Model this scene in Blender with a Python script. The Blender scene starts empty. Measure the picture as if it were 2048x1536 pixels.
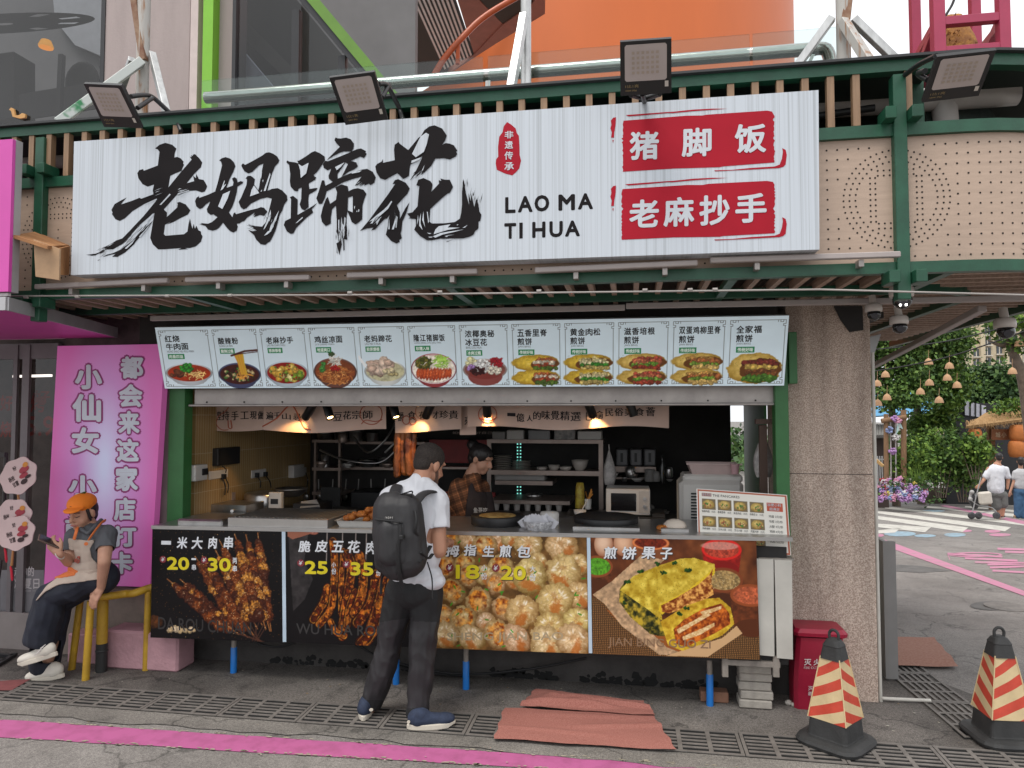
import bpy,bmesh,math,random
import numpy as np
from mathutils import Vector,Matrix
from mathutils.geometry import tessellate_polygon
SC=bpy.context.scene
COL=SC.collection
R=math.radians
random.seed(7)
rng=np.random.default_rng(7)

# ------------------------------------------------------------------ camera
CAM_F,CAM_H,CAM_D,CAM_YAW,CAM_PIT=1420.0,1.80,4.53,R(9.5),R(2.5)
cam_d=bpy.data.cameras.new('camera')
cam=bpy.data.objects.new('camera',cam_d);COL.objects.link(cam)
cam.location=(0,-CAM_D,CAM_H)
cam.rotation_euler=(math.pi/2 + CAM_PIT,0,CAM_YAW)
cam_d.sensor_width=36;cam_d.lens=CAM_F/2048*36
cam_d.clip_start=0.05;cam_d.clip_end=1000
SC.camera=cam
# ------------------------------------------------------------------ sky: overcast
w=bpy.data.worlds.new('World');SC.world=w;w.use_nodes=True
nt=w.node_tree;nt.nodes.clear()
def nn(t,**k):
    n=nt.nodes.new(t)
    for a,b in k.items():setattr(n,a,b)
    return n
sky=nn('ShaderNodeTexSky',sky_type='NISHITA',sun_disc=False,sun_elevation=R(66),sun_rotation=R(150),air_density=1.2,dust_density=3.0)
tc=nn('ShaderNodeTexCoord')
nz=nn('ShaderNodeTexNoise');nz.inputs['Scale'].default_value=2.2;nz.inputs['Detail'].default_value=5
cr=nn('ShaderNodeValToRGB');cr.color_ramp.elements[0].position=.3;cr.color_ramp.elements[0].color=(.80,.84,.90,1)
cr.color_ramp.elements[1].position=.7;cr.color_ramp.elements[1].color=(1.0,1.0,1.0,1)
bg1=nn('ShaderNodeBackground');bg1.inputs['Strength'].default_value=.05
bg2=nn('ShaderNodeBackground');bg2.inputs['Strength'].default_value=0.86
mx=nn('ShaderNodeMixShader');mx.inputs[0].default_value=.88
ow=nn('ShaderNodeOutputWorld')
L=nt.links.new
L(tc.outputs['Generated'],nz.inputs['Vector']);L(nz.outputs['Fac'],cr.inputs['Fac'])
L(cr.outputs['Color'],bg2.inputs['Color']);L(sky.outputs['Color'],bg1.inputs['Color'])
L(bg1.outputs[0],mx.inputs[1]);L(bg2.outputs[0],mx.inputs[2]);L(mx.outputs[0],ow.inputs['Surface'])
sl=bpy.data.lights.new('sun','SUN');sl.energy=1.5;sl.angle=R(28);sl.color=(1,.96,.9)
so=bpy.data.objects.new('sun',sl);COL.objects.link(so);so.rotation_euler=(R(24),0,R(-28));so.location=(0,-5,12)
SC.view_settings.view_transform='Standard';SC.view_settings.look='None'
SC.view_settings.exposure=0.8;SC.view_settings.gamma=1.0
SC.cycles.use_denoising=True
SC.cycles.max_bounces=7;SC.cycles.transparent_max_bounces=12

# ------------------------------------------------------------------ measuring: photo pixel -> point on a real plane
_f=Vector((-math.sin(CAM_YAW)*math.cos(CAM_PIT),math.cos(CAM_YAW)*math.cos(CAM_PIT),math.sin(CAM_PIT)))
_r=Vector((math.cos(CAM_YAW),math.sin(CAM_YAW),0));_u=_r.cross(_f)
_C=Vector((0,-CAM_D,CAM_H))
def ray(x,y):return _f + _r*((x-1024)/CAM_F) - _u*((y-768)/CAM_F)
def P(x,y,Y=0.0):
    d=ray(x,y);return _C + d*((Y-_C.y)/d.y)
def PP(x,y,p0,n):
    d=ray(x,y);n=Vector(n);return _C + d*((Vector(p0)-_C).dot(n)/d.dot(n))
def gz(x,y):   # the street falls away behind the corner of the kiosk
    return -0.062*max(0.0,y-1.2) if y < 30 else -0.062*28.8
def G(x,y,dz=0.0):
    d=ray(x,y);z=0.0
    for _ in range(40):
        p=_C + d*((z+dz-_C.z)/d.z);z=0.5*z+0.5*gz(p.x,p.y)
    return p

# ------------------------------------------------------------------ materials
def lin(c):
    c=[x/255 if max(c) > 1.001 else x for x in c[:3]]
    return tuple(x/12.92 if x <= .04045 else ((x+.055)/1.055)**2.4 for x in c)
_mats={}
def M(name,col,rough=.6,metal=0.0,var=.12,scale=6.0,col2=None,bump=0.0,bscale=80.0,stretch=None,emit=None,estr=0.0,spec=.5,detail=4,thr=(.4,.6),streak=None,trans=0.0,coat=0.0):
    """linear base colour with noise variation; col2 = second colour in noise patches; stretch=(x,y,z) noise stretch"""
    if name in _mats:return _mats[name]
    m=bpy.data.materials.new(name);m.use_nodes=True;_mats[name]=m
    t=m.node_tree;b=t.nodes['Principled BSDF'];N=t.nodes.new;K=t.links.new
    b.inputs['Roughness'].default_value=rough;b.inputs['Metallic'].default_value=metal
    b.inputs['Specular IOR Level'].default_value=spec
    if coat:b.inputs['Coat Weight'].default_value=coat;b.inputs['Coat Roughness'].default_value=.1
    if trans:b.inputs['Transmission Weight'].default_value=trans
    tcn=N('ShaderNodeTexCoord');vec=tcn.outputs['Object']
    if stretch:
        mp=N('ShaderNodeMapping');mp.inputs['Scale'].default_value=stretch;K(vec,mp.inputs['Vector']);vec2=mp.outputs[0]
    else:vec2=vec
    no=N('ShaderNodeTexNoise');no.inputs['Scale'].default_value=scale;no.inputs['Detail'].default_value=detail;no.inputs['Roughness'].default_value=.6
    K(vec2,no.inputs['Vector'])
    r=N('ShaderNodeValToRGB');e=r.color_ramp.elements
    if col2 is None:
        e[0].position,e[1].position=.25,.75
        e[0].color=(*[max(0,c*(1-var)) for c in col],1);e[1].color=(*[min(1,c*(1+var)) for c in col],1)
    else:
        e[0].position,e[1].position=thr;e[0].color=(*col,1);e[1].color=(*col2,1)
    K(no.outputs['Fac'],r.inputs['Fac']);out=r.outputs[0]
    K(out,b.inputs['Base Color'])
    if bump:
        nb=N('ShaderNodeTexNoise');nb.inputs['Scale'].default_value=bscale;nb.inputs['Detail'].default_value=3;K(vec,nb.inputs['Vector'])
        bp=N('ShaderNodeBump');bp.inputs['Strength'].default_value=bump;bp.inputs['Distance'].default_value=.35/bscale
        K(nb.outputs['Fac'],bp.inputs['Height']);K(bp.outputs[0],b.inputs['Normal'])
    if emit is not None:
        b.inputs['Emission Color'].default_value=(*emit,1);b.inputs['Emission Strength'].default_value=estr
    return m
def MC(name,rough=.4,estr=0.0,spec=.4,bump=0.0):
    """printed picture or dyed cloth: colour comes from the mesh's colour attribute"""
    if name in _mats:return _mats[name]
    m=bpy.data.materials.new(name);m.use_nodes=True;_mats[name]=m
    t=m.node_tree;b=t.nodes['Principled BSDF']
    a=t.nodes.new('ShaderNodeAttribute');a.attribute_name='Col'
    t.links.new(a.outputs['Color'],b.inputs['Base Color']);b.inputs['Roughness'].default_value=rough
    b.inputs['Specular IOR Level'].default_value=spec
    if estr:
        t.links.new(a.outputs['Color'],b.inputs['Emission Color']);b.inputs['Emission Strength'].default_value=estr
    if bump:
        nb=t.nodes.new('ShaderNodeTexNoise');nb.inputs['Scale'].default_value=120
        bp=t.nodes.new('ShaderNodeBump');bp.inputs['Strength'].default_value=bump;bp.inputs['Distance'].default_value=.01
        t.links.new(nb.outputs['Fac'],bp.inputs['Height']);t.links.new(bp.outputs[0],b.inputs['Normal'])
    return m
def GLASS(name,col=(.9,.95,.95),mixf=.85,rough=.02):
    """thin architectural glass: mostly clear, glossy by fresnel"""
    if name in _mats:return _mats[name]
    m=bpy.data.materials.new(name);m.use_nodes=True;_mats[name]=m
    t=m.node_tree;t.nodes.remove(t.nodes['Principled BSDF']);o=t.nodes['Material Output']
    tr=t.nodes.new('ShaderNodeBsdfTransparent');tr.inputs[0].default_value=(*col,1)
    gl=t.nodes.new('ShaderNodeBsdfGlossy');gl.inputs['Roughness'].default_value=rough
    lw=t.nodes.new('ShaderNodeLayerWeight');lw.inputs['Blend'].default_value=1-mixf
    ad=t.nodes.new('ShaderNodeMath');ad.operation='MULTIPLY_ADD';ad.inputs[1].default_value=.9;ad.inputs[2].default_value=.025+.06*(1-mixf)
    mm=t.nodes.new('ShaderNodeMixShader')
    pw_=t.nodes.new('ShaderNodeMath');pw_.operation='POWER';pw_.inputs[1].default_value=3.2;lw.inputs['Blend'].default_value=.5;t.links.new(lw.outputs['Facing'],pw_.inputs[0]);t.links.new(pw_.outputs[0],ad.inputs[0]);t.links.new(ad.outputs[0],mm.inputs[0])
    t.links.new(tr.outputs[0],mm.inputs[1]);t.links.new(gl.outputs[0],mm.inputs[2]);t.links.new(mm.outputs[0],o.inputs['Surface'])
    return m

# ------------------------------------------------------------------ objects
def tag(o,label=None,cat=None,group=None,kind=None):
    if label:o['label']=label
    if cat:o['category']=cat
    if group:o['group']=group
    if kind:o['kind']=kind
    return o
def thing(name,loc,label,cat,group=None,rotz=0.0):
    o=bpy.data.objects.new(name,None);COL.objects.link(o);o.location=loc;o.rotation_euler=(0,0,rotz)
    o.empty_display_size=.1
    return tag(o,label,cat,group)
def origin_of(o):
    v=Vector((0,0,0))
    while o:v += Vector(o.location);o=o.parent
    return v
def copy_tree(o,parent=None):
    c=o.copy();COL.objects.link(c)
    if parent:c.parent=parent
    for ch in [x for x in COL.objects if x.parent == o]:copy_tree(ch,c)
    return c
class MB:
    """collects faces; build() links ONE mesh object (world coordinates in, origin at its parent or its own base)"""
    def __init__(s):s.v,s.f,s.mi,s.sm=[],[],[],[]
    def add(s,verts,faces,mi=0,smooth=False):
        n=len(s.v);s.v += [tuple(p) for p in verts]
        for f in faces:s.f.append(tuple(i+n for i in f));s.mi.append(mi);s.sm.append(smooth)
        return s
    def box(s,a,b,mi=0,bev=0.0):
        x0,y0,z0=[min(p,q) for p,q in zip(a,b)];x1,y1,z1=[max(p,q) for p,q in zip(a,b)]
        c=Vector(((x0+x1)/2,(y0+y1)/2,(z0+z1)/2))
        return s.obox(c,(1,0,0),(0,1,0),(x1-x0)/2,(y1-y0)/2,(z1-z0)/2,mi,bev)
    def obox(s,c,ax,ay,hx,hy,hz,mi=0,bev=0.0):
        c=Vector(c);ax=Vector(ax).normalized();ay=Vector(ay).normalized();az=ax.cross(ay).normalized()
        if bev <= 0:
            vs=[c+ax*hx*i+ay*hy*j+az*hz*k for k in (-1,1) for j in (-1,1) for i in (-1,1)]
            return s.add(vs,[(0,2,3,1),(4,5,7,6),(0,1,5,4),(2,6,7,3),(0,4,6,2),(1,3,7,5)],mi)
        b=min(bev,hx*.95,hy*.95,hz*.95);vs=[];idx={}
        for k in (-1,1):
            for j in (-1,1):
                for i in (-1,1):
                    for t in range(3):
                        h=[hx-b,hy-b,hz-b];h[t] += b
                        idx[(i,j,k,t)]=len(vs);vs.append(c+ax*h[0]*i+ay*h[1]*j+az*h[2]*k)
        fs=[]
        q=[(-1,-1),(1,-1),(1,1),(-1,1)]
        for sg in (-1,1):
            for t in range(3):
                o1,o2=[(1,2),(2,0),(0,1)][t];loop=[]
                for (m,n) in q:
                    d=[0,0,0];d[t]=sg;d[o1]=m;d[o2]=n;loop.append(idx[(d[0],d[1],d[2],t)])
                fs.append(tuple(loop if sg > 0 else loop[::-1]))
        for t in range(3):
            o1,o2=[(1,2),(2,0),(0,1)][t]
            for m in (-1,1):
                for n in (-1,1):
                    d0=[0,0,0];d1=[0,0,0];d0[o1]=d1[o1]=m;d0[o2]=d1[o2]=n;d0[t]=-1;d1[t]=1
                    fq=(idx[(*d0,o1)],idx[(*d1,o1)],idx[(*d1,o2)],idx[(*d0,o2)])
                    fs.append(fq if m*n < 0 else fq[::-1])
        for i in (-1,1):
            for j in (-1,1):
                for k in (-1,1):
                    f3=(idx[(i,j,k,0)],idx[(i,j,k,1)],idx[(i,j,k,2)])
                    fs.append(f3 if i*j*k > 0 else f3[::-1])
        return s.add(vs,fs,mi)
    def bar(s,p0,p1,wx,wy,up=(0,0,1),mi=0,bev=0.0):
        p0,p1=Vector(p0),Vector(p1);d=(p1-p0);ln=d.length;d.normalize()
        upv=Vector(up)
        if abs(d.dot(upv)) > .98:upv=Vector((0,1,0))
        sx=d.cross(upv).normalized()
        return s.obox((p0+p1)/2,d,sx,ln/2,wx/2,wy/2,mi,bev)
    def tube(s,pts,r,n=10,mi=0,caps=True,smooth=True,flat=1.0):
        pts=[Vector(p) for p in pts];rs=r if isinstance(r,(list,tuple)) else [r]*len(pts)
        rings=[];prev=None
        for i,p in enumerate(pts):
            d=(pts[min(i+1,len(pts)-1)]-pts[max(i-1,0)]).normalized()
            if prev is None:
                a=d.cross(Vector((0,0,1)) if abs(d.z) < .95 else Vector((0,1,0))).normalized()
            else:
                a=(prev-d*prev.dot(d)).normalized()
            b=d.cross(a);prev=a
            rings.append([p+(a*math.cos(t)+b*math.sin(t)*flat)*rs[i] for t in [2*math.pi*k/n for k in range(n)]])
        vs=[v for rg in rings for v in rg];fs=[]
        for i in range(len(pts)-1):
            for k in range(n):
                fs.append((i*n+k,i*n+(k+1) % n,(i+1)*n+(k+1) % n,(i+1)*n+k))
        s.add(vs,fs,mi,smooth)
        if caps:
            s.add(rings[0],[tuple(range(n))[::-1]],mi);s.add(rings[-1],[tuple(range(n))],mi)
        return s
    def cyl(s,p0,p1,r0,r1=None,n=16,mi=0,caps=True):
        return s.tube([p0,p1],[r0,r0 if r1 is None else r1],n,mi,caps)
    def lathe(s,c,prof,n=20,mi=0,axis=(0,0,1),smooth=True):
        c=Vector(c);az=Vector(axis).normalized();ax=az.orthogonal().normalized();ay=az.cross(ax);vs=[];fs=[]
        for (r,h) in prof:
            for k in range(n):
                t=2*math.pi*k/n;vs.append(c+az*h+(ax*math.cos(t)+ay*math.sin(t))*r)
        for i in range(len(prof)-1):
            for k in range(n):fs.append((i*n+k,i*n+(k+1) % n,(i+1)*n+(k+1) % n,(i+1)*n+k))
        return s.add(vs,fs,mi,smooth)
    def ell(s,c,rx,ry,rz,mi=0,nu=14,nv=9,rot=None,jit=0.0):
        c=Vector(c);vs=[];fs=[]
        for j in range(nv+1):
            ph=math.pi*j/nv
            for i in range(nu):
                t=2*math.pi*i/nu;k=1+random.uniform(-jit,jit)
                p=Vector((rx*math.sin(ph)*math.cos(t),ry*math.sin(ph)*math.sin(t),rz*math.cos(ph)))*k
                if rot:p=rot @ p
                vs.append(c+p)
        for j in range(nv):
            for i in range(nu):
                fs.append((j*nu+i,(j+1)*nu+i,(j+1)*nu+(i+1) % nu,j*nu+(i+1) % nu))
        return s.add(vs,fs,mi,True)
    def poly(s,pts,mi=0,depth=None):
        """planar polygon; depth = vector to extrude along"""
        pts=[Vector(p) for p in pts]
        tris=tessellate_polygon([pts]);n=len(pts)
        nrm=Vector((0,0,0))
        for i in range(n):nrm += pts[i].cross(pts[(i+1) % n])
        fs=[]
        for t in tris:
            a,b,c=[pts[i] for i in t]
            fs.append(tuple(t) if (b-a).cross(c-a).dot(nrm) >= 0 else tuple(t[::-1]))
        s.add(pts,fs,mi)
        if depth is not None:
            d=Vector(depth);back=[p+d for p in pts]
            s.add(back,[f[::-1] for f in fs],mi)
            s.add(pts+back,[(i,n+i,n+(i+1) % n,(i+1) % n) for i in range(n)],mi)
        return s
    def quad(s,a,b,c,d,mi=0):return s.add([a,b,c,d],[(0,1,2,3)],mi)
    def build(s,name,mats,parent=None,own_origin=True):
        me=bpy.data.meshes.new(name)
        vs=np.array([tuple(v) for v in s.v],dtype=float)
        if parent is not None:off=np.array(origin_of(parent));loc=(0,0,0)
        else:
            lo,hi=vs.min(0),vs.max(0);off=np.array([(lo[0]+hi[0])/2,(lo[1]+hi[1])/2,lo[2]]);loc=tuple(off)
        me.from_pydata((vs-off).tolist(),[],s.f)
        for m in (mats if isinstance(mats,(list,tuple)) else [mats]):me.materials.append(m)
        me.polygons.foreach_set('material_index',s.mi);me.polygons.foreach_set('use_smooth',s.sm)
        me.update()
        o=bpy.data.objects.new(name,me);COL.objects.link(o);o.location=loc
        if parent is not None:o.parent=parent
        return o
def auto_normals(o):
    bm=bmesh.new();bm.from_mesh(o.data);bmesh.ops.recalc_face_normals(bm,faces=bm.faces);bm.to_mesh(o.data);bm.free()
    return o
def curve_pts(pts,sub=6):
    """Catmull-Rom through points"""
    pts=[Vector(p) for p in pts];out=[]
    for i in range(len(pts)-1):
        p0,p1,p2,p3=pts[max(i-1,0)],pts[i],pts[i+1],pts[min(i+2,len(pts)-1)]
        for k in range(sub):
            t=k/sub
            out.append(.5*((2*p1)+(p2-p0)*t+(2*p0-5*p1+4*p2-p3)*t*t+(3*p1-p0-3*p2+p3)*t**3))
    out.append(pts[-1]);return out

# ------------------------------------------------------------------ writing
_gl={}
def glyphs(s,bold=0.0,spacing=1.0,shear=0.0):
    key=(s,bold,spacing,shear)
    if key in _gl:return _gl[key]
    cu=bpy.data.curves.new('t','FONT');cu.body=s;cu.offset=bold;cu.space_character=spacing;cu.shear=shear;cu.resolution_u=3
    o=bpy.data.objects.new('t',cu);COL.objects.link(o)
    me=bpy.data.meshes.new_from_object(o.evaluated_get(bpy.context.evaluated_depsgraph_get()))
    vs=np.array([v.co[:2] for v in me.vertices]);fs=[tuple(p.vertices) for p in me.polygons]
    bpy.data.objects.remove(o);bpy.data.curves.remove(cu);bpy.data.meshes.remove(me)
    lo,hi=vs.min(0),vs.max(0);vs=(vs-lo)/np.maximum(hi-lo,1e-6)
    out=[]
    for f in fs:
        a,b,c=vs[f[0]],vs[f[1]],vs[f[2]]
        cr_=(b[0]-a[0])*(c[1]-a[1])-(b[1]-a[1])*(c[0]-a[0])
        out.append(f if cr_ >= 0 else f[::-1])
    _gl[key]=(vs,out);return _gl[key]
def txt(mb,s,quad,bold=.0,mi=0,proud=.0,spacing=1.0,shear=0.0):
    """stretch string over the world quad (bottom-left, bottom-right, top-right, top-left); bold = stroke growth as a share of one letter, struck by shifted copies"""
    vs,fs=glyphs(s,0.0,spacing,shear);a,b,c,d=[Vector(q) for q in quad]
    n=(b-a).cross(d-a).normalized();nl=max(1,len(s))
    if bold <= 0:offs=[(0,0)]
    else:offs=[(0,0)]+[(bold*math.cos(6.2832*k/8),bold*math.sin(6.2832*k/8)) for k in range(8)]
    bx_,by_=max(bold,0)/nl,max(bold,0)
    for k,(ox,oy) in enumerate(offs):
        pr=proud-k*.00003;ox /= nl
        out=[]
        for u,v in vs:
            u=bx_+u*(1-2*bx_)+ox;v=by_+v*(1-2*by_)+oy
            out.append(a*(1-u)*(1-v)+b*u*(1-v)+c*u*v+d*(1-u)*v+n*pr)
        mb.add(out,fs,mi)
def pxquad(x0,y0,x1,y1,Y=0.0,slope0=0.0,slope1=0.0):
    """photo rectangle (x0,y0 top-left .. x1,y1 bottom-right at left edge; slopes in px over its width) on plane y=Y"""
    return [P(x0,y1,Y),P(x1,y1+slope1,Y),P(x1,y0+slope0,Y),P(x0,y0,Y)]
def qsub(q,u0,v0,u1,v1):
    a,b,c,d=[Vector(x) for x in q]
    f=lambda u,v:a*(1-u)*(1-v)+b*u*(1-v)+c*u*v+d*(1-u)*v
    return [f(u0,v0),f(u1,v0),f(u1,v1),f(u0,v1)]
# ------------------------------------------------------------------ printed pictures: colour grids
def s2l(a):return np.where(a <= .04045,a/12.92,((np.maximum(a,0)+.055)/1.055)**2.4)
def picture(name,img,quad,mat,parent,proud=0.0):
    """img: HxWx3 sRGB 0..1 (row 0 = top) laid over the quad as vertex colours"""
    h,w_=img.shape[:2];a,b,c,d=[np.array(q) for q in quad]
    n=np.cross(b-a,d-a);n=n/np.linalg.norm(n)*proud
    u=np.linspace(0,1,w_)[None,:,None];v=np.linspace(1,0,h)[:,None,None]
    p=a*(1-u)*(1-v)+b*u*(1-v)+c*u*v+d*(1-u)*v+n
    off=np.array(origin_of(parent)) if parent else np.zeros(3)
    p=(p-off).reshape(-1,3)
    i=np.arange(h*w_).reshape(h,w_)
    f=np.stack([i[1:,:-1],i[1:,1:],i[:-1,1:],i[:-1,:-1]],-1).reshape(-1,4)
    me=bpy.data.meshes.new(name)
    me.vertices.add(len(p));me.vertices.foreach_set('co',p.ravel())
    me.loops.add(f.size);me.loops.foreach_set('vertex_index',f.ravel())
    me.polygons.add(len(f));me.polygons.foreach_set('loop_start',np.arange(0,f.size,4));me.polygons.foreach_set('loop_total',np.full(len(f),4))
    me.update(calc_edges=True)
    ca=me.color_attributes.new('Col','FLOAT_COLOR','POINT')
    cc=np.ones((len(p),4),dtype=np.float32);cc[:,:3]=s2l(np.clip(img,0,1)).reshape(-1,3);ca.data.foreach_set('color',cc.ravel())
    me.materials.append(mat)
    o=bpy.data.objects.new(name,me);COL.objects.link(o)
    if parent:o.parent=parent
    return o
def vnoise(h,w_,cell,seed=0):
    r_=np.random.default_rng(seed);gh,gw=int(h/cell)+3,int(w_/cell)+3
    g=r_.random((gh,gw));y=np.arange(h)/cell;x=np.arange(w_)/cell
    yi,xi=y.astype(int),x.astype(int);fy=(y-yi);fx=(x-xi);fy=fy*fy*(3-2*fy);fx=fx*fx*(3-2*fx)
    fy,fx=fy[:,None],fx[None,:]
    A=g[np.ix_(yi,xi)];B=g[np.ix_(yi,xi+1)];C_=g[np.ix_(yi+1,xi)];D_=g[np.ix_(yi+1,xi+1)]
    return (A*(1-fx)+B*fx)*(1-fy)+(C_*(1-fx)+D_*fx)*fy
def fbm(h,w_,cell,seed=0,oct=4):
    o=np.zeros((h,w_));a=.5;t=0
    for k in range(oct):
        if cell < 1:break
        o += a*vnoise(h,w_,cell,seed+k*17);t += a;a *= .55;cell /= 2
    return o/t
class Art:
    """small raster painter used for the printed food pictures"""
    def __init__(s,h,w_,bg):s.h,s.w=h,w_;s.im=np.ones((h,w_,3))*np.array(bg)/255.;s.y,s.x=np.mgrid[0:h,0:w_].astype(float);s.sd=0
    def n(s,cell,oct=3):s.sd += 1;return fbm(s.h,s.w,cell,s.sd*31,oct)
    def put(s,m,c):
        m=np.clip(m,0,1)[...,None];c=np.asarray(c,float)
        if c.ndim == 1:c=c/255.
        s.im=s.im*(1-m)+c*m
    def emask(s,cx,cy,rx,ry,a=0.0,soft=1.0,wob=0.0,cell=8):
        dx,dy=s.x-cx,s.y-cy;ca,sa=math.cos(a),math.sin(a)
        u,v=(dx*ca+dy*sa)/rx,(-dx*sa+dy*ca)/ry;d=np.sqrt(u*u+v*v)
        if wob:d=d*(1+wob*(s.n(cell)-.5)*2)
        return np.clip((1-d)*min(rx,ry)/soft+.5,0,1),d,u,v
    def ball(s,cx,cy,rx,ry,dark,light,a=0.0,wob=.15,cell=6,noise=.5,spec=0.0,al=1.0):
        m,d,u,v=s.emask(cx,cy,rx,ry,a,1.2,wob,cell)
        sh=np.clip(1-(d**2)*.75-(u*.0)+(-(s.y-cy)/max(rx,ry))*.25-(s.x-cx)/max(rx,ry)*.12,0,1)
        t=np.clip(sh*(1-noise)+noise*(s.n(cell*.6,3)*1.6-.3)*sh**.5*1.2,0,1)[...,None]
        c=np.array(dark)/255.*(1-t)+np.array(light)/255.*t
        if spec:
            sp=np.clip((s.n(3.2,2)-.62)*6,0,1)*np.clip(1-d,0,1)*spec;c=c*(1-sp[...,None])+sp[...,None]*np.array([1,.95,.85])
        s.put(m*al,c)
    def polym(s,pts,soft=0.0):
        pts=np.array(pts,float);m=np.zeros((s.h,s.w),bool);n=len(pts);j=n-1
        for i in range(n):
            xi,yi=pts[i];xj,yj=pts[j]
            cnd=((yi > s.y) != (yj > s.y)) & (s.x < (xj-xi)*(s.y-yi)/(yj-yi+1e-9)+xi);m ^= cnd;j=i
        return m.astype(float)
    def line(s,pts,r,c,al=1.0):
        d=np.full((s.h,s.w),1e9);tt=0
        for (x0,y0),(x1,y1) in zip(pts[:-1],pts[1:]):
            vx,vy=x1-x0,y1-y0;L2=vx*vx+vy*vy+1e-9
            t=np.clip(((s.x-x0)*vx+(s.y-y0)*vy)/L2,0,1);d=np.minimum(d,np.hypot(s.x-x0-t*vx,s.y-y0-t*vy))
        s.put(np.clip(r-d+.5,0,1)*al,c);return d
    def fleck(s,mask,n,c,r=1.0,seed=1):
        q=np.random.default_rng(seed);ys,xs=np.where(mask > .5)
        if len(ys) == 0:return
        for k in q.integers(0,len(ys),n):
            x0,y0=xs[k],ys[k];a,b=max(0,int(y0-3)),max(0,int(x0-3));sl_=(slice(a,y0+4),slice(b,x0+4))
            an=q.uniform(0,3.14);dx,dy=s.x[sl_]-x0,s.y[sl_]-y0;u=dx*math.cos(an)+dy*math.sin(an);v=-dx*math.sin(an)+dy*math.cos(an)
            mm=np.clip(1.2-np.hypot(u/(1.6*r),v/r),0,1)[...,None];cc=np.array(c)/255.*q.uniform(.8,1.1)
            s.im[sl_]=s.im[sl_]*(1-mm)+cc*mm
# ================================================================== SETTING
def rough_ground(name,lo,hi,grain,stain,gs=260.0):
    m=M(name,lo,.88,bump=.9,bscale=gs,spec=.4);t=m.node_tree;b=t.nodes['Principled BSDF'];N=t.nodes.new;K=t.links.new;tcn=N('ShaderNodeTexCoord');cols=None
    def nz_(sc_,det,p0,p1,c0,c1):
        no=N('ShaderNodeTexNoise');no.inputs['Scale'].default_value=sc_;no.inputs['Detail'].default_value=det;no.inputs['Roughness'].default_value=.65;K(tcn.outputs['Object'],no.inputs[0]);r=N('ShaderNodeValToRGB');e=r.color_ramp.elements;e[0].position,e[1].position=p0,p1;e[0].color=(*c0,1);e[1].color=(*c1,1);K(no.outputs['Fac'],r.inputs[0]);return r.outputs[0]
    a=nz_(1.3,10,.32,.70,lo,hi)
    for sc_,det,p0,p1,c0 in ((gs,2,.36,.66,[1-grain]*3),(gs*.35,2,.3,.62,[1-grain*.6]*3),(.55,5,.38,.55,[1-stain]*3),(6.5,9,.30,.48,[1-stain*1.1]*3)):
        mx_=N('ShaderNodeMix');mx_.data_type='RGBA';mx_.blend_type='MULTIPLY';mx_.inputs[0].default_value=1;K(a,mx_.inputs[6]);K(nz_(sc_,det,p0,p1,c0,(1.0+grain*.5 if sc_ > 50 else 1,)*3),mx_.inputs[7]);a=mx_.outputs[2]
    vo=N('ShaderNodeTexVoronoi');vo.feature='DISTANCE_TO_EDGE';vo.inputs['Scale'].default_value=.8;nd=N('ShaderNodeTexNoise');nd.inputs['Scale'].default_value=3;nd.inputs['Detail'].default_value=6;ad=N('ShaderNodeVectorMath');ad.operation='MULTIPLY_ADD';ad.inputs[1].default_value=(.5,.5,.5);K(tcn.outputs['Object'],nd.inputs[0]);K(nd.outputs['Color'],ad.inputs[0]);K(tcn.outputs['Object'],ad.inputs[2]);K(ad.outputs[0],vo.inputs['Vector']);mr=N('ShaderNodeMapRange');mr.inputs[1].default_value=.002;mr.inputs[2].default_value=.010;mr.inputs[3].default_value=.55;K(vo.outputs['Distance'],mr.inputs[0]);vm=N('ShaderNodeVectorMath');vm.operation='SCALE';K(a,vm.inputs[0]);K(mr.outputs[0],vm.inputs['Scale']);K(vm.outputs[0],b.inputs['Base Color']);return m
asph=rough_ground('asphalt',(.195,.177,.163),(.27,.25,.232),.45,.25)
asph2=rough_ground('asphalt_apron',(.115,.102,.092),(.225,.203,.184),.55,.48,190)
conc=rough_ground('concrete_edge',(.17,.155,.14),(.26,.24,.215),.45,.35,170)
pinkp=M('pink_road_paint',(.42,.10,.25),.75,scale=9,col2=(.30,.07,.17),thr=(.45,.75),bump=.4,bscale=220,detail=8)
pitm=M('drain_shade',(.006,.006,.006),1.0)
iron=M('cast_iron',(.15,.135,.122),.7,var=.4,scale=9,bump=.4,bscale=150,detail=10)
def sheet(name,pts,m,dz,kind='structure',sub=1):
    mb=MB();mb.poly([Vector((p[0],p[1],gz(p[0],p[1])+dz)) for p in pts]);o=mb.build(name,m);tag(o,kind=kind);return o
# ground: one sheet to the horizon
mb=MB();xs=[-120,-40,-15,-8,-5,-3,-1,1,2,4,8,15,40,120];ys=[-60,-20,-8,-4,-2,-1,0,1.2,2,4,8,16,22,30,60,150,400]
for y in ys:
    for x in xs:mb.v.append((x,y,gz(x,y)))
nx=len(xs)
for j in range(len(ys)-1):
    for i in range(nx-1):mb.f.append((j*nx+i,j*nx+i+1,(j+1)*nx+i+1,(j+1)*nx+i));mb.mi.append(0);mb.sm.append(False)
tag(mb.build('ground',asph),kind='structure')
sheet('pavement_apron',[(-6,-.58),(2.4,-.58),(2.4,.1),(1.9,1.0),(1.5,1.15),(1.5,.6),(-6,.6)],asph2,.004)
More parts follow.
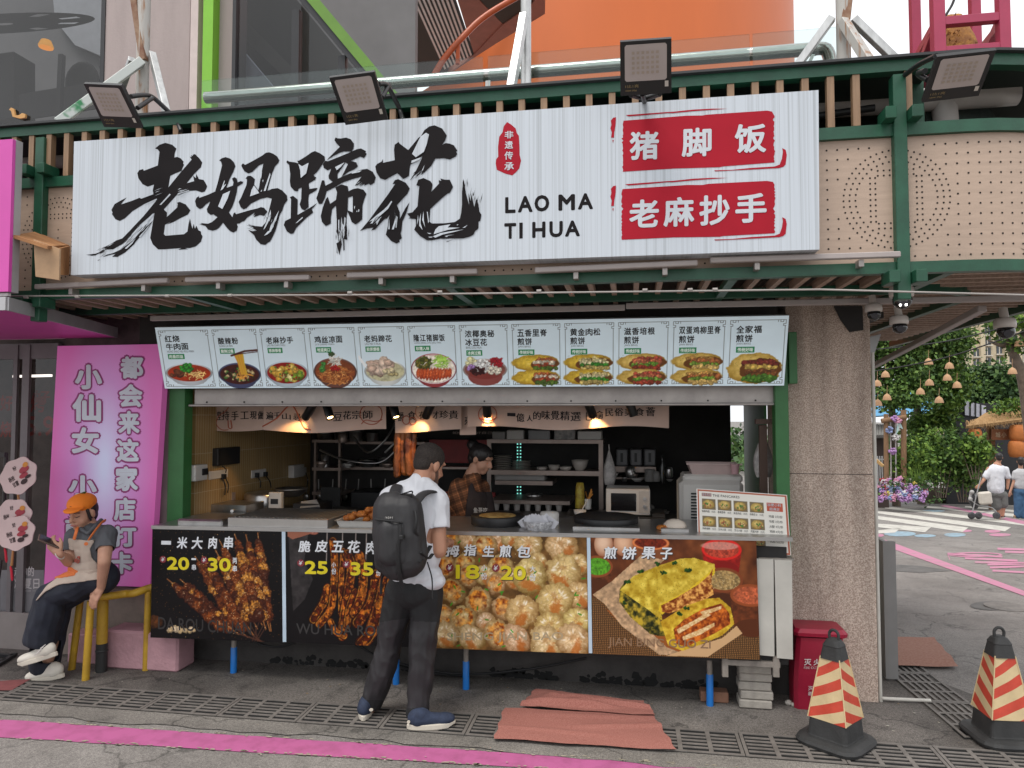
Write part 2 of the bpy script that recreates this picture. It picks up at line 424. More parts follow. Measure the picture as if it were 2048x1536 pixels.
# concrete edge strip with a wandering broken front edge
pts=[(-6,-.575),(2.3,-.575)];random.seed(3)
for k in range(60):pts.append((2.3-8.3*(k+.5)/60,-.735+random.uniform(-.022,.022)+(.03 if 20 < k < 30 else 0)))
sheet('concrete_kerb_strip',pts,conc,.006)
pl0,pl1,pr0,pr1=G(0,1440),G(0,1476),G(1000,1506),G(1000,1534)
def ext(a,b,x):t=(x-a.x)/(b.x-a.x);return a.y+(b.y-a.y)*t
pts=[];random.seed(5)
for k in range(61):x=-7+11*k/60;pts.append((x,ext(pl0,pr0,x)+random.uniform(-.005,.005)))
for k in range(61):x=4-11*k/60;pts.append((x,ext(pl1,pr1,x)+random.uniform(-.005,.005)))
sheet('pink_road_line',pts,pinkp,.004)
# cream fringe of an older paint layer along the pink line
cream=M('old_cream_paint',(.33,.29,.22),.8,var=.3,scale=14)
mb=MB();random.seed(11)
for k in range(420):
    x=random.uniform(-5,1.5);e=random.choice([0,1,1]);a,b=(pl0,pr0) if e == 0 else (pl1,pr1)
    y=ext(a,b,x)+random.gauss(0,.006);s_=random.uniform(.003,.012);n=random.randint(4,6)
    mb.poly([(x+s_*random.uniform(1,2.4)*math.cos(6.28*i/n),y+s_*.6*math.sin(6.28*i/n),.0085) for i in range(n)])
tag(mb.build('worn_paint_fringe',cream),kind='structure')
# ---- drains
sheet('drain_shade_sheet',[(-6,-.57),(3.0,-.57),(3.0,-.285),(-6,-.285)],pitm,.008)  # flat black sheet; the darkness of the pit is put into its colour
def grate_mb(L_=.5,W_=.285,ncol=3,nrow=6):
    mb=MB();h=.0045
    fr=.018
    mb.box((-L_/2,-W_/2,0),(L_/2,-W_/2+fr,h)).box((-L_/2,W_/2-fr,0),(L_/2,W_/2,h))
    cols=[-L_/2+fr*.5+(L_-fr)*i/ncol for i in range(ncol+1)]
    for i,c in enumerate(cols):
        wv=.012 if 0 < i < ncol else fr/2
        mb.box((c-wv,-W_/2+fr+.001,.0),(c+wv,W_/2-fr-.001,h-.0006))
    pitch=(W_-2*fr)/nrow
    for j in range(1,nrow):
        y=-W_/2+fr+pitch*j
        for i in range(ncol):mb.box((cols[i]+.013,y-pitch*.21,0),(cols[i+1]-.013,y+pitch*.21,h-.001))
    return mb
k=0
g0=grate_mb().build('drain_grate',iron);lab='cast iron drain grate in the long row in front of the kiosk counter'
tag(g0,lab,'drain grate','drain grates along the kiosk front');
gl_=['below the sitting woman','beside the yellow railing foot','left of the counter skewer poster','under the skewer poster','by the first blue counter leg','left of the backpacker','just left of the backpacker\'s shoes','under the backpacker\'s feet','right of the backpacker\'s shoes','beside the red floor mat','partly under the red floor mat','right of the red mat','by the blue leg nearest the pillar','left of the near striped cone','under the striped cone','between the two striped cones','under the farther right striped cone']
for i,x in enumerate(np.arange(-4.72,2.9,.505)):
    g=g0 if i == 0 else g0.copy()
    if i:COL.objects.link(g)
    g.location=(x,-.4275,.0085);g.rotation_euler=(0,0,random.uniform(-.004,.004))
    g['label']='cast iron slotted drain grate, ' + gl_[min(i,len(gl_)-1)]
# side drain running back along the corner
sa,sb=G(1760,1336),G(1924,1477);sc_,sd_=G(1894,1341),G(1964,1414)
sd0=(sa+sb)/2;ang=math.atan2(sb.y-sa.y,sb.x-sa.x)
xw=.30
def lerp(a,b,t):return a+(b-a)*t
dL=(Vector((sa.x,sa.y,0))-Vector((sb.x,sb.y,0))).normalized();nL=Vector((dL.y,-dL.x,0))
base=Vector((sb.x,sb.y,0))-dL*.02
q=[base,base+nL*xw,base+nL*xw+dL*2.6,base+dL*2.6]
sheet('side_drain_shade_sheet',[(p.x,p.y) for p in q],pitm,.008)  # black sheet again, colour standing for the shade below the side grates
for i in range(5):
    g=g0.copy();COL.objects.link(g);c=base+nL*(xw/2)+dL*(.26+.505*i)
    g.location=(c.x,c.y,gz(c.x,c.y)+.0095);g.rotation_euler=(0,0,math.atan2(dL.y,dL.x))
    g['label']='iron drain grate of the side row, ' + ['nearest the camera','second from the camera','beside the white pipe end','next to the red side mat','half under the red side mat'][i]
    g['group']='drain grates round the corner'
# ---- street paint at the back right
wpaint=M('white_road_paint',(.52,.50,.45),.85,scale=6,col2=(.33,.31,.28),thr=(.48,.7),detail=9)
pk2=M('pink_word_paint',(.44,.18,.27),.85,scale=7,col2=(.3,.2,.22),thr=(.5,.68),detail=8);blu=M('blue_road_paint',(.24,.35,.42),.85,scale=9,col2=(.2,.22,.24),thr=(.5,.62),detail=8)
mb=MB()
def gq(mb,pts,dz=.006,mi=0):mb.poly([G(*p)+Vector((0,0,dz)) for p in pts],mi)
for (x0,y0,x1,y1,t) in ((1745,1062,1790,1061,9),(1745,1047,1850,1060,10),(1745,1031,1925,1060,9),(1745,1020,2010,1059,8),(1770,1013,2060,1050,6),(1850,1012,2075,1036,5),(1930,1012,2075,1027,4)):
    gq(mb,[(x0,y0),(x0,y0+t*.7),(x1,y1+t*.5),(x1+12,y1-t*.5)])
tag(mb.build('zebra_crossing',wpaint),kind='structure')
mb=MB()
gq(mb,[(1745,1080),(1765,1091),(2060,1197),(2060,1187),(1770,1080)])
gq(mb,[(1880,1012),(2060,1052),(2060,1045),(1890,1010)],.008)
def ell_px(mb,cx,cy,rx,ry,th=None,mi=0,n=18):
    o_=[(cx+rx*math.cos(6.283*i/n),cy+ry*math.sin(6.283*i/n)) for i in range(n)]
    if th is None:gq(mb,o_,.005,mi)
    else:
        inn=[(cx+(rx-th*3)*math.cos(6.283*i/n),cy+(ry-th)*math.sin(6.283*i/n)) for i in range(n)]
        for i in range(n):gq(mb,[o_[i],o_[(i+1) % n],inn[(i+1) % n],inn[i]],.006,mi)
# worn pink road lettering, seen very foreshortened
for s_ in ((1895,1108,2005,1114),(1895,1108,1900,1120),(1930,1117,2035,1122),(1950,1125,2060,1127),(1995,1098,2060,1100),(2010,1104,2060,1106),(1980,1136,2060,1133),(1975,1130,2060,1128),(1985,1142,2060,1146)):
    x0,y0,x1,y1=s_;gq(mb,[(x0,y0+2),(x1,y1+2),(x1,y1-2),(x0,y0-2)],.006)
ell_px(mb,1950,1110,55,5,2)
for a in ((1930,1062,14,2.5),(1985,1063,16,3),(2000,1070,22,3),(1758,1071,10,3)):ell_px(mb,*a)
tag(mb.build('pink_street_lettering',pk2),kind='structure')
mb=MB()
for a in ((1800,1068,32,5),(1850,1072,22,3),(1910,1070,22,4),(1865,1022,25,2)):ell_px(mb,*a)
tag(mb.build('blue_road_dots',blu),kind='structure')
# tar patch and manhole in the side street
tar=M('tar_patch',(.10,.095,.09),.85,var=.3,scale=6)
mb=MB();ell_px(mb,1985,1212,45,9);gq(mb,[(1770,1128),(1840,1132),(1905,1142),(1840,1146),(1770,1142)],.004)
tag(mb.build('tar_patches',tar),kind='structure')
mh=MB();c=G(2012,1216);mh.cyl(c+Vector((0,0,.004)),c+Vector((0,0,.016)),.19,n=20)
tag(mh.build('manhole_cover',iron),'round dark manhole cover in the side street','manhole cover')
# dry leaves and litter on the apron and street
litm=M('litter',(.4,.38,.32),.9,scale=30,col2=(.2,.12,.04),thr=(.45,.55))
mb=MB();random.seed(21)
for k in range(160):
    x=random.uniform(-5,2.6);y=random.choice([random.uniform(-.28,.3),random.uniform(-2.2,-.6)])
    r_=random.uniform(.002,.008);n=5;a0=random.random()*6
    mb.poly([(x+r_*random.uniform(.6,1.6)*math.cos(a0+6.28*i/n),y+r_*math.sin(a0+6.28*i/n),.010+random.uniform(0,.002)) for i in range(n)])
tag(mb.build('street_litter',litm),kind='stuff')

# ================================================================== KIOSK SHELL
granite=M('granite_render',(.35,.255,.205),.85,scale=150,col2=(.68,.56,.47),thr=(.40,.62),bump=.5,bscale=190,detail=3)
_t=granite.node_tree;_b=_t.nodes['Principled BSDF'];_s=_b.inputs['Base Color'].links[0].from_socket;_n=_t.nodes.new('ShaderNodeTexNoise');_n.inputs['Scale'].default_value=1.0;_n.inputs['Detail'].default_value=6;_m=_t.nodes.new('ShaderNodeMapping');_m.inputs['Scale'].default_value=(9,9,.8);_tc=_t.nodes.new('ShaderNodeTexCoord');_t.links.new(_tc.outputs['Object'],_m.inputs[0]);_t.links.new(_m.outputs[0],_n.inputs[0]);_q=_t.nodes.new('ShaderNodeMapRange');_q.inputs[1].default_value=.35;_q.inputs[2].default_value=.6;_q.inputs[3].default_value=.68;_t.links.new(_n.outputs['Fac'],_q.inputs[0]);_v=_t.nodes.new('ShaderNodeVectorMath');_v.operation='SCALE';_t.links.new(_s,_v.inputs[0]);_t.links.new(_q.outputs[0],_v.inputs['Scale']);_t.links.new(_v.outputs[0],_b.inputs['Base Color'])
dkwall=M('grimy_wall',(.055,.05,.047),.9,var=.45,scale=4,bump=.4,bscale=60,detail=8)
greenp=M('green_frame_paint',(.035,.155,.045),.45,var=.15,scale=9)
dkgreen=M('dark_green_steel',(.012,.075,.04),.42,var=.25,scale=10,bump=.15,bscale=90)
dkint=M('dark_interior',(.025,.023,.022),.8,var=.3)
woodc=M('plywood_ceiling',(.36,.28,.2),.6,var=.2,scale=5,stretch=(1,9,1))
steel=M('brushed_steel',(.45,.44,.43),.32,metal=.85,var=.15,scale=12,stretch=(1,1,14))
alum=M('dull_aluminium',(.36,.33,.31),.45,metal=.6,var=.18,scale=7)
def tilemat():
    m=M('narrow_tiles',(.34,.215,.085),.35,var=.14,scale=3)
    t=m.node_tree;b=t.nodes['Principled BSDF'];tcn=t.nodes.new('ShaderNodeTexCoord');mp=t.nodes.new('ShaderNodeMapping')
    mp.inputs['Rotation'].default_value=(0,math.pi/2,0)   # face lies in y,z
    br=t.nodes.new('ShaderNodeTexBrick');br.offset=0;br.inputs['Scale'].default_value=1.0
    br.inputs['Brick Width'].default_value=.30;br.inputs['Row Height'].default_value=.032;br.inputs['Mortar Size'].default_value=.0022
    br.inputs['Color1'].default_value=(.30,.19,.07,1);br.inputs['Color2'].default_value=(.36,.23,.09,1);br.inputs['Mortar'].default_value=(.5,.42,.3,1)
    sx=t.nodes.new('ShaderNodeSeparateXYZ');cx=t.nodes.new('ShaderNodeCombineXYZ')
    t.links.new(tcn.outputs['Object'],sx.inputs[0]);t.links.new(sx.outputs['Z'],cx.inputs['X']);t.links.new(sx.outputs['Y'],cx.inputs['Y'])
    t.links.new(cx.outputs[0],br.inputs['Vector']);t.links.new(br.outputs['Color'],b.inputs['Base Color'])
    return m
KX0,KX1,KYF,KYB=-3.30,1.02,.30,2.45
kiosk=thing('kiosk',(-1.1,.4,0),'open fronted street food kiosk with dark kitchen behind a serving counter','kiosk')
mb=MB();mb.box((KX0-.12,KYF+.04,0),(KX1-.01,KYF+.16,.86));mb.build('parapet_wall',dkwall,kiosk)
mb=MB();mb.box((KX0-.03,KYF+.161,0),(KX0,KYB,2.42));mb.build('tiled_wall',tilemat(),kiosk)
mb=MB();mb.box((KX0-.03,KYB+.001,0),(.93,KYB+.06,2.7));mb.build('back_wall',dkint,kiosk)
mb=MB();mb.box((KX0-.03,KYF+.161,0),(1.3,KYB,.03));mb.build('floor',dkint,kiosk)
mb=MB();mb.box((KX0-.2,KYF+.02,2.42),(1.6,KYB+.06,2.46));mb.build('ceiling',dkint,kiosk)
mb=MB();mb.box((.30,KYF+.05,1.90),(.98,1.9,1.93));mb.box((.30,1.9,1.90),(.98,1.93,2.42));mb.build('ceiling_panel',woodc,kiosk)
mb=MB();mb.box((.42,KYF+.45,1.893),(.62,KYF+.85,1.898));mb.build('ceiling_hatch',steel,kiosk)
mb=MB();mb.box((KX0+.1,KYF-.01,1.88),(KX1-.03,KYF+.04,1.99));mb.box((KX0+.06,KYF-.03,1.862),(KX1-.02,KYF+.045,1.879),bev=.004);mb.build('shutter_rail',alum,kiosk)
# screws and a faded stamp on the shutter rail
for i in range(14):x=-3.1+.3*i;MB().cyl((x,KYF-.011,1.895),(x,KYF-.016,1.895),.006,n=8).build('rivet',dkint,kiosk)
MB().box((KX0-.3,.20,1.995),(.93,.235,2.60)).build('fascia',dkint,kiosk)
# green door posts
for a,b in ((P(345,785,.28).x,P(376,785,.28).x),(P(1547,775,.28).x,P(1574,775,.28).x)):
    mb=MB();mb.box((a,.24,.86),(b,.345,2.35),bev=.004);mb.build('post',greenp,kiosk)
mb=MB();mb.box((P(1574,700,.28).x-.002,.22,2.0),(P(1590,700,.28).x,.30,2.33),bev=.003);mb.build('shutter_motor',greenp,kiosk)
mb=MB();xa=P(326,900,.3).x;mb.box((xa,.28,0),(P(345,900,.28).x-.002,.40,2.4));mb.build('side_post',M('grey_post',(.22,.2,.18),.7),kiosk)
pillar=thing('pillar',(1.27,.6,0),'wide pinkish brown granite rendered pillar at the corner of the kiosk','pillar')
mb=MB();x0,x1=P(1576,900,.31).x,P(1757,1405,.31).x
mb.box((x0,.31,-.05),(x1,1.0,1.42));mb.box((x0,.312,1.424),(x1-.002,.998,2.62));mb.build('shaft',granite,pillar)
mb=MB();mb.box((x0+.002,.316,1.4205),(x1-.004,.994,1.4235));mb.build('joint',dkint,pillar)
# mass above the kitchen and behind the canopy
mb=MB();mb.box((KX0-.6,.42,2.62),(1.5,6.0,3.4));mb.build('upper_slab',dkint,kiosk)
# grey metal door leaf and its white cable pipe beside the pillar
grey=M('grey_sheet_metal',(.23,.225,.22),.5,var=.08)
mb=MB();a,b=P(1757,1200,.75),P(1782,1200,.75)
mb.box((a.x+.02,.70,.02),(a.x+.10,.73,.94));mb.box((a.x+.021,.731,.02),(a.x+.05,1.0,.94))
o=mb.build('metal_panel',grey);tag(o,'upright narrow grey metal panel leaning on the right side of the pillar','panel')
pvc=M('white_pvc',(.55,.53,.48),.5,var=.12,scale=6)
mb=MB();p0=P(1752,1200,.33);e=G(1864,1411)
mb.tube(curve_pts([(p0.x+.012,.33,2.2),(p0.x+.012,.33,1.2),(p0.x+.014,.33,.06),(p0.x+.02,.328,.03),(p0.x+.06,.32,.026),(e.x,e.y+.02,.022)],5),.011,8)
o=mb.build('drain_pipe',pvc);tag(o,'thin white plastic pipe down the pillar corner ending at the side drain','pipe')
# rubble and brick under the counter end
brick=M('pale_brick',(.36,.33,.29),.9,var=.25,scale=14,bump=.6,bscale=60);redbrick=M('red_brick',(.22,.11,.07),.9,var=.25,scale=12,bump=.5)
blab=['lowest','second','third','fourth','topmost']
x0,x1=P(1478,1390,.12).x,P(1543,1390,.12).x
for i in range(5):
    mb=MB();j=random.uniform(-.008,.008);z=.008+i*.052
    mb.box((x0+j,.08+random.uniform(-.01,.01),z),(x1+j,.20,z+.049),bev=.006);o=mb.build('brick',brick);tag(o,f'pale brick under the counter end, {blab[i]} in its stack of five','brick','stacked pale bricks')
mb=MB();a,b=P(1400,1400,.17).x,P(1456,1400,.17).x;mb.box((a,.13,.006),(b,.22,.07),bev=.006);tag(mb.build('brick',redbrick),'red brick lying on the ground behind the last blue counter leg','brick')

# ================================================================== CANOPY
CY=-.80
wood=M('slat_wood',(.27,.165,.095),.55,var=.25,scale=4,stretch=(14,14,1))
woodp=M('pale_wood_board',(.44,.325,.25),.55,var=.12,scale=5,stretch=(1,1,9),detail=6)
canopy=thing('canopy',(-.8,-.4,2.5),'green steel canopy frame with brown timber slats round the corner of the kiosk','canopy')
RX,RR=1.62,1.0      # rounded corner
def corner(r=RR,n=12,z=0,off=0.0):
    return [Vector((RX+(r+off)*math.sin(t),CY+RR-(r+off)*math.cos(t),z)) for t in [math.pi/2*i/n for i in range(n+1)]]
def path(z,off=0.0,x0=-5.2):
    return [Vector((x0,CY-off,z))]+corner(z=z,off=off)+[Vector((RX+RR+off,3.2,z))]
def sweep(mb,path_,w_,h,mi=0):
    """rectangular section swept along a level path"""
    rings=[]
    for i,p in enumerate(path_):
        d=(path_[min(i+1,len(path_)-1)]-path_[max(i-1,0)]).normalized();s_=Vector((d.y,-d.x,0))
        rings.append([p+s_*w_/2-Vector((0,0,h/2)),p+s_*w_/2+Vector((0,0,h/2)),p-s_*w_/2+Vector((0,0,h/2)),p-s_*w_/2-Vector((0,0,h/2))])
    vs=[v for r_ in rings for v in r_];fs=[]
    for i in range(len(rings)-1):
        for k in range(4):fs.append((i*4+k,i*4+(k+1) % 4,(i+1)*4+(k+1) % 4,(i+1)*4+k))
    fs += [(3,2,1,0),tuple(len(vs)-4+k for k in range(4))]
    mb.add(vs,[f[::-1] for f in fs],mi);return mb
zt=P(700,215,CY).z;zm=P(1800,262,CY).z;zb=P(1000,562,CY).z
ztop=P(1500,158,CY).z+.03
mb=MB();sweep(mb,path(ztop-.03),.06,.056);mb.build('top_beam',dkgreen,canopy)
mb=MB();sweep(mb,path(zm),.05,.06);mb.build('middle_beam',dkgreen,canopy)
mb=MB();sweep(mb,path(zb),.05,.055);sweep(mb,path(zb-.0,-.62),.05,.055);mb.build('bottom_beam',dkgreen,canopy)
# dark roof edge sheet
roofm=M('roof_edge',(.03,.03,.032),.6)
mb=MB();sweep(mb,path(ztop+.005,.01),.10,.013);mb.build('roof_edge',roofm,canopy)
# vertical slats between middle and top beam, a screen open to the dark void behind
mb=MB();sw=.034
x=-4.2
while x < 1.36:
    if abs(x-1.2) > .05:mb.box((x,CY-.025,zm+.031),(x+sw,CY+.012,ztop-.059))
    x += .1205
mb.build('slat_screen',wood,canopy)
# posts and square beam ends
for px_ in (88,1798):
    xx=P(px_,400,CY).x
    mb=MB();mb.box((xx-.03,CY-.045,zb-.16),(xx+.03,CY+.02,ztop-.08),bev=.003);mb.build('post',dkgreen,canopy)
    for zz in (zm+.06,zb-.055):
        mb=MB();mb.box((xx-.085,CY-.10,zz-.03),(xx-.034,CY+.02,zz+.03),bev=.003);mb.box((xx+.034,CY-.10,zz-.03),(xx+.085,CY+.02,zz+.03),bev=.003);mb.build('beam_end',dkgreen,canopy)
xx=P(1828,200,CY+.25).x;mb=MB();mb.box((xx-.03,CY+.2,zm-.03),(xx+.03,CY+.26,ztop));mb.build('post',dkgreen,canopy)
# perforated timber boards with ring patterns
holem=M('board_hole',(.02,.015,.012),.9)
def perforated(u0,u1,name):
    """board along the canopy path between arc lengths; u measured from x=-5.2"""
    L0=RX+5.2;La=RR*math.pi/2
    def at(u,z,off=0.0):
        if u <= L0:return Vector((-5.2+u,CY-off,z))
        if u <= L0+La:
            t=(u-L0)/RR;return Vector((RX+(RR+off)*math.sin(t),CY+RR-(RR+off)*math.cos(t),z))
        return Vector((RX+RR+off,CY+RR+(u-L0-La),z))
    z0,z1=zb+.028,zm-.031;mb=MB();n=max(2,int((u1-u0)/.06))
    vs=[];fs=[]
    for i in range(n+1):
        u=u0+(u1-u0)*i/n;vs += [at(u,z0),at(u,z1),at(u,z1,-.012),at(u,z0,-.012)]
    for i in range(n):
        for k in range(4):fs.append((i*4+k,(i+1)*4+k,(i+1)*4+(k+1) % 4,i*4+(k+1) % 4))
    fs += [(0,1,2,3),(n*4+3,n*4+2,n*4+1,n*4)]
    mb.add(vs,fs,0)
    hs=[];R_=.245;sp=.94;zc=(z0+z1)/2+.005;u=6.50-sp*8
    cents=[]
    while u < u1+.3:cents.append(u);u += sp
    nu=int((u1-u0)/.050);nz_=int((z1-z0)/.050)
    for i in range(nu+1):
        for j in range(nz_+1):
            uu=u0+.03+i*.050;z=z0+.03+j*.050
            if all(math.hypot(uu-c_,z-zc) > R_+.035 for c_ in cents):hs.append((uu,z,.0052))
    for c_ in cents:
        for r_,n_ in ((R_,52),(R_-.028,46),(R_-.056,40)):
            for i in range(n_):hs.append((c_+r_*math.cos(6.2832*i/n_),zc+r_*math.sin(6.2832*i/n_),.005))
        for s_ in (-1,1):      # inner coin square
            for t in range(9):
                for dd in (0,.024):
                    hs.append((c_+s_*(.095+dd),zc-.11+.0275*t,.005))
                    if dd == 0 and 0 < t < 8:hs.append((c_-.11+.0275*t,zc+s_*.12,.005));hs.append((c_-.11+.0275*t,zc+s_*.145,.005))
        hs.append((c_,zc,.005));hs.append((c_,zc+.05,.005));hs.append((c_,zc-.05,.005))
    for uu,z,r_ in hs:
        if not (u0+.01 < uu < u1-.01 and z0+.01 < z < z1-.01):continue
        c_=at(uu,z,.0012);tx=(at(uu+.001,z)-at(uu-.001,z)).normalized()
        mb.add([c_+tx*r_*math.cos(6.2832*k/7)+Vector((0,0,r_*math.sin(6.2832*k/7))) for k in range(7)],[tuple(range(7))],1)
    mb.build(name,[woodp,holem],canopy)
perforated(0,RX+5.2+RR*math.pi/2+1.5,'perforated_board')
# underside: dark corrugated sheet, timber slats running back, green cross joists
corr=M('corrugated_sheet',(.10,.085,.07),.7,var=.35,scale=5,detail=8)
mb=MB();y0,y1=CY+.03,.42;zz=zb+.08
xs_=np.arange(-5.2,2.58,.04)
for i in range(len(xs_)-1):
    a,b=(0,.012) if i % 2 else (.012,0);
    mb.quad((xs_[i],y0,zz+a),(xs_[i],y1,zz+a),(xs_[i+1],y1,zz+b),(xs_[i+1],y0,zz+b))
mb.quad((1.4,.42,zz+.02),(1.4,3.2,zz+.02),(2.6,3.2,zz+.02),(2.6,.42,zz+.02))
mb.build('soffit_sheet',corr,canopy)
slatm=M('soffit_slat_wood',(.36,.25,.19),.6,var=.3,scale=5,stretch=(12,1,12))
mb=MB();x=-5.1
while x < 1.5:
    mb.box((x,CY+.03,zb+.005),(x+.03,.26,zb+.055));x += .128
y=-.7
while y < 3.0:
    x1_=RX+math.sqrt(max(0,RR**2-max(0,(CY+RR-y))**2))-.05 if y < CY+RR else RX+RR-.05
    mb.box((1.53,y,zb+.006),(x1_,y+.03,zb+.054));y += .128
mb.build('soffit_slats',slatm,canopy)
for xx in (-2.6,-1.0,.5,1.52):
    mb=MB();mb.box((xx,CY+.03,zb-.028),(xx+.045,.30,zb+.004));mb.build('joist',dkgreen,canopy)
# threaded rod in front, white conduit along the menu board
mb=MB();mb.tube([P(0,592,CY-.12),P(700,590,CY-.12),P(1640,579,CY-.12),P(2048,590,CY-.12)],.005,6)
for px_ in (52,155,335,460,700,880,1078,1290,1380,1430):c=P(px_,592-.009*px_+(3 if px_ < 700 else 0),CY-.12);mb.cyl(c-Vector((.012,0,0)),c+Vector((.012,0,0)),.009,n=8)
o=mb.build('cable',M('grey_cable',(.33,.3,.28),.6));tag(o,'grey cable with clamps strung along the front under the canopy','cable')
lampw=M('unlit_tube_white',(.36,.315,.30),.5,var=.08)
tubes=[((72,574),(337,561)),((372,560),(620,555)),((695,551),(955,543)),((1070,541),(1395,526)),((1420,521),(1800,509))]
tl=['far left','second from the left','third from the left','fourth from the left','rightmost, under the red seals']
for (a,b),l_ in zip(tubes,tl):
    t=thing('tube_light',(P(*a,CY-.09)+P(*b,CY-.09))/2,'unlit white tube light on the canopy edge, '+l_,'light','tube lights along the canopy edge')
    mb=MB();mb.bar(P(a[0],a[1],CY-.09),P(b[0],b[1],CY-.09),.03,.028,bev=.004);mb.build('tube',lampw,t)
    for f_ in (.25,.8):
        c=P(a[0]+(b[0]-a[0])*f_,a[1]+(b[1]-a[1])*f_,CY-.09);mb=MB();mb.box((c.x-.012,CY-.08,c.z-.05),(c.x+.012,CY-.02,c.z-.016));mb.build('bracket',alum,t)
for (a,b,Y,l_) in (((302,637),(1250,615),-.12,'long pale conduit strip above the left part of the menu board'),((1252,612),(2070,596),-.12,'long pale conduit strip running on above the pillar to the right')):
    mb=MB();mb.bar(P(*a,Y),P(*b,Y),.03,.035,bev=.004);o=mb.build('light_strip',lampw);tag(o,l_,'light strip')
mb=MB();a,b=Vector((1.98,-.05,zb-.06)),Vector((1.78,2.6,zb-.1));a=P(1965,617,.1);b=PP(1745,735,a,Vector((math.cos(0),.09,0)));b=P(1745,733,2.2)
mb.bar(a,b,.05,.04,bev=.005);tag(mb.build('tube_light',lampw),'white strip light slanting away under the canopy right of the pillar','light')
# ================================================================== MAIN SIGN
def slab(mb,quad,t,mi=0):
    """slab behind a planar quad (bl, br, tr, tl), t thick"""
    a,b,c,d=[Vector(q) for q in quad];n=(b-a).cross(d-a).normalized()*(-t)
    mb.poly([a,b,c,d],mi,n);return mb
SY=-.955
def smat():
    m=M('streaked_sign_white',(.56,.60,.65),.42,scale=5)
    t=m.node_tree;b=t.nodes['Principled BSDF'];N=t.nodes.new;K=t.links.new
    tcn=N('ShaderNodeTexCoord');fac=None
    outs=[]
    for sc_,z_,lo,hi in ((140,.35,.30,.46),(46,.22,.24,.50)):
        mp=N('ShaderNodeMapping');mp.inputs['Scale'].default_value=(sc_,1,z_);K(tcn.outputs['Object'],mp.inputs[0])
        no=N('ShaderNodeTexNoise');no.inputs['Scale'].default_value=1;no.inputs['Detail'].default_value=3;K(mp.outputs[0],no.inputs[0])
        mr=N('ShaderNodeMapRange');mr.inputs[1].default_value=lo;mr.inputs[2].default_value=hi;K(no.outputs['Fac'],mr.inputs[0]);outs.append(mr.outputs[0])
    mu=N('ShaderNodeMath');mu.operation='MULTIPLY';K(outs[0],mu.inputs[0]);K(outs[1],mu.inputs[1])
    mi_=N('ShaderNodeMix');mi_.data_type='RGBA';mi_.inputs[6].default_value=(.35,.375,.40,1);mi_.inputs[7].default_value=(.525,.565,.615,1)
    K(mu.outputs[0],mi_.inputs[0]);K(mi_.outputs[2],b.inputs['Base Color'])
    return m
signw=smat();ink=M('sign_ink',(.012,.010,.011),.8,spec=.15);red=M('seal_red',(.36,.008,.022),.7,var=.1,scale=3,spec=.2)
cream_w=M('sign_letter_white',(.53,.56,.6),.45,var=.06,scale=9)
SQ=[P(142,550,SY),P(1639,499,SY),P(1637,180,SY),P(148,283,SY)]
sign=thing('shop_sign',(-1.1,SY,2.6),'long white streaked shop sign with huge black brush characters and two red seals','sign')
mb=MB();slab(mb,[SQ[0],SQ[1],SQ[2],SQ[3]],.11);mb.build('sign_box',signw,sign)
mb=MB();th=.012
for a,b in ((0,1),(1,2),(2,3),(3,0)):
    mb.bar(SQ[a]+Vector((0,.055,0)),SQ[b]+Vector((0,.055,0)),.008,.116,up=(0,0,1) if a in (0,2) else (1,0,0)) if False else None
proud=[.0010]
def brush(mb,pts,org,sc_,mi=0,Y=SY):
    proud[0] += .00012
    mb.poly([P(org[0]+x/sc_,org[1]+y/sc_,Y-proud[0]) for x,y in pts][::-1],mi)
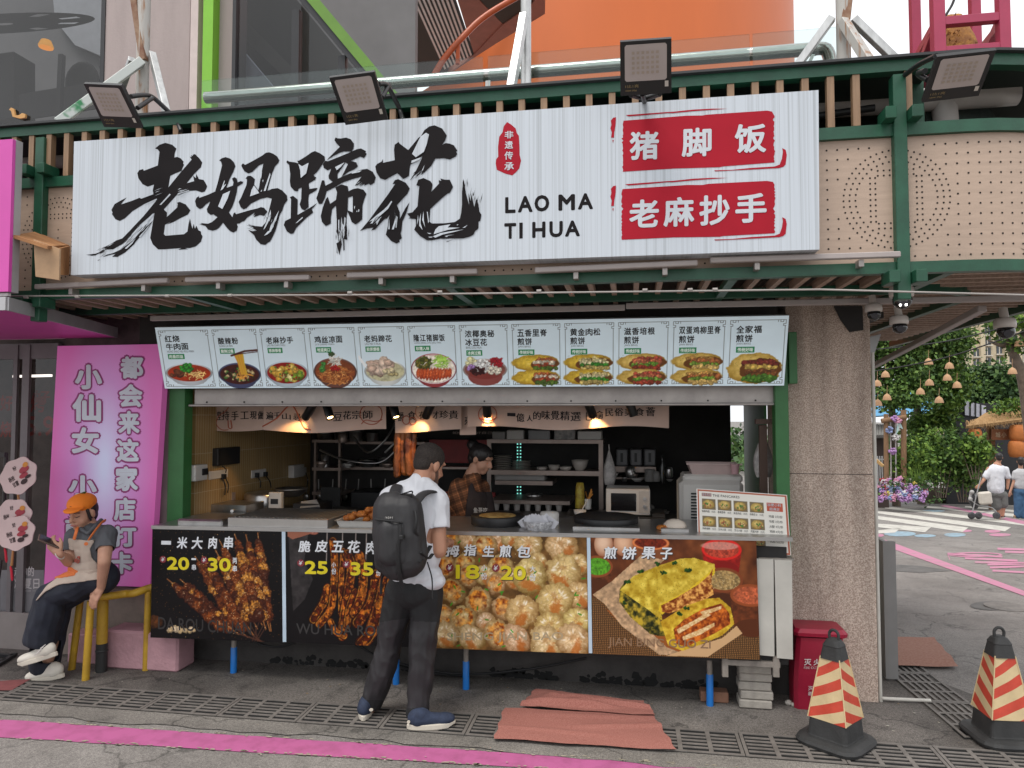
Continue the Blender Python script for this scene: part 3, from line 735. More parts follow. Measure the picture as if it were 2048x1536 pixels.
chars={
 (170,270,5.908):([
  [(828,158),(880,115),(950,92),(1030,115),(1080,160),(1060,215),(1055,265),(1090,258),(1130,275),(1165,315),(1158,335),(1170,352),(1150,395),(1140,425),(1080,447),(1008,482),(985,615),(1000,700),(880,830),(830,760),(800,660),(815,585),(740,610),(680,580),(630,510),(618,450),(640,415),(685,402),(695,422),(860,360),(880,200),(860,170)],
  [(1238,255),(1262,262),(1250,240),(1278,247),(1272,232),(1300,225),(1350,275),(1385,325),(1370,380),(1290,460),(1200,570),(1290,545),(1276,478),(1310,510),(1315,460),(1345,520),(1400,530),(1420,560),(1443,605),(1430,640),(1415,668),(1380,678),(1310,655),(1230,660),(1100,690),(930,880),(800,930),(640,1070),(560,1170),(440,1290),(330,1350),(230,1350),(260,1335),(190,1342),(300,1290),(370,1245),(440,1222),(530,1130),(585,1070),(690,960),(830,790),(985,620),(1130,440),(1260,290)],
  [(492,738),(445,790),(425,820),(560,775),(660,735),(820,685),(860,745),(700,815),(560,900),(470,985),(410,1015),(360,995),(318,935),(325,915),(312,885),(350,815),(420,775)],
  [(830,870),(930,880),(968,915),(965,970),(1090,855),(1095,815),(1085,800),(1120,790),(1190,820),(1245,890),(1215,940),(1120,985),(1040,1030),(970,1055),(1020,1020),(945,1060),(930,1170),(950,1190),(1170,1172),(1210,1140),(1222,1060),(1240,985),(1255,1060),(1270,1110),(1282,1050),(1300,1110),(1315,1070),(1340,1125),(1368,1140),(1372,1170),(1388,1195),(1370,1260),(1310,1315),(1240,1335),(1180,1335),(1220,1348),(1100,1355),(1140,1335),(940,1350),(865,1352),(800,1290),(770,1215),(790,1100),(805,1010)],
  [(805,1010),(700,1105),(620,1180),(560,1250),(440,1340),(320,1437),(380,1440),(470,1390),(580,1290),(600,1260),(660,1190),(760,1080)],[(15,1413),(60,1410),(130,1400),(230,1360),(120,1422),(80,1425)],[(210,1440),(260,1412),(330,1395),(440,1345),(420,1390),(300,1415)],[(145,1480),(180,1468),(160,1483)],[(130,1400),(200,1372),(260,1350),(180,1392)]],
  [[(880,825),(1000,693),(1012,705),(900,826)],[(700,820),(845,752),(852,762),(720,818)],[(548,1178),(600,1120),(655,1055),(658,1075),(575,1172)],[(720,1015),(800,930),(806,946),(745,1020)],[(1092,690),(1230,650),(1226,660),(1105,699)],[(640,738),(800,690),(812,698),(665,752)],[(620,1085),(660,1080),(650,1100),(630,1098)],[(640,1200),(720,1110),(770,1050),(735,1110),(650,1210)],[(470,1340),(560,1260),(600,1215),(560,1280),(490,1345)],[(685,1075),(740,1015),(745,1030),(700,1085)],[(400,1330),(450,1290),(520,1255),(470,1300),(420,1345)]]),
 (390,280,7.68):([
  [(370,312),(410,280),(470,262),(540,285),(600,345),(620,400),(590,480),(530,600),(480,735),(580,700),(590,650),(568,590),(605,570),(640,590),(655,650),(705,628),(725,640),(742,635),(728,668),(650,715),(640,800),(610,920),(570,1030),(520,1110),(575,1185),(590,1130),(615,1110),(630,1140),(850,1075),(960,1050),(1010,1030),(1060,1040),(1110,1100),(1060,1165),(1000,1150),(900,1185),(930,1140),(890,1165),(920,1110),(800,1190),(760,1240),(720,1255),(680,1280),(640,1285),(655,1330),(640,1390),(590,1420),(540,1400),(490,1350),(430,1270),(370,1345),(330,1375),(270,1392),(200,1375),(160,1320),(60,1290),(110,1290),(80,1275),(200,1285),(260,1260),(345,1185),(280,1140),(240,1150),(190,1110),(180,1060),(210,1005),(235,940),(170,985),(110,1045),(70,1060),(20,1020),(0,940),(20,890),(60,860),(60,890),(200,840),(310,790),(350,650),(415,390),(400,330)],
  [(712,400),(718,375),(738,360),(770,382),(870,330),(1030,240),(1090,195),(1140,188),(1200,210),(1260,250),(1295,310),(1280,350),(1230,400),(1180,520),(1140,660),(1110,780),(1180,750),(1270,738),(1340,775),(1410,850),(1420,920),(1370,990),(1340,1080),(1310,1130),(1290,1180),(1265,1290),(1240,1380),(1200,1470),(1180,1510),(1150,1560),(1120,1575),(1080,1610),(1010,1600),(940,1530),(900,1450),(870,1430),(815,1378),(880,1400),(950,1390),(880,1350),(815,1290),(920,1320),(1030,1330),(1090,1260),(1140,1060),(1180,900),(1110,880),(1000,905),(860,975),(790,1045),(745,1065),(700,1030),(670,950),(710,880),(790,690),(800,600),(775,590),(810,550),(860,550),(920,600),(905,680),(970,770),(985,720),(1010,560),(1050,360),(980,390),(880,490),(820,512),(760,480)]],
  [[(430,830),(540,780),(500,900),(420,1060),(355,1020)],[(845,865),(985,815),(960,770),(905,700),(870,760)],[(392,778),(450,620),(458,632),(436,705),(478,672),(470,690),(430,750)],[(1055,782),(1110,620),(1150,505),(1158,540),(1085,780)],[(1290,1080),(1235,1180),(1160,1320),(1130,1440),(1180,1370),(1250,1210)],[(1160,1070),(1120,1200),(1050,1380),(1085,1340),(1140,1230),(1165,1130)],[(1005,790),(1030,760),(1025,790)],[(1035,620),(1050,610),(1045,650)],[(1000,560),(1030,480),(1020,560),(1010,600)],[(1060,1470),(1120,1400),(1180,1390),(1110,1450)],[(1200,1240),(1220,1200),(1205,1330),(1170,1390)]]),
 (550,270,6.4):([
  [(145,350),(155,325),(185,340),(260,350),(300,365),(285,330),(310,325),(400,270),(470,220),(510,205),(570,230),(635,275),(640,320),(590,400),(540,470),(495,510),(510,535),(528,540),(515,570),(430,620),(440,690),(520,678),(545,678),(530,705),(435,760),(425,830),(430,920),(380,965),(340,945),(315,890),(335,820),(340,670),(300,690),(290,720),(250,715),(200,660),(190,600),(195,500),(180,380)],
  [(190,795),(230,778),(290,825),(285,1025),(440,935),(540,870),(470,950),(490,990),(400,1060),(330,1130),(270,1190),(235,1260),(200,1265),(150,1230),(112,1150),(130,1100),(200,1065),(205,820)],
  [(760,65),(775,30),(800,42),(840,45),(910,32),(970,55),(1010,110),(1005,170),(980,212),(880,210),(830,225),(800,240),(750,265),(660,325),(700,280),(830,150),(790,110)],
  [(612,375),(640,330),(680,335),(830,275),(950,225),(1050,180),(1100,172),(1165,205),(1155,225),(1175,240),(1155,270),(1140,295),(1090,275),(970,330),(1040,350),(1060,400),(1020,435),(940,470),(850,540),(935,370),(900,350),(800,500),(800,560),(890,520),(960,490),(1050,465),(1110,442),(1180,432),(1250,470),(1290,540),(1270,610),(1220,640),(1200,620),(1140,650),(1150,625),(1080,650),(1085,632),(1020,650),(1110,530),(1000,560),(860,610),(760,670),(660,720),(640,800),(600,880),(560,880),(528,810),(560,720),(600,580),(630,580),(645,650),(740,600),(690,560),(685,520),(720,430),(670,450),(625,420)],
  [(770,670),(850,632),(930,655),(940,720),(1000,690),(1060,680),(1130,700),(1170,750),(1140,830),(1120,900),(1115,1080),(1075,1115),(1030,1145),(980,1110),(960,1050),(920,960),(995,990),(995,780),(935,800),(930,950),(915,1050),(915,1200),(925,1340),(880,1330),(895,1200),(905,1060),(885,1040),(880,1150),(860,1130),(855,1050),(845,1050),(835,1300),(855,1400),(835,1480),(825,1536),(795,1430),(785,1385),(815,1370),(790,1240),(790,1100),(780,900),(730,950),(715,1060),(715,1130),(650,1165),(600,1110),(585,1040),(610,930),(650,820),(675,790),(705,880),(780,830),(795,730)],
  [(870,1290),(885,1340),(890,1470),(875,1480)],[(790,1400),(800,1520),(790,1510)]],
  [[(300,370),(345,400),(430,355),(400,490),(330,550),(322,450)],[(768,410),(890,350),(850,400),(790,450)],[(1040,985),(1050,960),(1055,985)],[(1068,950),(1080,955),(1075,985),(1065,980)],[(1012,920),(1025,905),(1018,955)],[(262,1130),(350,1050),(358,1060),(280,1125)],[(810,1090),(822,1080),(822,1230),(812,1350)],[(990,480),(1110,452),(1080,475),(980,495)]]),
 (720,240,5.908):([
  [(180,550),(200,520),(255,490),(270,460),(270,505),(410,475),(402,350),(410,290),(440,270),(455,258),(470,280),(570,355),(690,210),(720,190),(760,120),(820,75),(880,62),(970,100),(1025,180),(1005,240),(970,295),(1010,272),(1060,278),(1110,300),(1150,360),(1135,375),(1148,400),(1130,430),(1060,465),(1000,450),(890,455),(840,540),(770,610),(720,650),(740,600),(650,695),(700,620),(720,590),(585,718),(650,620),(680,560),(740,430),(600,520),(588,560),(580,655),(545,680),(510,695),(440,625),(300,705),(240,690),(195,620)],
  [(385,755),(412,710),(450,698),(540,740),(588,810),(560,870),(435,1005),(470,1090),(470,1170),(530,1050),(585,970),(550,1090),(520,1160),(500,1200),(490,1300),(480,1340),(494,1395),(465,1420),(470,1440),(430,1458),(370,1430),(305,1355),(330,1250),(335,1180),(350,1120),(320,1160),(290,1170),(240,1220),(180,1290),(130,1305),(160,1270),(80,1280),(0,1310),(110,1180),(190,1070),(330,880),(415,755)],
  [(665,770),(690,705),(750,685),(830,720),(858,760),(840,850),(935,750),(930,710),(960,720),(950,690),(1000,705),(1060,705),(1100,790),(1060,860),(1030,870),(980,910),(830,1050),(820,1200),(850,1222),(1000,1220),(1120,1205),(1180,1165),(1195,1100),(1205,1000),(1205,850),(1215,760),(1225,700),(1235,760),(1250,860),(1290,1010),(1280,860),(1310,960),(1310,855),(1335,960),(1350,1030),(1375,925),(1400,1000),(1410,1080),(1435,1120),(1420,1190),(1400,1200),(1400,1270),(1390,1290),(1360,1310),(1340,1355),(1290,1380),(1220,1397),(950,1402),(1040,1380),(850,1420),(790,1420),(710,1370),(640,1295),(660,1250),(660,1170),(570,1160),(595,1150),(555,1105),(620,1090),(680,1020),(690,900),(700,780)]],
  [[(715,195),(780,150),(815,170),(790,280),(755,375),(660,440),(615,400)],[(610,480),(720,440),(735,425),(700,470),(605,510)],[(370,955),(330,1010),(280,1060),(190,1130),(110,1200),(170,1180),(240,1130),(330,1050),(380,965)],[(120,1225),(180,1150),(150,1220)],[(190,1205),(250,1140),(200,1240)],[(408,1065),(420,1150),(400,1220),(375,1295),(400,1290),(425,1200)],[(430,1130),(445,1150),(430,1275),(420,1270)],[(720,1100),(700,1180),(700,1250),(740,1300),(715,1220)],[(750,1080),(735,1180),(770,1270),(755,1190)],[(790,1085),(800,1085),(815,1200),(805,1220)],[(685,1120),(672,1240),(690,1180)],[(890,1295),(930,1255),(1070,1232),(1035,1270),(1180,1272),(1030,1300),(870,1350)],[(860,1375),(950,1335),(1050,1318),(1225,1293),(1100,1325),(980,1352),(890,1390)],[(1210,1275),(1270,1240),(1240,1270)],[(1140,1240),(1165,1230),(1150,1245)],[(810,1380),(860,1378),(850,1388),(815,1388)],[(730,600),(765,525),(745,590),(690,640)],[(350,1290),(345,1160),(335,1290)],[(790,1330),(845,1340),(820,1347)]])}
ink_mb,wh_mb=MB(),MB()
for (ox,oy,sc_),(blk,wht) in chars.items():
    for p in blk:brush(ink_mb,p,(ox,oy),sc_)
for (ox,oy,sc_),(blk,wht) in chars.items():
    for p in wht:brush(wh_mb,p,(ox,oy),sc_)
# fine dry-brush hairs dragged off the stroke ends
random.seed(31)
for (ox,oy,sc_,pts) in ((170,270,5.908,[(230,1350,-.85,.5),(330,1300,-.8,.45),(560,1200,-.7,.7),(700,1080,-.7,.7),(820,690,.9,-.35),(1100,690,.9,-.3)]),(550,270,6.4,[(800,1200,.02,1),(830,1250,0,1),(880,1150,.02,1),(905,1200,0,1),(1100,600,-.6,.5)]),(720,240,5.908,[(1225,800,.05,-1),(1300,900,.2,-1),(1370,980,.2,-1),(250,1150,-.75,.7),(700,620,-.7,.7),(1000,1390,1,-.1)]),(390,280,7.68,[(1200,1200,-.4,1),(1130,1150,-.35,1),(900,1360,-.9,-.3),(1290,1150,-.3,1)])):
    for (x,y,dx,dy) in pts:
        for k in range(9):
            a,b=x+random.uniform(-45,45)*abs(dy)+random.uniform(-10,10),y+random.uniform(-45,45)*abs(dx)+random.uniform(-10,10);l_=random.uniform(40,130);w_=random.uniform(1.5,5)
            brush(ink_mb if random.random() < .62 else wh_mb,[(a,b),(a+dx*l_*.5-dy*w_,b+dy*l_*.5+dx*w_),(a+dx*l_,b+dy*l_),(a+dx*l_*.5+dy*w_,b+dy*l_*.5-dx*w_)],(ox,oy),sc_)
ink_mb.build('brush_lettering',ink,sign)
wh_mb.build('dry_brush_streaks',signw,sign)
# latin lines, letter by letter as the photograph spaces them
lat=MB();o2=(980,200);s2=5.12
def L2(ch,x0,y0,x1,y1,sl=-.035):
    a=lambda x,y:P(o2[0]+x/s2,o2[1]+y/s2,SY-.0012)
    dx=(x1-x0)*sl
    txt(lat,ch,[a(x0,y1),a(x1,y1+dx),a(x1,y0+dx),a(x0,y0)],.05 if ch != 'I' else 0)
for ch,x0,y0,x1,y1 in (('L',155,995,262,1160),('A',285,985,437,1152),('O',455,975,607,1145),('M',700,968,870,1134),('A',900,957,1055,1122),('T',146,1262,268,1424),('I',300,1256,335,1418),('H',432,1248,568,1413),('U',608,1242,745,1408),('A',768,1236,921,1400)):L2(ch,x0,y0,x1,y1)
lat.build('latin_lettering',ink,sign)
# red seals
sm=MB();o3=(1210,200);s3=5.121
proud[0]=.001
oval=[(175,225),(215,250),(262,290),(275,340),(295,365),(302,470),(303,560),(318,620),(300,700),(265,740),(228,772),(160,755),(70,715),(58,650),(62,610),(84,580),(82,480),(95,375),(128,330),(140,270)]
brush(sm,[(x,y) for x,y in oval],(980,200),5.12)
for dy,dx in ((0,0),(0,0)):pass
random.seed(2)
def jag(p,q,n,amp):return [(p[0]+(q[0]-p[0])*i/n+(random.uniform(-amp,amp) if 0 < i else 0),p[1]+(q[1]-p[1])*i/n) for i in range(n)]
for c in ((190,212,(840,160),(1000,158),(1040,150),(1660,108),(1710,118),(1728,150),(1738,640),(1215,680),(180,735)),(180,912,(840,870),(1000,870),(1060,858),(1660,828),(1720,838),(1738,870),(1738,1365),(1215,1393),(172,1432))):
    x0,y0,a,b,c1,d,e,f_,g_,h_,i_=c
    right=jag(f_,g_,34,9);mid=[(1735,(f_[1]+g_[1])/2-30),(1722,(f_[1]+g_[1])/2-5),(1742,(f_[1]+g_[1])/2+25)]
    k=len(right)//2;right=right[:k-2]+mid+right[k+2:]
    left=jag(i_,(x0-8,y0+20),30,6);k=18;left=left[:k]+[(172,left[k][1]),(188,left[k][1]-18),(168,left[k][1]-40)]+left[k+3:]
    brush(sm,[(x0,y0),a,b,c1,d,e]+right+[(g_[0]-5,g_[1]),h_,(h_[0]-40,h_[1]+8),(700,(h_[1]+i_[1])/2-5)]+left,o3,s3)
for dy in (0,708):
    e=-8 if dy else 0
    brush(sm,[(212+e,158+dy-4),(400,143+dy-3),(650,122+dy),(700,120+dy),(900,98+dy),(1100,88+dy),(1258,86+dy+3),(1100,100+dy),(900,115+dy),(690,135+dy),(640,134+dy),(400,156+dy),(240,168+dy)],o3,s3)
    brush(sm,[(1118,722+dy-2),(1300,715+dy),(1500,695+dy),(1740,680+dy),(1790,660+dy),(1812,600+dy),(1822,530+dy),(1815,492+dy),(1850,510+dy),(1862,560+dy),(1850,660+dy),(1825,685+dy),(1780,697+dy),(1500,712+dy),(1130,731+dy)],o3,s3)
    yy=dy-8 if dy else 0
    brush(sm,[(85,180+yy),(113,176+yy),(108,260+yy),(95,330+yy),(92,385+yy),(62,385+yy),(70,330+yy),(55,290+yy),(66,250+yy),(60,210+yy)],o3,s3)
    brush(sm,[(75,410+yy),(90,408+yy),(82,440+yy)],o3,s3)
sm.build('red_seal',red,sign)
sl_=MB()
def L3(ch,x0,y0,x1,y1,org=o3,s_=s3,bold=.03,pr=.0035,sl=-.04):
    a=lambda x,y:P(org[0]+x/s_,org[1]+y/s_,SY-pr);dx=(x1-x0)*sl
    txt(sl_,ch,[a(x0,y1),a(x1,y1+dx),a(x1,y0+dx),a(x0,y0)],bold)
for c in (('猪',252,325,552,618),('脚',785,290,1092,585),('饭',1328,250,1652,548),('老',248,1025,552,1312),('麻',598,1000,915,1302),('抄',965,980,1278,1288),('手',1335,962,1655,1262)):L3(*c)
for c in (('非',150,318,240,395),('遗',150,422,235,500),('传',148,528,235,612),('承',146,640,244,720)):L3(*c,org=(980,200),s_=5.12,bold=.02)
sl_.build('seal_lettering',cream_w,sign)

# ================================================================== MENU BOARD
mpic=MC('backlit_print',.35,estr=.16)
TL,TR,BL,BR=P(310,655,.02),P(1578,631,.02),P(330,777,.15),P(1568,771,.15)
menu=thing('menu_board',(-1.2,.1,2.0),'long backlit menu board of twelve framed dishes hung over the counter','menu board')
BC=(206,222,230)
mb=MB();slab(mb,[BL,BR,TR,TL],.05);mb.build('case',M('menu_case',(.45,.5,.52),.45),menu)
txk=MB();txg=MB();txb=MB();txs=MB()
bx=[310,418,514,611,711,810,913,1018,1124,1232,1342,1456,1578]
us=[(P(x,655-(x-310)*.019,.02).x-TL.x)/(TR.x-TL.x) for x in bx]
mq=[BL,BR,TR,TL]
names=[('红烧|牛肉面','HONG SHAO NIU ROU MIAN','肉香四溢'),('酸辣粉','SUAN LA FEN','酸辣过瘾'),('老麻抄手','LAO MA CHAO SHOU','够麻够香'),('鸡丝凉面','JI SI LIANG MIAN','地道爽口'),('老妈蹄花','LAO MA TI HUA','胶原爆棚'),('隆江猪脚饭','LONG JIANG ZHU JIAO FAN','软糯入味'),('浓椰奥秘|冰豆花','BING DOU HUA','冰爽过瘾'),('五香里脊|煎饼','JIAN BING','传统好味'),('黄金肉松|煎饼','JIAN BING','传统好味'),('滋香培根|煎饼','JIAN BING','传统好味'),('双蛋鸡柳里脊|煎饼','JIAN BING','传统好味'),('全家福|煎饼','JIAN BING','传统好味')]
def noodles(a,cx,cy,rx,ry,cols,n,seed):
    q=np.random.default_rng(seed)
    for k in range(n):
        t,r_=q.uniform(0,6.28),q.uniform(0,.85)**.6;x,y=cx+rx*r_*math.cos(t),cy+ry*r_*math.sin(t);an=q.uniform(0,6.28);l_=q.uniform(3,9);cv=q.uniform(-3,3)
        c=np.array(cols[q.integers(len(cols))])*q.uniform(.75,1.12)
        a.line([(x-l_*math.cos(an),y-l_*.6*math.sin(an)),(x+cv*math.sin(an),y-cv*math.cos(an)),(x+l_*math.cos(an),y+l_*.6*math.sin(an))],.9,np.minimum(c,255),.95)
def blobs(a,cx,cy,rx,ry,cols,n,r0,r1,seed,spec=.0):
    q=np.random.default_rng(seed)
    for k in range(n):
        t,r_=q.uniform(0,6.28),q.uniform(0,1)**.5;x,y=cx+rx*r_*math.cos(t),cy+ry*r_*math.sin(t);c=np.array(cols[q.integers(len(cols))]);r2=q.uniform(r0,r1)
        a.ball(x,y,r2*q.uniform(.9,1.5),r2,c*.45,np.minimum(c*1.12,255),q.uniform(0,3),.35,max(2.5,r2*.8),.35,spec)
def bowl(a,cx,cy,rx,ry,rim,soup,depth=14,glass=False):
    m=np.maximum(a.emask(cx,cy,rx,ry)[0],a.polym([(cx-rx,cy),(cx+rx,cy),(cx+rx*.55,cy+depth+ry*.5),(cx-rx*.55,cy+depth+ry*.5)]))
    m=np.maximum(m,a.emask(cx,cy+depth*.6,rx*.8,ry*.95)[0]);sh=np.clip(1-.35*np.abs((a.x-cx)/rx)**2-.18*(a.y-cy)/(ry+depth),.3,1)[...,None]
    a.put(m*(.6 if glass else 1),np.array(rim)/255.*sh);a.put(a.emask(cx,cy,rx*.92,ry*.88)[0],np.array(soup)/255.*(.75+.5*a.n(6))[...,None])
def dish(i,a):
    cx,cy=52,108;q=i
    if i == 0:
        bowl(a,cx,cy,45,23,(200,205,210),(150,45,15));noodles(a,62,112,24,12,[(235,205,130)],26,1);blobs(a,30,110,14,9,[(110,60,35),(80,42,25)],22,2,5,2);blobs(a,50,96,12,10,[(50,150,45),(30,110,30)],34,2,4,3)
    elif i == 1:
        bowl(a,cx,cy+4,46,27,(70,75,110),(60,18,14));blobs(a,cx,cy+4,34,17,[(60,25,18),(100,40,25),(70,120,50),(190,170,120)],90,2,4,4);noodles(a,62,112,14,15,[(215,150,60)],30,5)
        for k in range(12):a.line([(46+k*1.7,62+abs(k-6)*.5),(52+k*1.2,84),(56+k*1.1,112)],1.2,(205-6*(k % 3),135+8*(k % 4),45))
        a.line([(40,68),(70,58),(96,56)],2.2,(75,35,30));a.line([(44,66),(96,60)],1.0,(60,25,25))
    elif i == 2:
        bowl(a,cx,cy+2,46,28,(190,205,215),(130,20,14));blobs(a,cx,cy+1,34,18,[(225,195,90),(205,160,60),(235,215,140),(120,150,40)],34,4,8,6,.5);blobs(a,cx,cy,36,18,[(150,30,20),(70,130,50)],26,1,2.2,7)
    elif i == 3:
        bowl(a,cx,cy,45,32,(110,70,60),(120,60,30));noodles(a,cx,cy+8,38,24,[(190,120,60),(160,90,40),(215,150,85)],110,8);blobs(a,26,95,6,12,[(70,140,60)],12,2,4,9);noodles(a,52,82,16,14,[(225,220,210),(190,190,180)],40,10);blobs(a,52,100,10,6,[(170,30,25)],14,2,4,11);blobs(a,48,68,6,4,[(60,80,40)],8,1.5,3,12)
    elif i == 4:
        bowl(a,cx+2,cy,44,26,(225,228,225),(180,175,140));a.line([(0,74),(14,96)],3,(225,228,228));blobs(a,44,96,24,16,[(205,175,155),(190,155,135),(220,195,175)],26,6,11,13,.4);blobs(a,66,112,14,8,[(215,200,160),(185,170,120)],12,3,6,14)
    elif i == 5:
        bowl(a,cx,cy-4,46,35,(160,60,65),(225,215,200));a.put(a.emask(cx,cy-4,44,33)[0]*(a.emask(cx,cy-4,42,31.5)[0] < .5),(225,220,218));blobs(a,32,90,14,14,[(90,100,35),(120,110,45),(70,75,25)],46,2,4.5,15);noodles(a,68,88,18,15,[(150,200,70),(180,215,100)],60,16)
        for k in range(11):a.ball(20+k*6.4,116-abs(k-5)*.5,4.2,15-abs(k-5)*.8,(110,25,12),(215,100,50),.15,.2,4,.5,.6)
    elif i == 6:
        bowl(a,cx,cy-2,44,24,(190,165,160),(120,70,60),20);a.put(a.emask(cx,cy+14,34,20)[0]*.8,(120,45,40));blobs(a,26,88,12,9,[(225,220,170)],14,3,6,17);blobs(a,52,96,20,12,[(235,232,225)],40,2,5,18);blobs(a,76,90,13,10,[(165,20,35)],40,1.8,3,19,.5);blobs(a,38,108,14,9,[(70,25,25),(50,15,18)],40,2,3,20);blobs(a,72,108,15,8,[(230,220,200)],22,2,4,21);blobs(a,24,100,5,6,[(170,130,190)],6,3,5,22)
    else:
        two=i < 11;st=30 + i
        lay={7:[(200,110,60),(230,215,190),(170,70,40),(90,120,40)],8:[(225,205,140),(235,220,170),(60,140,40),(215,190,110)],9:[(190,80,60),(215,120,80),(110,160,50),(160,60,40)],10:[(215,160,80),(190,110,60),(120,160,50),(230,190,110)],11:[(130,50,40),(230,190,90),(120,70,35),(80,130,40)]}[i]
        for (y0,hh) in (((92,18),(124,17)) if two else ((108,33),)):
            a.ball(50,y0,47,hh,(120,85,15),(232,200,70) if i < 9 else (235,205,120),-.03,.1,9,.3,.3)
            x_in=68 if i == 7 else 60;rin=27 if i == 7 else 36
            a.put(a.emask(x_in,y0+3,rin,hh*.72,-.08,1,.1)[0],(95,55,20))
            for k,c in enumerate(lay):
                yy=y0-hh*.42+hh*.34*k+2;blobs(a,x_in+1,yy,rin*.82,hh*.12+1.5,[c,tuple(np.array(c)*.8)],26 if two else 44,2,4.4 if two else 6,st+k*7+int(y0),.3)
            a.fleck(a.emask(44,y0-hh*.5,40,hh*.5)[0],26,(60,50,15),.5,st)
wl=M('menu_white_lettering',(.75,.8,.75),.5,emit=(.75,.8,.75),estr=.15);gl2=M('menu_green_tag',(.01,.20,.07),.5,emit=(.01,.20,.07),estr=.15);bk=M('menu_black_lettering',(.012,.012,.014),.5)
for i in range(12):
    A=Art(146,104,BC)
    A.im *= (.97+.05*A.n(30))[...,None]
    A.im=np.where(A.im > 0,A.im,0)
    fr=(70,66,62)
    for (p,q) in (((16,8),(88,8)),((16,140),(88,140)),((6,20),(6,128)),((98,20),(98,128))):A.line([p,q],.55,fr,.9)
    for sx in (0,1):
        for sy in (0,1):
            X=lambda v:104-v if sx else v
            Y_=lambda v:146-v-2 if sy else v+4
            A.line([(X(5),Y_(16)),(X(9),Y_(16)),(X(9),Y_(12)),(X(5),Y_(12)),(X(5),Y_(4)),(X(14),Y_(4)),(X(14),Y_(8)),(X(9),Y_(8)),(X(9),Y_(4))],.55,fr,.9);A.line([(X(14),Y_(4)),(X(18),Y_(4)),(X(18),Y_(8))],.5,fr,.9)
    dish(i,A)
    uq=qsub(mq,us[i],0,us[i+1],1)
    o=picture('dish_picture',A.im,uq,mpic,menu,.0015)
    nm,pin,tg=names[i];lines=nm.split('|');v=.87 if len(lines) == 2 else .82
    ch_w=.158
    for k,ln in enumerate(lines):
        u0=.15;v1=v-k*.128;cw=.112 if len(ln) > 4 else .132
        for j,ch in enumerate(ln):txt(txk,ch,qsub(uq,u0+j*(cw+.012),v1-.108,u0+j*(cw+.012)+cw,v1),.028,0,.003)
    vb=v-len(lines)*.128
    txt(txs,pin,qsub(uq,.16,vb-.022,.16+min(.02*len(pin)+.06,.55),vb+.012),.0,0,.003)
    g0_=vb-.10;gq_=qsub(uq,.16,g0_-.03,.47,g0_+.055);n_=(gq_[1]-gq_[0]).cross(gq_[3]-gq_[0]).normalized()
    txg.poly([p+n_*.0025 for p in gq_]);txt(txb,tg,qsub(gq_,.08,.16,.92,.84),.02,0,.004)
txk.build('dish_name_lettering',bk,menu);txs.build('pinyin_lettering',M('menu_grey_lettering',(.12,.12,.13),.5),menu);txg.build('green_tag',gl2,menu);txb.build('tag_lettering',wl,menu)

# ================================================================== FOOD POSTERS ON THE COUNTER FRONT
PY=-.05
ppic=MC('poster_print',.45,spec=.22)
pw=M('poster_white_lettering',(.72,.75,.78),.45);py=M('poster_yellow_numerals',(.72,.60,.01),.45);pr_=M('poster_red_dot',(.22,.02,.03),.45);pd=M('poster_shadow_lettering',(.03,.02,.02),.5);ghost=M('poster_ghost_lettering',(.10,.095,.09),.5)
ztl,ztr=(305,1053),(1512,1074);zbl,zbr=(301,1275),(1520,1320)
edge=[301,569,845,1181,1520]       # bottom px of the borders
topx=[305,567,842,1177,1512]
def pyt(x):return 1053+(x-305)*.0178
def pyb(x):return 1275+(x-301)*.0369
def pq(i,gap=4):
    a,b=edge[i]+(gap if i else 0),edge[i+1]-(gap if i < 3 else 0);c,d=topx[i]+(gap if i else 0),topx[i+1]-(gap if i < 3 else 0)
    return [P(a,pyb(a),PY),P(b,pyb(b),PY),P(d,pyt(d),PY),P(c,pyt(c),PY)]
def zc(pts,o,s_,i):return [((x/s_+o[0])-edge[i]-2,(y/s_+o[1])-pyt(edge[i])) for x,y in pts]
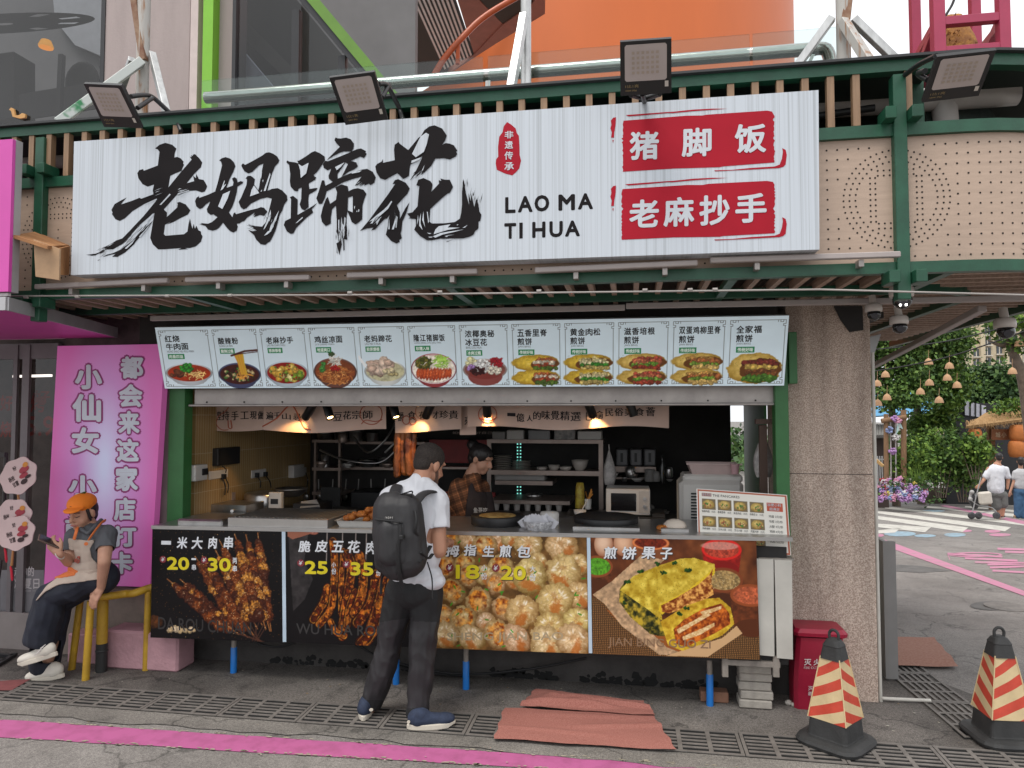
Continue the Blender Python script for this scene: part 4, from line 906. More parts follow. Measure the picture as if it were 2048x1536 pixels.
def poster(i,A,label,title,prices,ghostt,tz,o,s_,shear=0.0):
    t=thing('food_poster',(P((edge[i]+edge[i+1])/2,1200,PY).x,PY,.3),label,'poster','food posters along the counter front')
    q=pq(i);mb=MB();slab(mb,q,.012);mb.build('backing',M('poster_backing',(.05,.05,.05),.6),t)
    picture('picture',A.im,q,ppic,t,.001)
    w,y,rd,dk,gh=MB(),MB(),MB(),MB(),MB()
    def q4(x0,y0,x1,y1,sl,pr,d=(0,0)):
        f=lambda x,yy:P(o[0]+(x+d[0])/s_,o[1]+(yy+d[1])/s_,PY-pr)
        return [f(x0,y1),f(x1,y1+sl*(x1-x0)),f(x1,y0+sl*(x1-x0)),f(x0,y0)]
    for ch,(x0,y0,x1,y1) in tz:
        txt(dk,ch,q4(x0,y0,x1,y1,.02,.003,(3,4)),.05);txt(w,ch,q4(x0,y0,x1,y1,.02,.004),.028,shear=.12)
    for s__,(x0,y0,x1,y1) in prices:
        if s__ == '¥':
            c=[P(o[0]+((x0+x1)/2+(x1-x0)/2*math.cos(6.283*k/18))/s_,o[1]+((y0+y1)/2+(y1-y0)/2*math.sin(6.283*k/18))/s_,PY-.0035) for k in range(18)][::-1]
            rd.poly(c);txt(w,'¥',q4(x0+(x1-x0)*.22,y0+(y1-y0)*.2,x1-(x1-x0)*.22,y1-(y1-y0)*.2,0,.0045),.01,shear=.2)
        elif s__.isdigit():txt(y,s__,q4(x0,y0,x1,y1,.02,.0045),.05);txt(dk,s__,q4(x0,y0,x1,y1,.02,.003,(3,4)),.06)
        else:txt(w,s__,q4(x0,y0,x1,y1,.02,.0042),.02)
    txt(gh,ghostt[0],q4(*ghostt[1],ghostt[2],.0025),.012)
    w.build('title_lettering',pw,t);dk.build('lettering_shadow',pd,t);gh.build('pinyin_lettering',ghostt[3],t)
    if y.v:y.build('price_numerals',py,t)
    if rd.v:rd.build('price_dot',pr_,t)
# --- 1 skewers
o,s_=(280,1030),3.303
A=Art(226,268,(13,11,12));A.im *= (.6+.8*A.n(40))[...,None]
A.fleck(np.ones((226,268)),330,(120,85,45),.45,5);A.fleck(np.ones((226,268)),120,(60,40,25),.8,6)
sk=[((275,425),(640,760)),((185,425),(575,745)),((375,270),(640,690)),((425,265),(700,730)),((515,225),(740,690)),((545,165),(770,660)),((800,105),(868,690)),((720,118),(845,690)),((645,118),(810,680))]
q=np.random.default_rng(9)
for n_,(a,b) in enumerate(sk):
    (ax,ay),(bx_,by)=zc([a,b],o,s_,0);d=math.hypot(bx_-ax,by-ay);ang=math.atan2(by-ay,bx_-ax)
    A.line([(ax,ay),(bx_+(bx_-ax)*.25,by+(by-ay)*.1)],1.0,(150,95,50));ex,ey=zc([(870-n_*14,830)],o,s_,0)[0]
    A.line([(bx_,by),(ex,ey)],.7,(80,48,36));k=20
    while k < d:
        rr=(4 + 7.5*min(1,k/60))*q.uniform(.85,1.15);hot=q.random()
        A.ball(ax+(bx_-ax)*k/d+q.uniform(-2,2),ay+(by-ay)*k/d+q.uniform(-2,2),rr*1.25,rr,(38,12,8),(224,150,56) if hot < .22 else (146,74,28) if hot < .6 else (84,40,20),ang+q.uniform(-.5,.5),.3,5,.65,.45);k += rr*1.25
m=(A.im.sum(2) > .75)
A.fleck(m,260,(235,195,140),.45,7)
blobs(A,62,208,30,6,[(225,200,165),(205,175,130)],34,2.5,4.5,31);A.ball(8,193,17,14,(20,12,8),(110,60,25))
poster(0,A,'black poster of glazed meat skewers priced 20 and 30','',[('¥',(130,270,174,316)),('20',(178,276,325,362)),('一',(340,285,370,297)),('串',(342,325,370,365)),('¥',(402,274,446,320)),('30',(448,282,600,372)),('两',(612,283,640,322)),('串',(612,333,640,375))],('DA ROU CHUAN',(120,672,735,755),.06,M('ghost_dark',(.022,.02,.019),.5)),[('一',(140,170,205,195)),('米',(242,143,312,222)),('大',(338,143,415,225)),('肉',(450,143,510,222)),('串',(552,140,615,225))],o,s_)
# --- 2 crisp pork belly strips
A=Art(230,276,(16,14,15));A.im *= (.7+.6*A.n(30))[...,None]
m=A.polym(zc([(980,110),(1120,120),(1090,300),(1150,420),(1090,560),(1010,640)],o,s_,1));A.put(m*.8,np.array((62,58,58))/255.*(.5+A.n(12))[...,None])
A.put(A.polym(zc([(975,95),(1180,105),(1080,140),(1010,160),(975,140)],o,s_,1)),(150,95,75));A.ball(*zc([(1160,108)],o,s_,1)[0],10,6,(120,60,45),(200,140,120))
for x in (1252,1358,1448,1520):A.line(zc([(x,96),(x-8,300)],o,s_,1),1.0,(150,140,135))
def strip(A,pts,r,seed):
    q=zc(pts,o,s_,1);q=[(p.x,p.y) for p in curve_pts([(x,y,0) for x,y in q],5)]
    d=A.line(q,r+1,(26,9,5));n1=A.n(4);n2=A.n(9);t=np.clip(1-d/r,0,1)
    c=np.array((110,45,14))*(1-t[...,None])+np.array((205,118,34))*t[...,None];c=c/255.*(.25+1.3*n1)[...,None]
    c=np.where((n2 > .50)[...,None],c*np.array([.48,.30,.28]),c);A.put(np.clip(r-d+.5,0,1),c);A.put(np.clip(1.2-np.abs(d-r*.75),0,1)*np.clip(A.n(5)*2-.5,0,1)*.75,(240,176,60))
for k,(pts,r) in enumerate([([(1250,480),(1230,560),(1180,640),(1150,690)],9),([(1290,165),(1300,300),(1292,480),(1268,620),(1190,720)],8),([(1362,230),(1345,420),(1340,640)],6),([(1385,250),(1415,330),(1390,500),(1362,650),(1345,790)],10),([(1440,500),(1400,600),(1380,720)],8),([(1470,260),(1495,400),(1480,520),(1430,640)],10),([(1580,380),(1550,560),(1450,700)],11),([(1640,430),(1600,580),(1540,760),(1480,835)],13),([(1690,400),(1660,560),(1640,740)],11),([(1270,700),(1300,760),(1360,790)],7)]):strip(A,pts,r,k)
poster(1,A,'black poster of hanging crispy pork belly strips priced 25 and 35','',[('¥',(1038,294,1086,340)),('25',(1088,302,1240,390)),('小',(1265,312,1295,345)),('份',(1265,352,1296,392)),('¥',(1340,302,1388,348)),('35',(1390,310,1542,400)),('大',(1560,320,1590,352)),('份',(1560,362,1590,402))],('WU HUA ROU',(1032,715,1620,785),.03,M('ghost_grey',(.032,.030,.029),.5)),[('脆',(1045,168,1128,245)),('皮',(1155,165,1240,245)),('五',(1265,170,1345,245)),('花',(1370,168,1455,250)),('肉',(1490,172,1562,258))],o,s_)
# --- 3 pan fried buns
o,s_=(850,1040),2.731
A=Art(240,340,(112,78,38));A.im *= (.5+.9*A.n(14))[...,None]
def bun(x,y,r,kind,seed):
    (cx,cy),=zc([(x,y)],o,s_,2);r=r/s_
    if kind:
        A.ball(cx,cy,r*1.08,r*.98,(112,72+seed*7 % 12,32),(250,212+seed*13 % 18,150+seed*29 % 30),.2*seed,.2,10,.34,1.0)
        q=np.random.default_rng(seed);tx,ty=cx-r*.05,cy-r*.25
        for k in range(9):
            an=6.283*k/9+q.uniform(-.3,.3);A.line([(tx+r*.16*math.cos(an),ty+r*.14*math.sin(an)),(tx+r*.5*math.cos(an+.2),ty+r*.48*math.sin(an+.2)),(tx+r*.85*math.cos(an+.3),ty+r*.8*math.sin(an+.3))],.9,(150,100,48),.22)
        A.put(A.emask(tx,ty,r*.26,r*.14,.4*seed,4,.5,4)[0]*.45,(150,95,42));A.put(A.emask(cx+r*(.3-.1*(seed % 6)),cy+r*.5,r*.55,r*.26,.3*seed,5,.6,5)[0]*.65,(176,84,18));
        for k in range(5):a=q.uniform(0,6.28);A.put(A.emask(cx+r*.6*math.cos(a),cy-abs(r*.6*math.sin(a)),r*.13,r*.05,a,1.5)[0]*.7,(255,245,225))
    else:
        A.ball(cx,cy,r*1.12,r*.98,(96,60,28),(244,205+seed*11 % 25,150),.3*seed,.18,9,.32,.9)
        m,d,u,v=A.emask(cx-r*.05,cy-r*.1,r*.82,r*.72,.3*seed,2.5,.18,6);n1=A.n(6)[...,None]
        n1=np.clip((n1-.5)*2.2+.5,0,1);c=np.array((105,34,8))/255.*(1-n1)+np.array((244,158,52))/255.*n1;A.put(m*np.clip(A.n(13)*3.0-.7,0,1)*.9,c*1.05);A.put(A.emask(cx,cy,r*.4,r*.32,0,5,.5,5)[0]*.45,(240,205,140))
for n_,(x,y,r,k) in enumerate([(40,150,70,0),(30,300,70,0),(40,450,60,0),(20,600,70,1),(150,110,60,0),(120,260,60,0),(250,110,50,1),(430,110,50,1),(500,80,60,1),(230,240,58,0),(350,140,66,0),(440,250,64,0),(110,530,62,0),(160,400,70,0),(250,310,60,0),(350,300,60,1),(410,350,55,0),(600,125,74,1),(780,135,84,1),(650,215,50,1),(870,230,60,1),(520,320,60,1),(600,300,96,1),(790,275,98,1),(870,400,70,1),(450,480,64,0),(310,450,74,0),(740,435,102,1),(555,500,92,1),(860,540,78,1),(710,580,84,1),(220,550,76,0),(350,560,56,1),(120,640,74,1),(270,650,74,1),(420,630,80,0),(520,650,80,1),(690,670,96,1),(840,650,92,1)]):bun(x,y,r,k,n_)
q=np.random.default_rng(4)
for k in range(30):x,y=q.uniform(0,340),q.uniform(0,240);a=q.uniform(0,3.1);A.line([(x,y),(x+6*math.cos(a),y+6*math.sin(a))],1.3,(60,125+q.integers(40),35))
A.fleck(np.ones((240,340)),90,(245,230,190),.6,8)
poster(2,A,'poster packed with golden pan fried buns priced 18 and 20','',[('¥',(114,238,156,282)),('18',(168,243,298,322)),('小',(306,245,340,278)),('份',(306,288,340,325)),('¥',(366,240,408,284)),('20',(412,248,552,328)),('大',(572,250,604,283)),('份',(572,292,606,332))],('SHENG JIAN BAO',(120,615,755,672),-.005,M('ghost_cream',(.42,.33,.2),.5)),[('拇',(112,135,188,200)),('指',(212,132,282,195)),('生',(312,140,378,200)),('煎',(404,135,474,203)),('包',(502,138,575,205))],o,s_)
# --- 4 egg crepe
A=Art(248,342,(84,42,20));n1=A.n(26)[...,None];A.im=np.array((58,26,12))/255.*(1-n1)+np.array((150,84,44))/255.*n1
Z=lambda pts:zc(pts,o,s_,3)
m=A.polym(Z([(905,430),(1280,560),(1850,560),(1850,780),(905,760)]));wv=(.5+.5*np.sin(A.x*1.5+6*A.n(10)))*(.5+.5*np.sin(A.y*1.7));A.put(m,np.array((150,105,62))/255.*(.45+.75*wv)[...,None])
for (x,y,rx,ry,c) in ((985,135,55,72,(240,205,175)),(1100,130,58,70,(235,190,155))):(cx,cy),=Z([(x,y)]);A.ball(cx,cy,rx/s_,ry/s_,(150,90,60),c,0,.02,20,.08)
def pot(x,y,rx,ry,h,wood_,fill):
    (cx,cy),=Z([(x,y)]);rx,ry,h=rx/s_,ry/s_,h/s_
    A.put(A.polym([(cx-rx,cy),(cx+rx,cy),(cx+rx*.85,cy+h),(cx-rx*.85,cy+h)]),np.array(wood_)/255.*(.55+.7*A.n(8))[...,None]);A.put(A.emask(cx,cy+h,rx*.85,ry*.8)[0],np.array(wood_)*.8);A.put(A.emask(cx,cy,rx,ry)[0],np.array(wood_)*1.35);A.put(A.emask(cx,cy,rx*.86,ry*.78)[0],np.array(fill)/255.*(.6+.7*A.n(3.5))[...,None])
pot(1255,120,105,40,70,(165,95,55),(120,40,20));pot(945,260,90,62,120,(105,55,30),(90,160,40));pot(1650,150,110,60,110,(165,30,25),(185,70,50));pot(1655,320,108,70,130,(95,48,26),(165,135,85));pot(1800,400,110,62,180,(110,55,28),(190,95,60))
A.put(A.emask(*Z([(1640,130)])[0],38,8)[0]*.5,(235,200,190))
A.put(A.polym(Z([(990,500),(1100,600),(1290,740),(1560,745),(1430,690),(1180,560)])),(150,85,38));A.put(A.polym(Z([(915,420),(1030,340),(1200,190),(1330,215),(1200,330),(1110,420),(1180,560),(1330,700),(1430,735),(1290,745),(1080,590),(985,470)])),np.array((208,170,130))/255.*(.6+.6*A.n(7))[...,None]);A.put(A.polym(Z([(1420,715),(1640,640),(1720,570),(1750,610),(1560,745),(1330,748)])),(205,165,120))
egg=lambda lo,hi:np.array(lo)/255.*(1-A.n(7))[...,None]+np.array(hi)/255.*A.n(7)[...,None]
def pe(pts,lo,hi,cell=6,con=1.5):
    t=np.clip((A.n(cell)-.5)*con+.5,0,1)[...,None];m=A.polym(Z(pts));A.put(m,np.array(lo)/255.*(1-t)+np.array(hi)/255.*t);return m
pe([(1072,385),(1110,330),(1200,400),(1310,520),(1300,560),(1330,640),(1290,640),(1240,630),(1130,540),(1068,455)],(28,34,12),(195,165,50),9,2.6)
top=pe([(1075,390),(1150,310),(1290,250),(1420,205),(1500,200),(1610,232),(1608,290),(1545,330),(1450,385),(1300,465),(1312,555),(1240,500)],(165,130,20),(240,215,90),12,1.6)
A.put(A.polym(Z([(1450,385),(1300,465),(1290,500),(1312,520),(1530,345),(1608,290),(1612,250)])),(225,190,45))
pe([(1305,470),(1400,420),(1520,345),(1580,290),(1600,255),(1590,330),(1600,400),(1500,460),(1350,512),(1310,505)],(120,50,12),(242,180,95),5,2.2)
pe([(1300,560),(1440,470),(1560,425),(1630,418),(1690,470),(1708,560),(1640,625),(1520,680),(1420,718),(1340,690)],(170,125,20),(238,205,70),8,1.6)
pe([(1372,600),(1430,545),(1540,480),(1640,448),(1682,500),(1688,560),(1600,615),(1440,695),(1385,680)],(110,40,10),(225,120,40),6,2.0)
for pts in ([(1390,600),(1500,540),(1560,500),(1580,515),(1480,575),(1400,625)],[(1420,640),(1530,590),(1600,555),(1600,575),(1520,625),(1425,660)],[(1520,500),(1640,462),(1640,478),(1540,520)]):pe(pts,(200,150,90),(250,225,175),4,1.5)
q=np.random.default_rng(14)
for (x,y) in ((1320,285),(1385,235),(1465,270),(1290,235),(1195,285),(1410,510),(1450,480),(1120,340),(1100,460)):(cx,cy),=Z([(x,y)]);blobs(A,cx,cy,6,3,[(40,90,25),(25,65,18)],6,1.5,3.2,int(x))
A.fleck(top,150,(70,60,15),.5,15);A.fleck(A.polym(Z([(1580,290),(1740,290),(1740,370),(1580,370)])),60,(225,200,150),.8,16)
poster(3,A,'poster of a yellow egg crepe cut open on brown paper','',[],('JIAN BING GUO ZI',(1000,640,1560,700),.03,M('ghost_brown',(.26,.15,.08),.5)),[('煎',(975,145,1050,212)),('饼',(1075,145,1155,215)),('果',(1180,145,1258,212)),('子',(1285,150,1352,215))],o,s_)

# ================================================================== COUNTER
counter=thing('serving_counter',(-1.2,.1,0),'long serving counter on thin legs with blue sleeves','counter')
mb=MB();a,b,c,d=P(303,1052,PY),P(1585,1076,PY),0,0
ct=(a.z+b.z)/2
mb.add([(a.x,PY-.004,a.z-.02),(b.x,PY-.004,b.z-.02),(b.x,PY-.004,b.z+.004),(a.x,PY-.004,a.z+.004),(a.x,.62,a.z-.02),(b.x,.62,b.z-.02),(b.x,.62,b.z+.004),(a.x,.62,a.z+.004)],[(0,1,2,3),(3,2,6,7),(5,4,7,6),(1,5,6,2),(4,0,3,7),(4,5,1,0)]);mb.build('countertop',steel,counter)
wall_w=M('cream_panel',(.52,.50,.45),.6,var=.1,scale=5)
mb=MB();mb.box((a.x+.02,.02,.30),(b.x-.02,.05,1.0));mb.build('back_panel',dkint,counter)
divm=M('pale_blue_strip',(.5,.62,.72),.5)
for i in (1,2,3):
    x0,x1=edge[i],topx[i];mb=MB();mb.poly([P(x0-3.5,pyb(x0)-1,PY-.001),P(x0+3.5,pyb(x0)-1,PY-.001),P(x1+3.5,pyt(x1)+2,PY-.001),P(x1-3.5,pyt(x1)+2,PY-.001)],0,(0,.01,0));mb.build('divider_strip',divm,counter)
# white side panels at the right end
for (x0,x1,y0,y1,Y) in ((1513,1547,1118,1310,-.02),(1549,1584,1120,1316,-.02)):
    q=[P(x0+5,y1,Y),P(x1+2,y1+3,Y),P(x1,y0+1,Y),P(x0,y0,Y)];mb=MB();slab(mb,q,.03);mb.build('side_panel',wall_w,counter)
bluesl=M('blue_plastic_sleeve',(.012,.16,.52),.35);rust=M('worn_steel_leg',(.26,.23,.2),.6,var=.3,scale=20)
for (x,yb,ys) in ((467,1349,1294),(792,1372,1312),(932,1382,1322),(1420,1415,1348)):
    p=G(x,yb-3);r_=.022;zs=P(x,ys,p.y).z
    mb=MB();mb.cyl((p.x,p.y,zs-.01),(p.x,p.y,.95),.017,n=12);leg=mb.build('leg',rust,counter)
    mb=MB();mb.tube([(p.x,p.y,.004),(p.x,p.y,zs-.004),(p.x,p.y,zs)],[r_,r_*.98,r_*.9],14);mb.build('sleeve',bluesl,leg)
mb=MB();a,b=P(1455,1325,.0),P(1560,1340,.0);mb.box((a.x,-.01,a.z-.012),(b.x,.03,a.z+.02));mb.build('rail',rust,counter)
for xx in (1450,1552):c=P(xx,1330,.0);mb=MB();mb.box((c.x-.018,-.012,c.z-.07),(c.x+.018,.028,c.z+.05),bev=.003);mb.build('bracket',rust,counter)
# ================================================================== UPPER BUILDING BEHIND THE CANOPY
YW=1.15
pinkc=M('pinkish_concrete',(.36,.30,.285),.85,var=.10,scale=2.2,stretch=(3,3,.6),bump=.2,bscale=40,detail=8)
frame_d=M('dark_window_frame',(.02,.02,.022),.4)
lime=M('lime_green_trim',(.20,.48,.03),.4,var=.06)
orange=M('orange_drum_paint',(.62,.135,.022),.5,var=.06,scale=1.2,stretch=(1,1,.3),detail=6)
orange2=M('orange_rail_paint',(.42,.075,.015),.4)
glass=GLASS('window_glass',(.50,.51,.52),.62,.02);rglass=GLASS('railing_glass',(.88,.93,.92),.9,.02)
chrome=M('polished_rail',(.5,.48,.45),.18,metal=1.0,var=.2,scale=3)
galv=M('galvanised_steel',(.5,.5,.49),.38,metal=.8,var=.3,scale=18,stretch=(1,1,.3),detail=6)
rusty=M('rusty_steel',(.16,.06,.03),.75,scale=9,col2=(.30,.20,.13),thr=(.4,.65),detail=8)
rustp=M('rust_streaked_pipe',(.42,.40,.37),.5,scale=6,col2=(.28,.12,.04),thr=(.52,.66),stretch=(6,6,.7),detail=8)
olive=M('grey_soffit',(.075,.07,.062),.7,var=.08,scale=1.5)
bld=thing('upper_building',(-3.4,YW,3.4),'pinkish concrete upper storey with dark windows and lime green trim behind the canopy','building')
def wallpx(x0,x1,m,name,Y=YW,z1=9.0,z0=3.4,t=.18):
    mb=MB();a,b=P(x0,150,Y).x,P(x1,150,Y).x;mb.box((a,Y,z0),(b,Y+t,z1));return mb.build(name,m,bld)
wallpx(207,378,pinkc,'concrete_wall');wallpx(398,466,pinkc,'concrete_wall',YW+.05)
wallpx(379,394,M('pale_pink_strip',(.55,.46,.43),.6),'pale_strip',YW-.02);wallpx(394.5,400,M('grey_joint',(.25,.24,.23),.8),'joint',YW+.03)
wallpx(404,424,lime,'green_trim',YW-.05)
wallpx(199,207,frame_d,'window_frame',YW-.01);wallpx(463,470,frame_d,'window_frame',YW-.03)
mb=MB();a=P(-900,100,YW+.06).x;b=P(200,100,YW+.06).x;mb.quad((a,YW+.06,3.4),(b,YW+.06,3.4),(b,YW+.06,9),(a,YW+.06,9));mb.build('window_pane',glass,bld)
# left window: shapes added in place of reflections (holed disc, lamp) and a column
intm=M('interior_pale',(.30,.28,.26),.7);intd=M('behind_pane_grey',(.05,.047,.045),.8)
mb=MB();mb.box((-9,YW+2.6,3.4),(-2.6,YW+2.7,9));mb.build('inner_wall',M('inner_wall_grey',(.17,.165,.165),.8,var=.3,scale=.8),bld)
mb=MB();mb.poly([P(x,y,YW+2.5) for x,y in ((95,-120),(210,-120),(210,115),(150,90),(110,40))],0,(0,.05,0));auto_normals(mb.build('sky_reflection_panel',M('sky_reflection_pale',(.42,.43,.45),.8,var=.1),bld))  # pale panel added as the bright sky mirrored in the glass
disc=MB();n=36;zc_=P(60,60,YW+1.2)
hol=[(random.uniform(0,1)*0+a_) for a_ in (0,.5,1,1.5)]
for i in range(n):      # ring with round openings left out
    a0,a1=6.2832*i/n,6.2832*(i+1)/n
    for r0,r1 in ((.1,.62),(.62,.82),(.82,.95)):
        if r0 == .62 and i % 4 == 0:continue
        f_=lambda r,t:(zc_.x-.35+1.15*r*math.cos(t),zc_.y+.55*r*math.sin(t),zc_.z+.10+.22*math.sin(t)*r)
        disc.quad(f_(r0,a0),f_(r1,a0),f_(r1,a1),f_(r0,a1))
disc.build('canopy_disc_reflection',intd,bld)
mb=MB();c=P(92,92,YW+1.0);mb.lathe(c,[(.01,.07),(.05,.06),(.075,0),(.07,-.02)],14);mb.build('lamp_reflection',M('lamp_reflection_amber',(.6,.25,.02),.5,emit=(.9,.4,.05),estr=.5),bld)
mb=MB();c0,c1=P(118,240,YW+.9),P(124,110,YW+.9);mb.bar(c0,c1,.05,.05);mb.bar(P(20,250,YW+1.5),P(20,120,YW+1.5),.4,.3);mb.ell(P(165,165,YW+1.6),.22,.1,.25);mb.bar(P(40,215,YW+1.1),P(200,190,YW+1.1),.02,.3);mb.build('inner_column',intd,bld)
mb=MB();c=P(35,232,YW+.04)      # small wooden goose ornament on the sill
mb.poly([P(x,y,YW+.03) for x,y in ((18,219),(22,215),(27,217),(30,231),(38,230),(44,226),(51,228),(50,235),(40,237),(25,233),(22,222))][::-1],0,(0,.02,0));tag(mb.build('goose_ornament',M('ornament_wood',(.55,.30,.10),.6)),'small flat wooden goose standing at the foot of the upper left window','ornament')
# glazed end of the upper storey with a slanted lime edge
SZ=8.6
def S(x,y):return PP(x,y,(0,0,SZ),(0,0,1))
F_=lambda x,y,d=0.0:P(x,y,YW+d)
mb=MB();mb.poly([F_(470,260),F_(800,260),F_(731,143),F_(470,-166)][::-1]);auto_normals(mb.build('slanted_pane',glass,bld))
dg=(F_(727,143)-F_(608,0)).normalized()
mb=MB();mb.bar(F_(607,0,-.02)-dg*1.2,F_(800,232,-.02),.055,.10,up=(0,1,0));mb.build('window_frame',frame_d,bld)
mb=MB();mb.bar(F_(626,0,-.03)-dg*1.2,F_(806,216,-.03),.085,.12,up=(0,1,0));mb.build('green_trim',M('shaded_lime',(.11,.24,.02),.45),bld)
for x0,x1 in ((584,599),(678,692)):mb=MB();a=F_(x0,100).x;mb.box((a,YW-.015,3.4),(F_(x1,100).x,YW+.05,F_(600,20 if x0 < 600 else 120).z));mb.build('window_frame',frame_d,bld)
mb=MB();mb.poly([F_(466,190,.35),F_(545,172,.35),F_(478,92,.35),F_(466,110,.35)],0,(0,.1,0));auto_normals(mb.build('gable_reflection',M('gable_reflection_pale',(.30,.33,.38),.7),bld))  # pale shape behind the pane, painted in for a reflected gable
mb=MB();mb.poly([F_(425,275,.8),F_(800,275,.8),F_(712,143,.8),F_(594,0,.8),F_(400,-240,.8),F_(425,-100,.8)],0,(0,.1,0));auto_normals(mb.build('inner_wall',M('olive_inner',(.055,.052,.045),.8,var=.2,scale=1),bld))
mb=MB();mb.poly([F_(470,20,.6),F_(590,140,.6),F_(590,175,.6),F_(470,60,.6)],0,(0,.05,0));auto_normals(mb.build('inner_beam',M('olive_beam',(.085,.08,.07),.8),bld))
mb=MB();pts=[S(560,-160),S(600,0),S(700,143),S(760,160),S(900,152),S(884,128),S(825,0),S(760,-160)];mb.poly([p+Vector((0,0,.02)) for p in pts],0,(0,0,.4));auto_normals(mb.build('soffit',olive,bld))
# louvre strip: black and white blades along the soffit edge
lw=M('louvre_white',(.92,.92,.92),.4);lk=M('louvre_black',(.012,.012,.014),.5)
for k in range(9):
    f0,f1=k/9,(k+.52)/9
    for (a,b,m_,nm) in ((f0,f1,lw,'white'),(f1,(k+1)/9,lk,'black')):
        q=[S(826+a*84,0),S(826+b*84,0),S(889+b*58,139-b*30),S(889+a*58,139-a*30)];q0=[S(740+a*80,-190),S(740+b*80,-190)]
        mb=MB();mb.poly([q0[0],q[0],q[3],q[2],q[1],q0[1]],0,(0,0,.06));auto_normals(mb.build('louvre_blade',m_,bld))
# white and pink fascia beyond the louvre
mb=MB();mb.poly([S(912,-60),S(915,0),S(948,108),S(1005,48),S(958,0),S(930,-60)],0,(0,0,.2));auto_normals(mb.build('fascia',M('pale_pink_fascia',(.42,.20,.155),.6),bld))
mb=MB();mb.poly([S(*p)+Vector((0,0,-.02)) for p in ((1003,50),(1062,8),(1110,-40),(1190,-60),(1190,60),(1040,110),(930,165),(890,150),(946,110))],0,(0,0,.2));auto_normals(mb.build('fascia',M('pale_pink_fascia',(.42,.20,.155),.6),bld))
mb=MB();mb.poly([S(935,-60),S(960,0),S(1006,48),S(1062,10),S(1080,-60)],0,(0,0,.2));auto_normals(mb.build('fascia',M('olive_fascia',(.07,.065,.055),.7),bld))
# orange drum with a ramp parapet and its rail
drum=thing('orange_drum',(1.2,10,3),'huge orange cylindrical ramp tower behind the glass railing','tower')
ex=P(1578,100,9.5);cR=4.2
dr=MB();cx_,cy_=ex.x-cR*.985,9.8;n=72;vs=[];fs=[]
for i in range(n+1):
    t=-math.pi*.05+(-math.pi*1.0)*i/n      # front half from right (t~0) round to left
    x,y=cx_+cR*math.cos(t),cy_+cR*math.sin(t)
    # top edge dips on the left like the ramp
    vx=Vector((x,y,0));dd=vx-Vector((_C.x,_C.y,0));
    cxm=dd.dot(Vector((_r.x,_r.y,0)));dep=dd.dot(Vector((_f.x,_f.y,0)));pxx=1024+CAM_F*cxm/dep
    ztop_=16.0
    if pxx < 1110:
        yy=0 + (1105-pxx)*.62 if pxx > 1000 else 65+(1000-pxx)*.66
        ztop_=max(3.0,1.8+(768+62-yy)/CAM_F*dep) if pxx < 1105 else 16
    vs += [(x,y,2.0),(x,y,min(16,ztop_))]
for i in range(n):fs.append((i*2,i*2+1,i*2+3,i*2+2))
dr.add(vs,fs,0,True);auto_normals(dr.build('wall',orange,drum))
mb=MB();pts=[P(868,150,5.2),P(890,115,5.25),P(922,78,5.3),P(963,38,5.4),P(1020,2,5.5),P(1100,-40,5.7)]
mb.tube(curve_pts(pts,5),.045,10);mb.build('handrail',orange2,drum)
mb=MB();mb.bar(P(917,84,5.3),P(915,128,5.3),.05,.05);mb.build('rail_post',orange2,drum)
# glass railing on the roof edge
YR=.15
rail=thing('glass_railing',(-.3,YR,3.5),'glass railing with a polished steel handrail above the canopy','railing')
mb=MB();a,b=P(412,196,YR),P(1632,100,YR);b.z=a.z
mb.tube([a,b],.042,16);mb.tube(curve_pts([b,b+Vector((.06,.0,-.01)),b+Vector((.09,.02,-.08)),b+Vector((.09,.02,-.16))],4),.04,12);mb.build('handrail',chrome,rail)
for (x0,x1) in ((404,966),(976,1500),(1506,1690)):
    p,q=P(x0,150,YR-.06).x,P(x1,150,YR-.06).x;mb=MB();mb.box((p,YR-.066,3.35),(q,YR-.054,a.z+.10));mb.build('glass_pane',rglass,rail)
    for xx in (p+.08,q-.06):
        for zz in (a.z-.28,):mb=MB();mb.cyl((xx,YR-.067,zz),(xx,YR-.09,zz),.016,n=12);mb.build('bolt',chrome,rail)
mb=MB();mb.bar(P(975,190,YR),P(977,150,YR),.035,.02);mb.bar(P(1612,140,YR),P(1628,105,YR),.03,.02);mb.build('rail_post',chrome,rail)
# steel poles with braces standing on the canopy roof
def pole(label,x,y0,Y,r,mats,braces):
    t=thing('support_pole',P(x,y0,Y),label,'pole','braced poles on the canopy roof');b=P(x,y0,Y);mb=MB();mb.cyl(b-Vector((0,0,.25)),b+Vector((0,0,3.5)),r,n=16);mb.build('pipe',mats,t)
    for (p,q,w,m_) in braces:mb=MB();mb.bar(P(*p),P(*q),w,w,bev=.003);mb.build('brace',m_,t)
gw=M('white_green_brace',(.55,.58,.55),.45,scale=3,col2=(.03,.22,.08),thr=(.55,.6))
pole('galvanised pole with silver, green and rust brown braces in front of the concrete wall',283,235,-.1,.043,rustp,[((268,-10,-.12),(288,122,-.12),.045,rusty),((284,122,-.16),(115,246,-.5),.055,gw),((304,108,-.1),(334,230,-.35),.045,galv),((264,118,0),(235,200,.25),.045,galv)])
pole('plain galvanised pole with one silver brace in front of the orange drum',1052,180,-.1,.034,galv,[((1048,30,-.14),(1021,184,-.4),.05,galv)])
pole('rust stained pole with three spread braces against the white sky',1688,130,-.1,.04,rustp,[((1664,36,-.14),(1590,138,-.1),.045,galv),((1686,42,-.16),(1742,130,-.35),.05,rustp),((1706,38,-.12),(1796,125,-.1),.045,galv),((1697,-20,-.1),(1690,42,-.12),.05,rusty)])
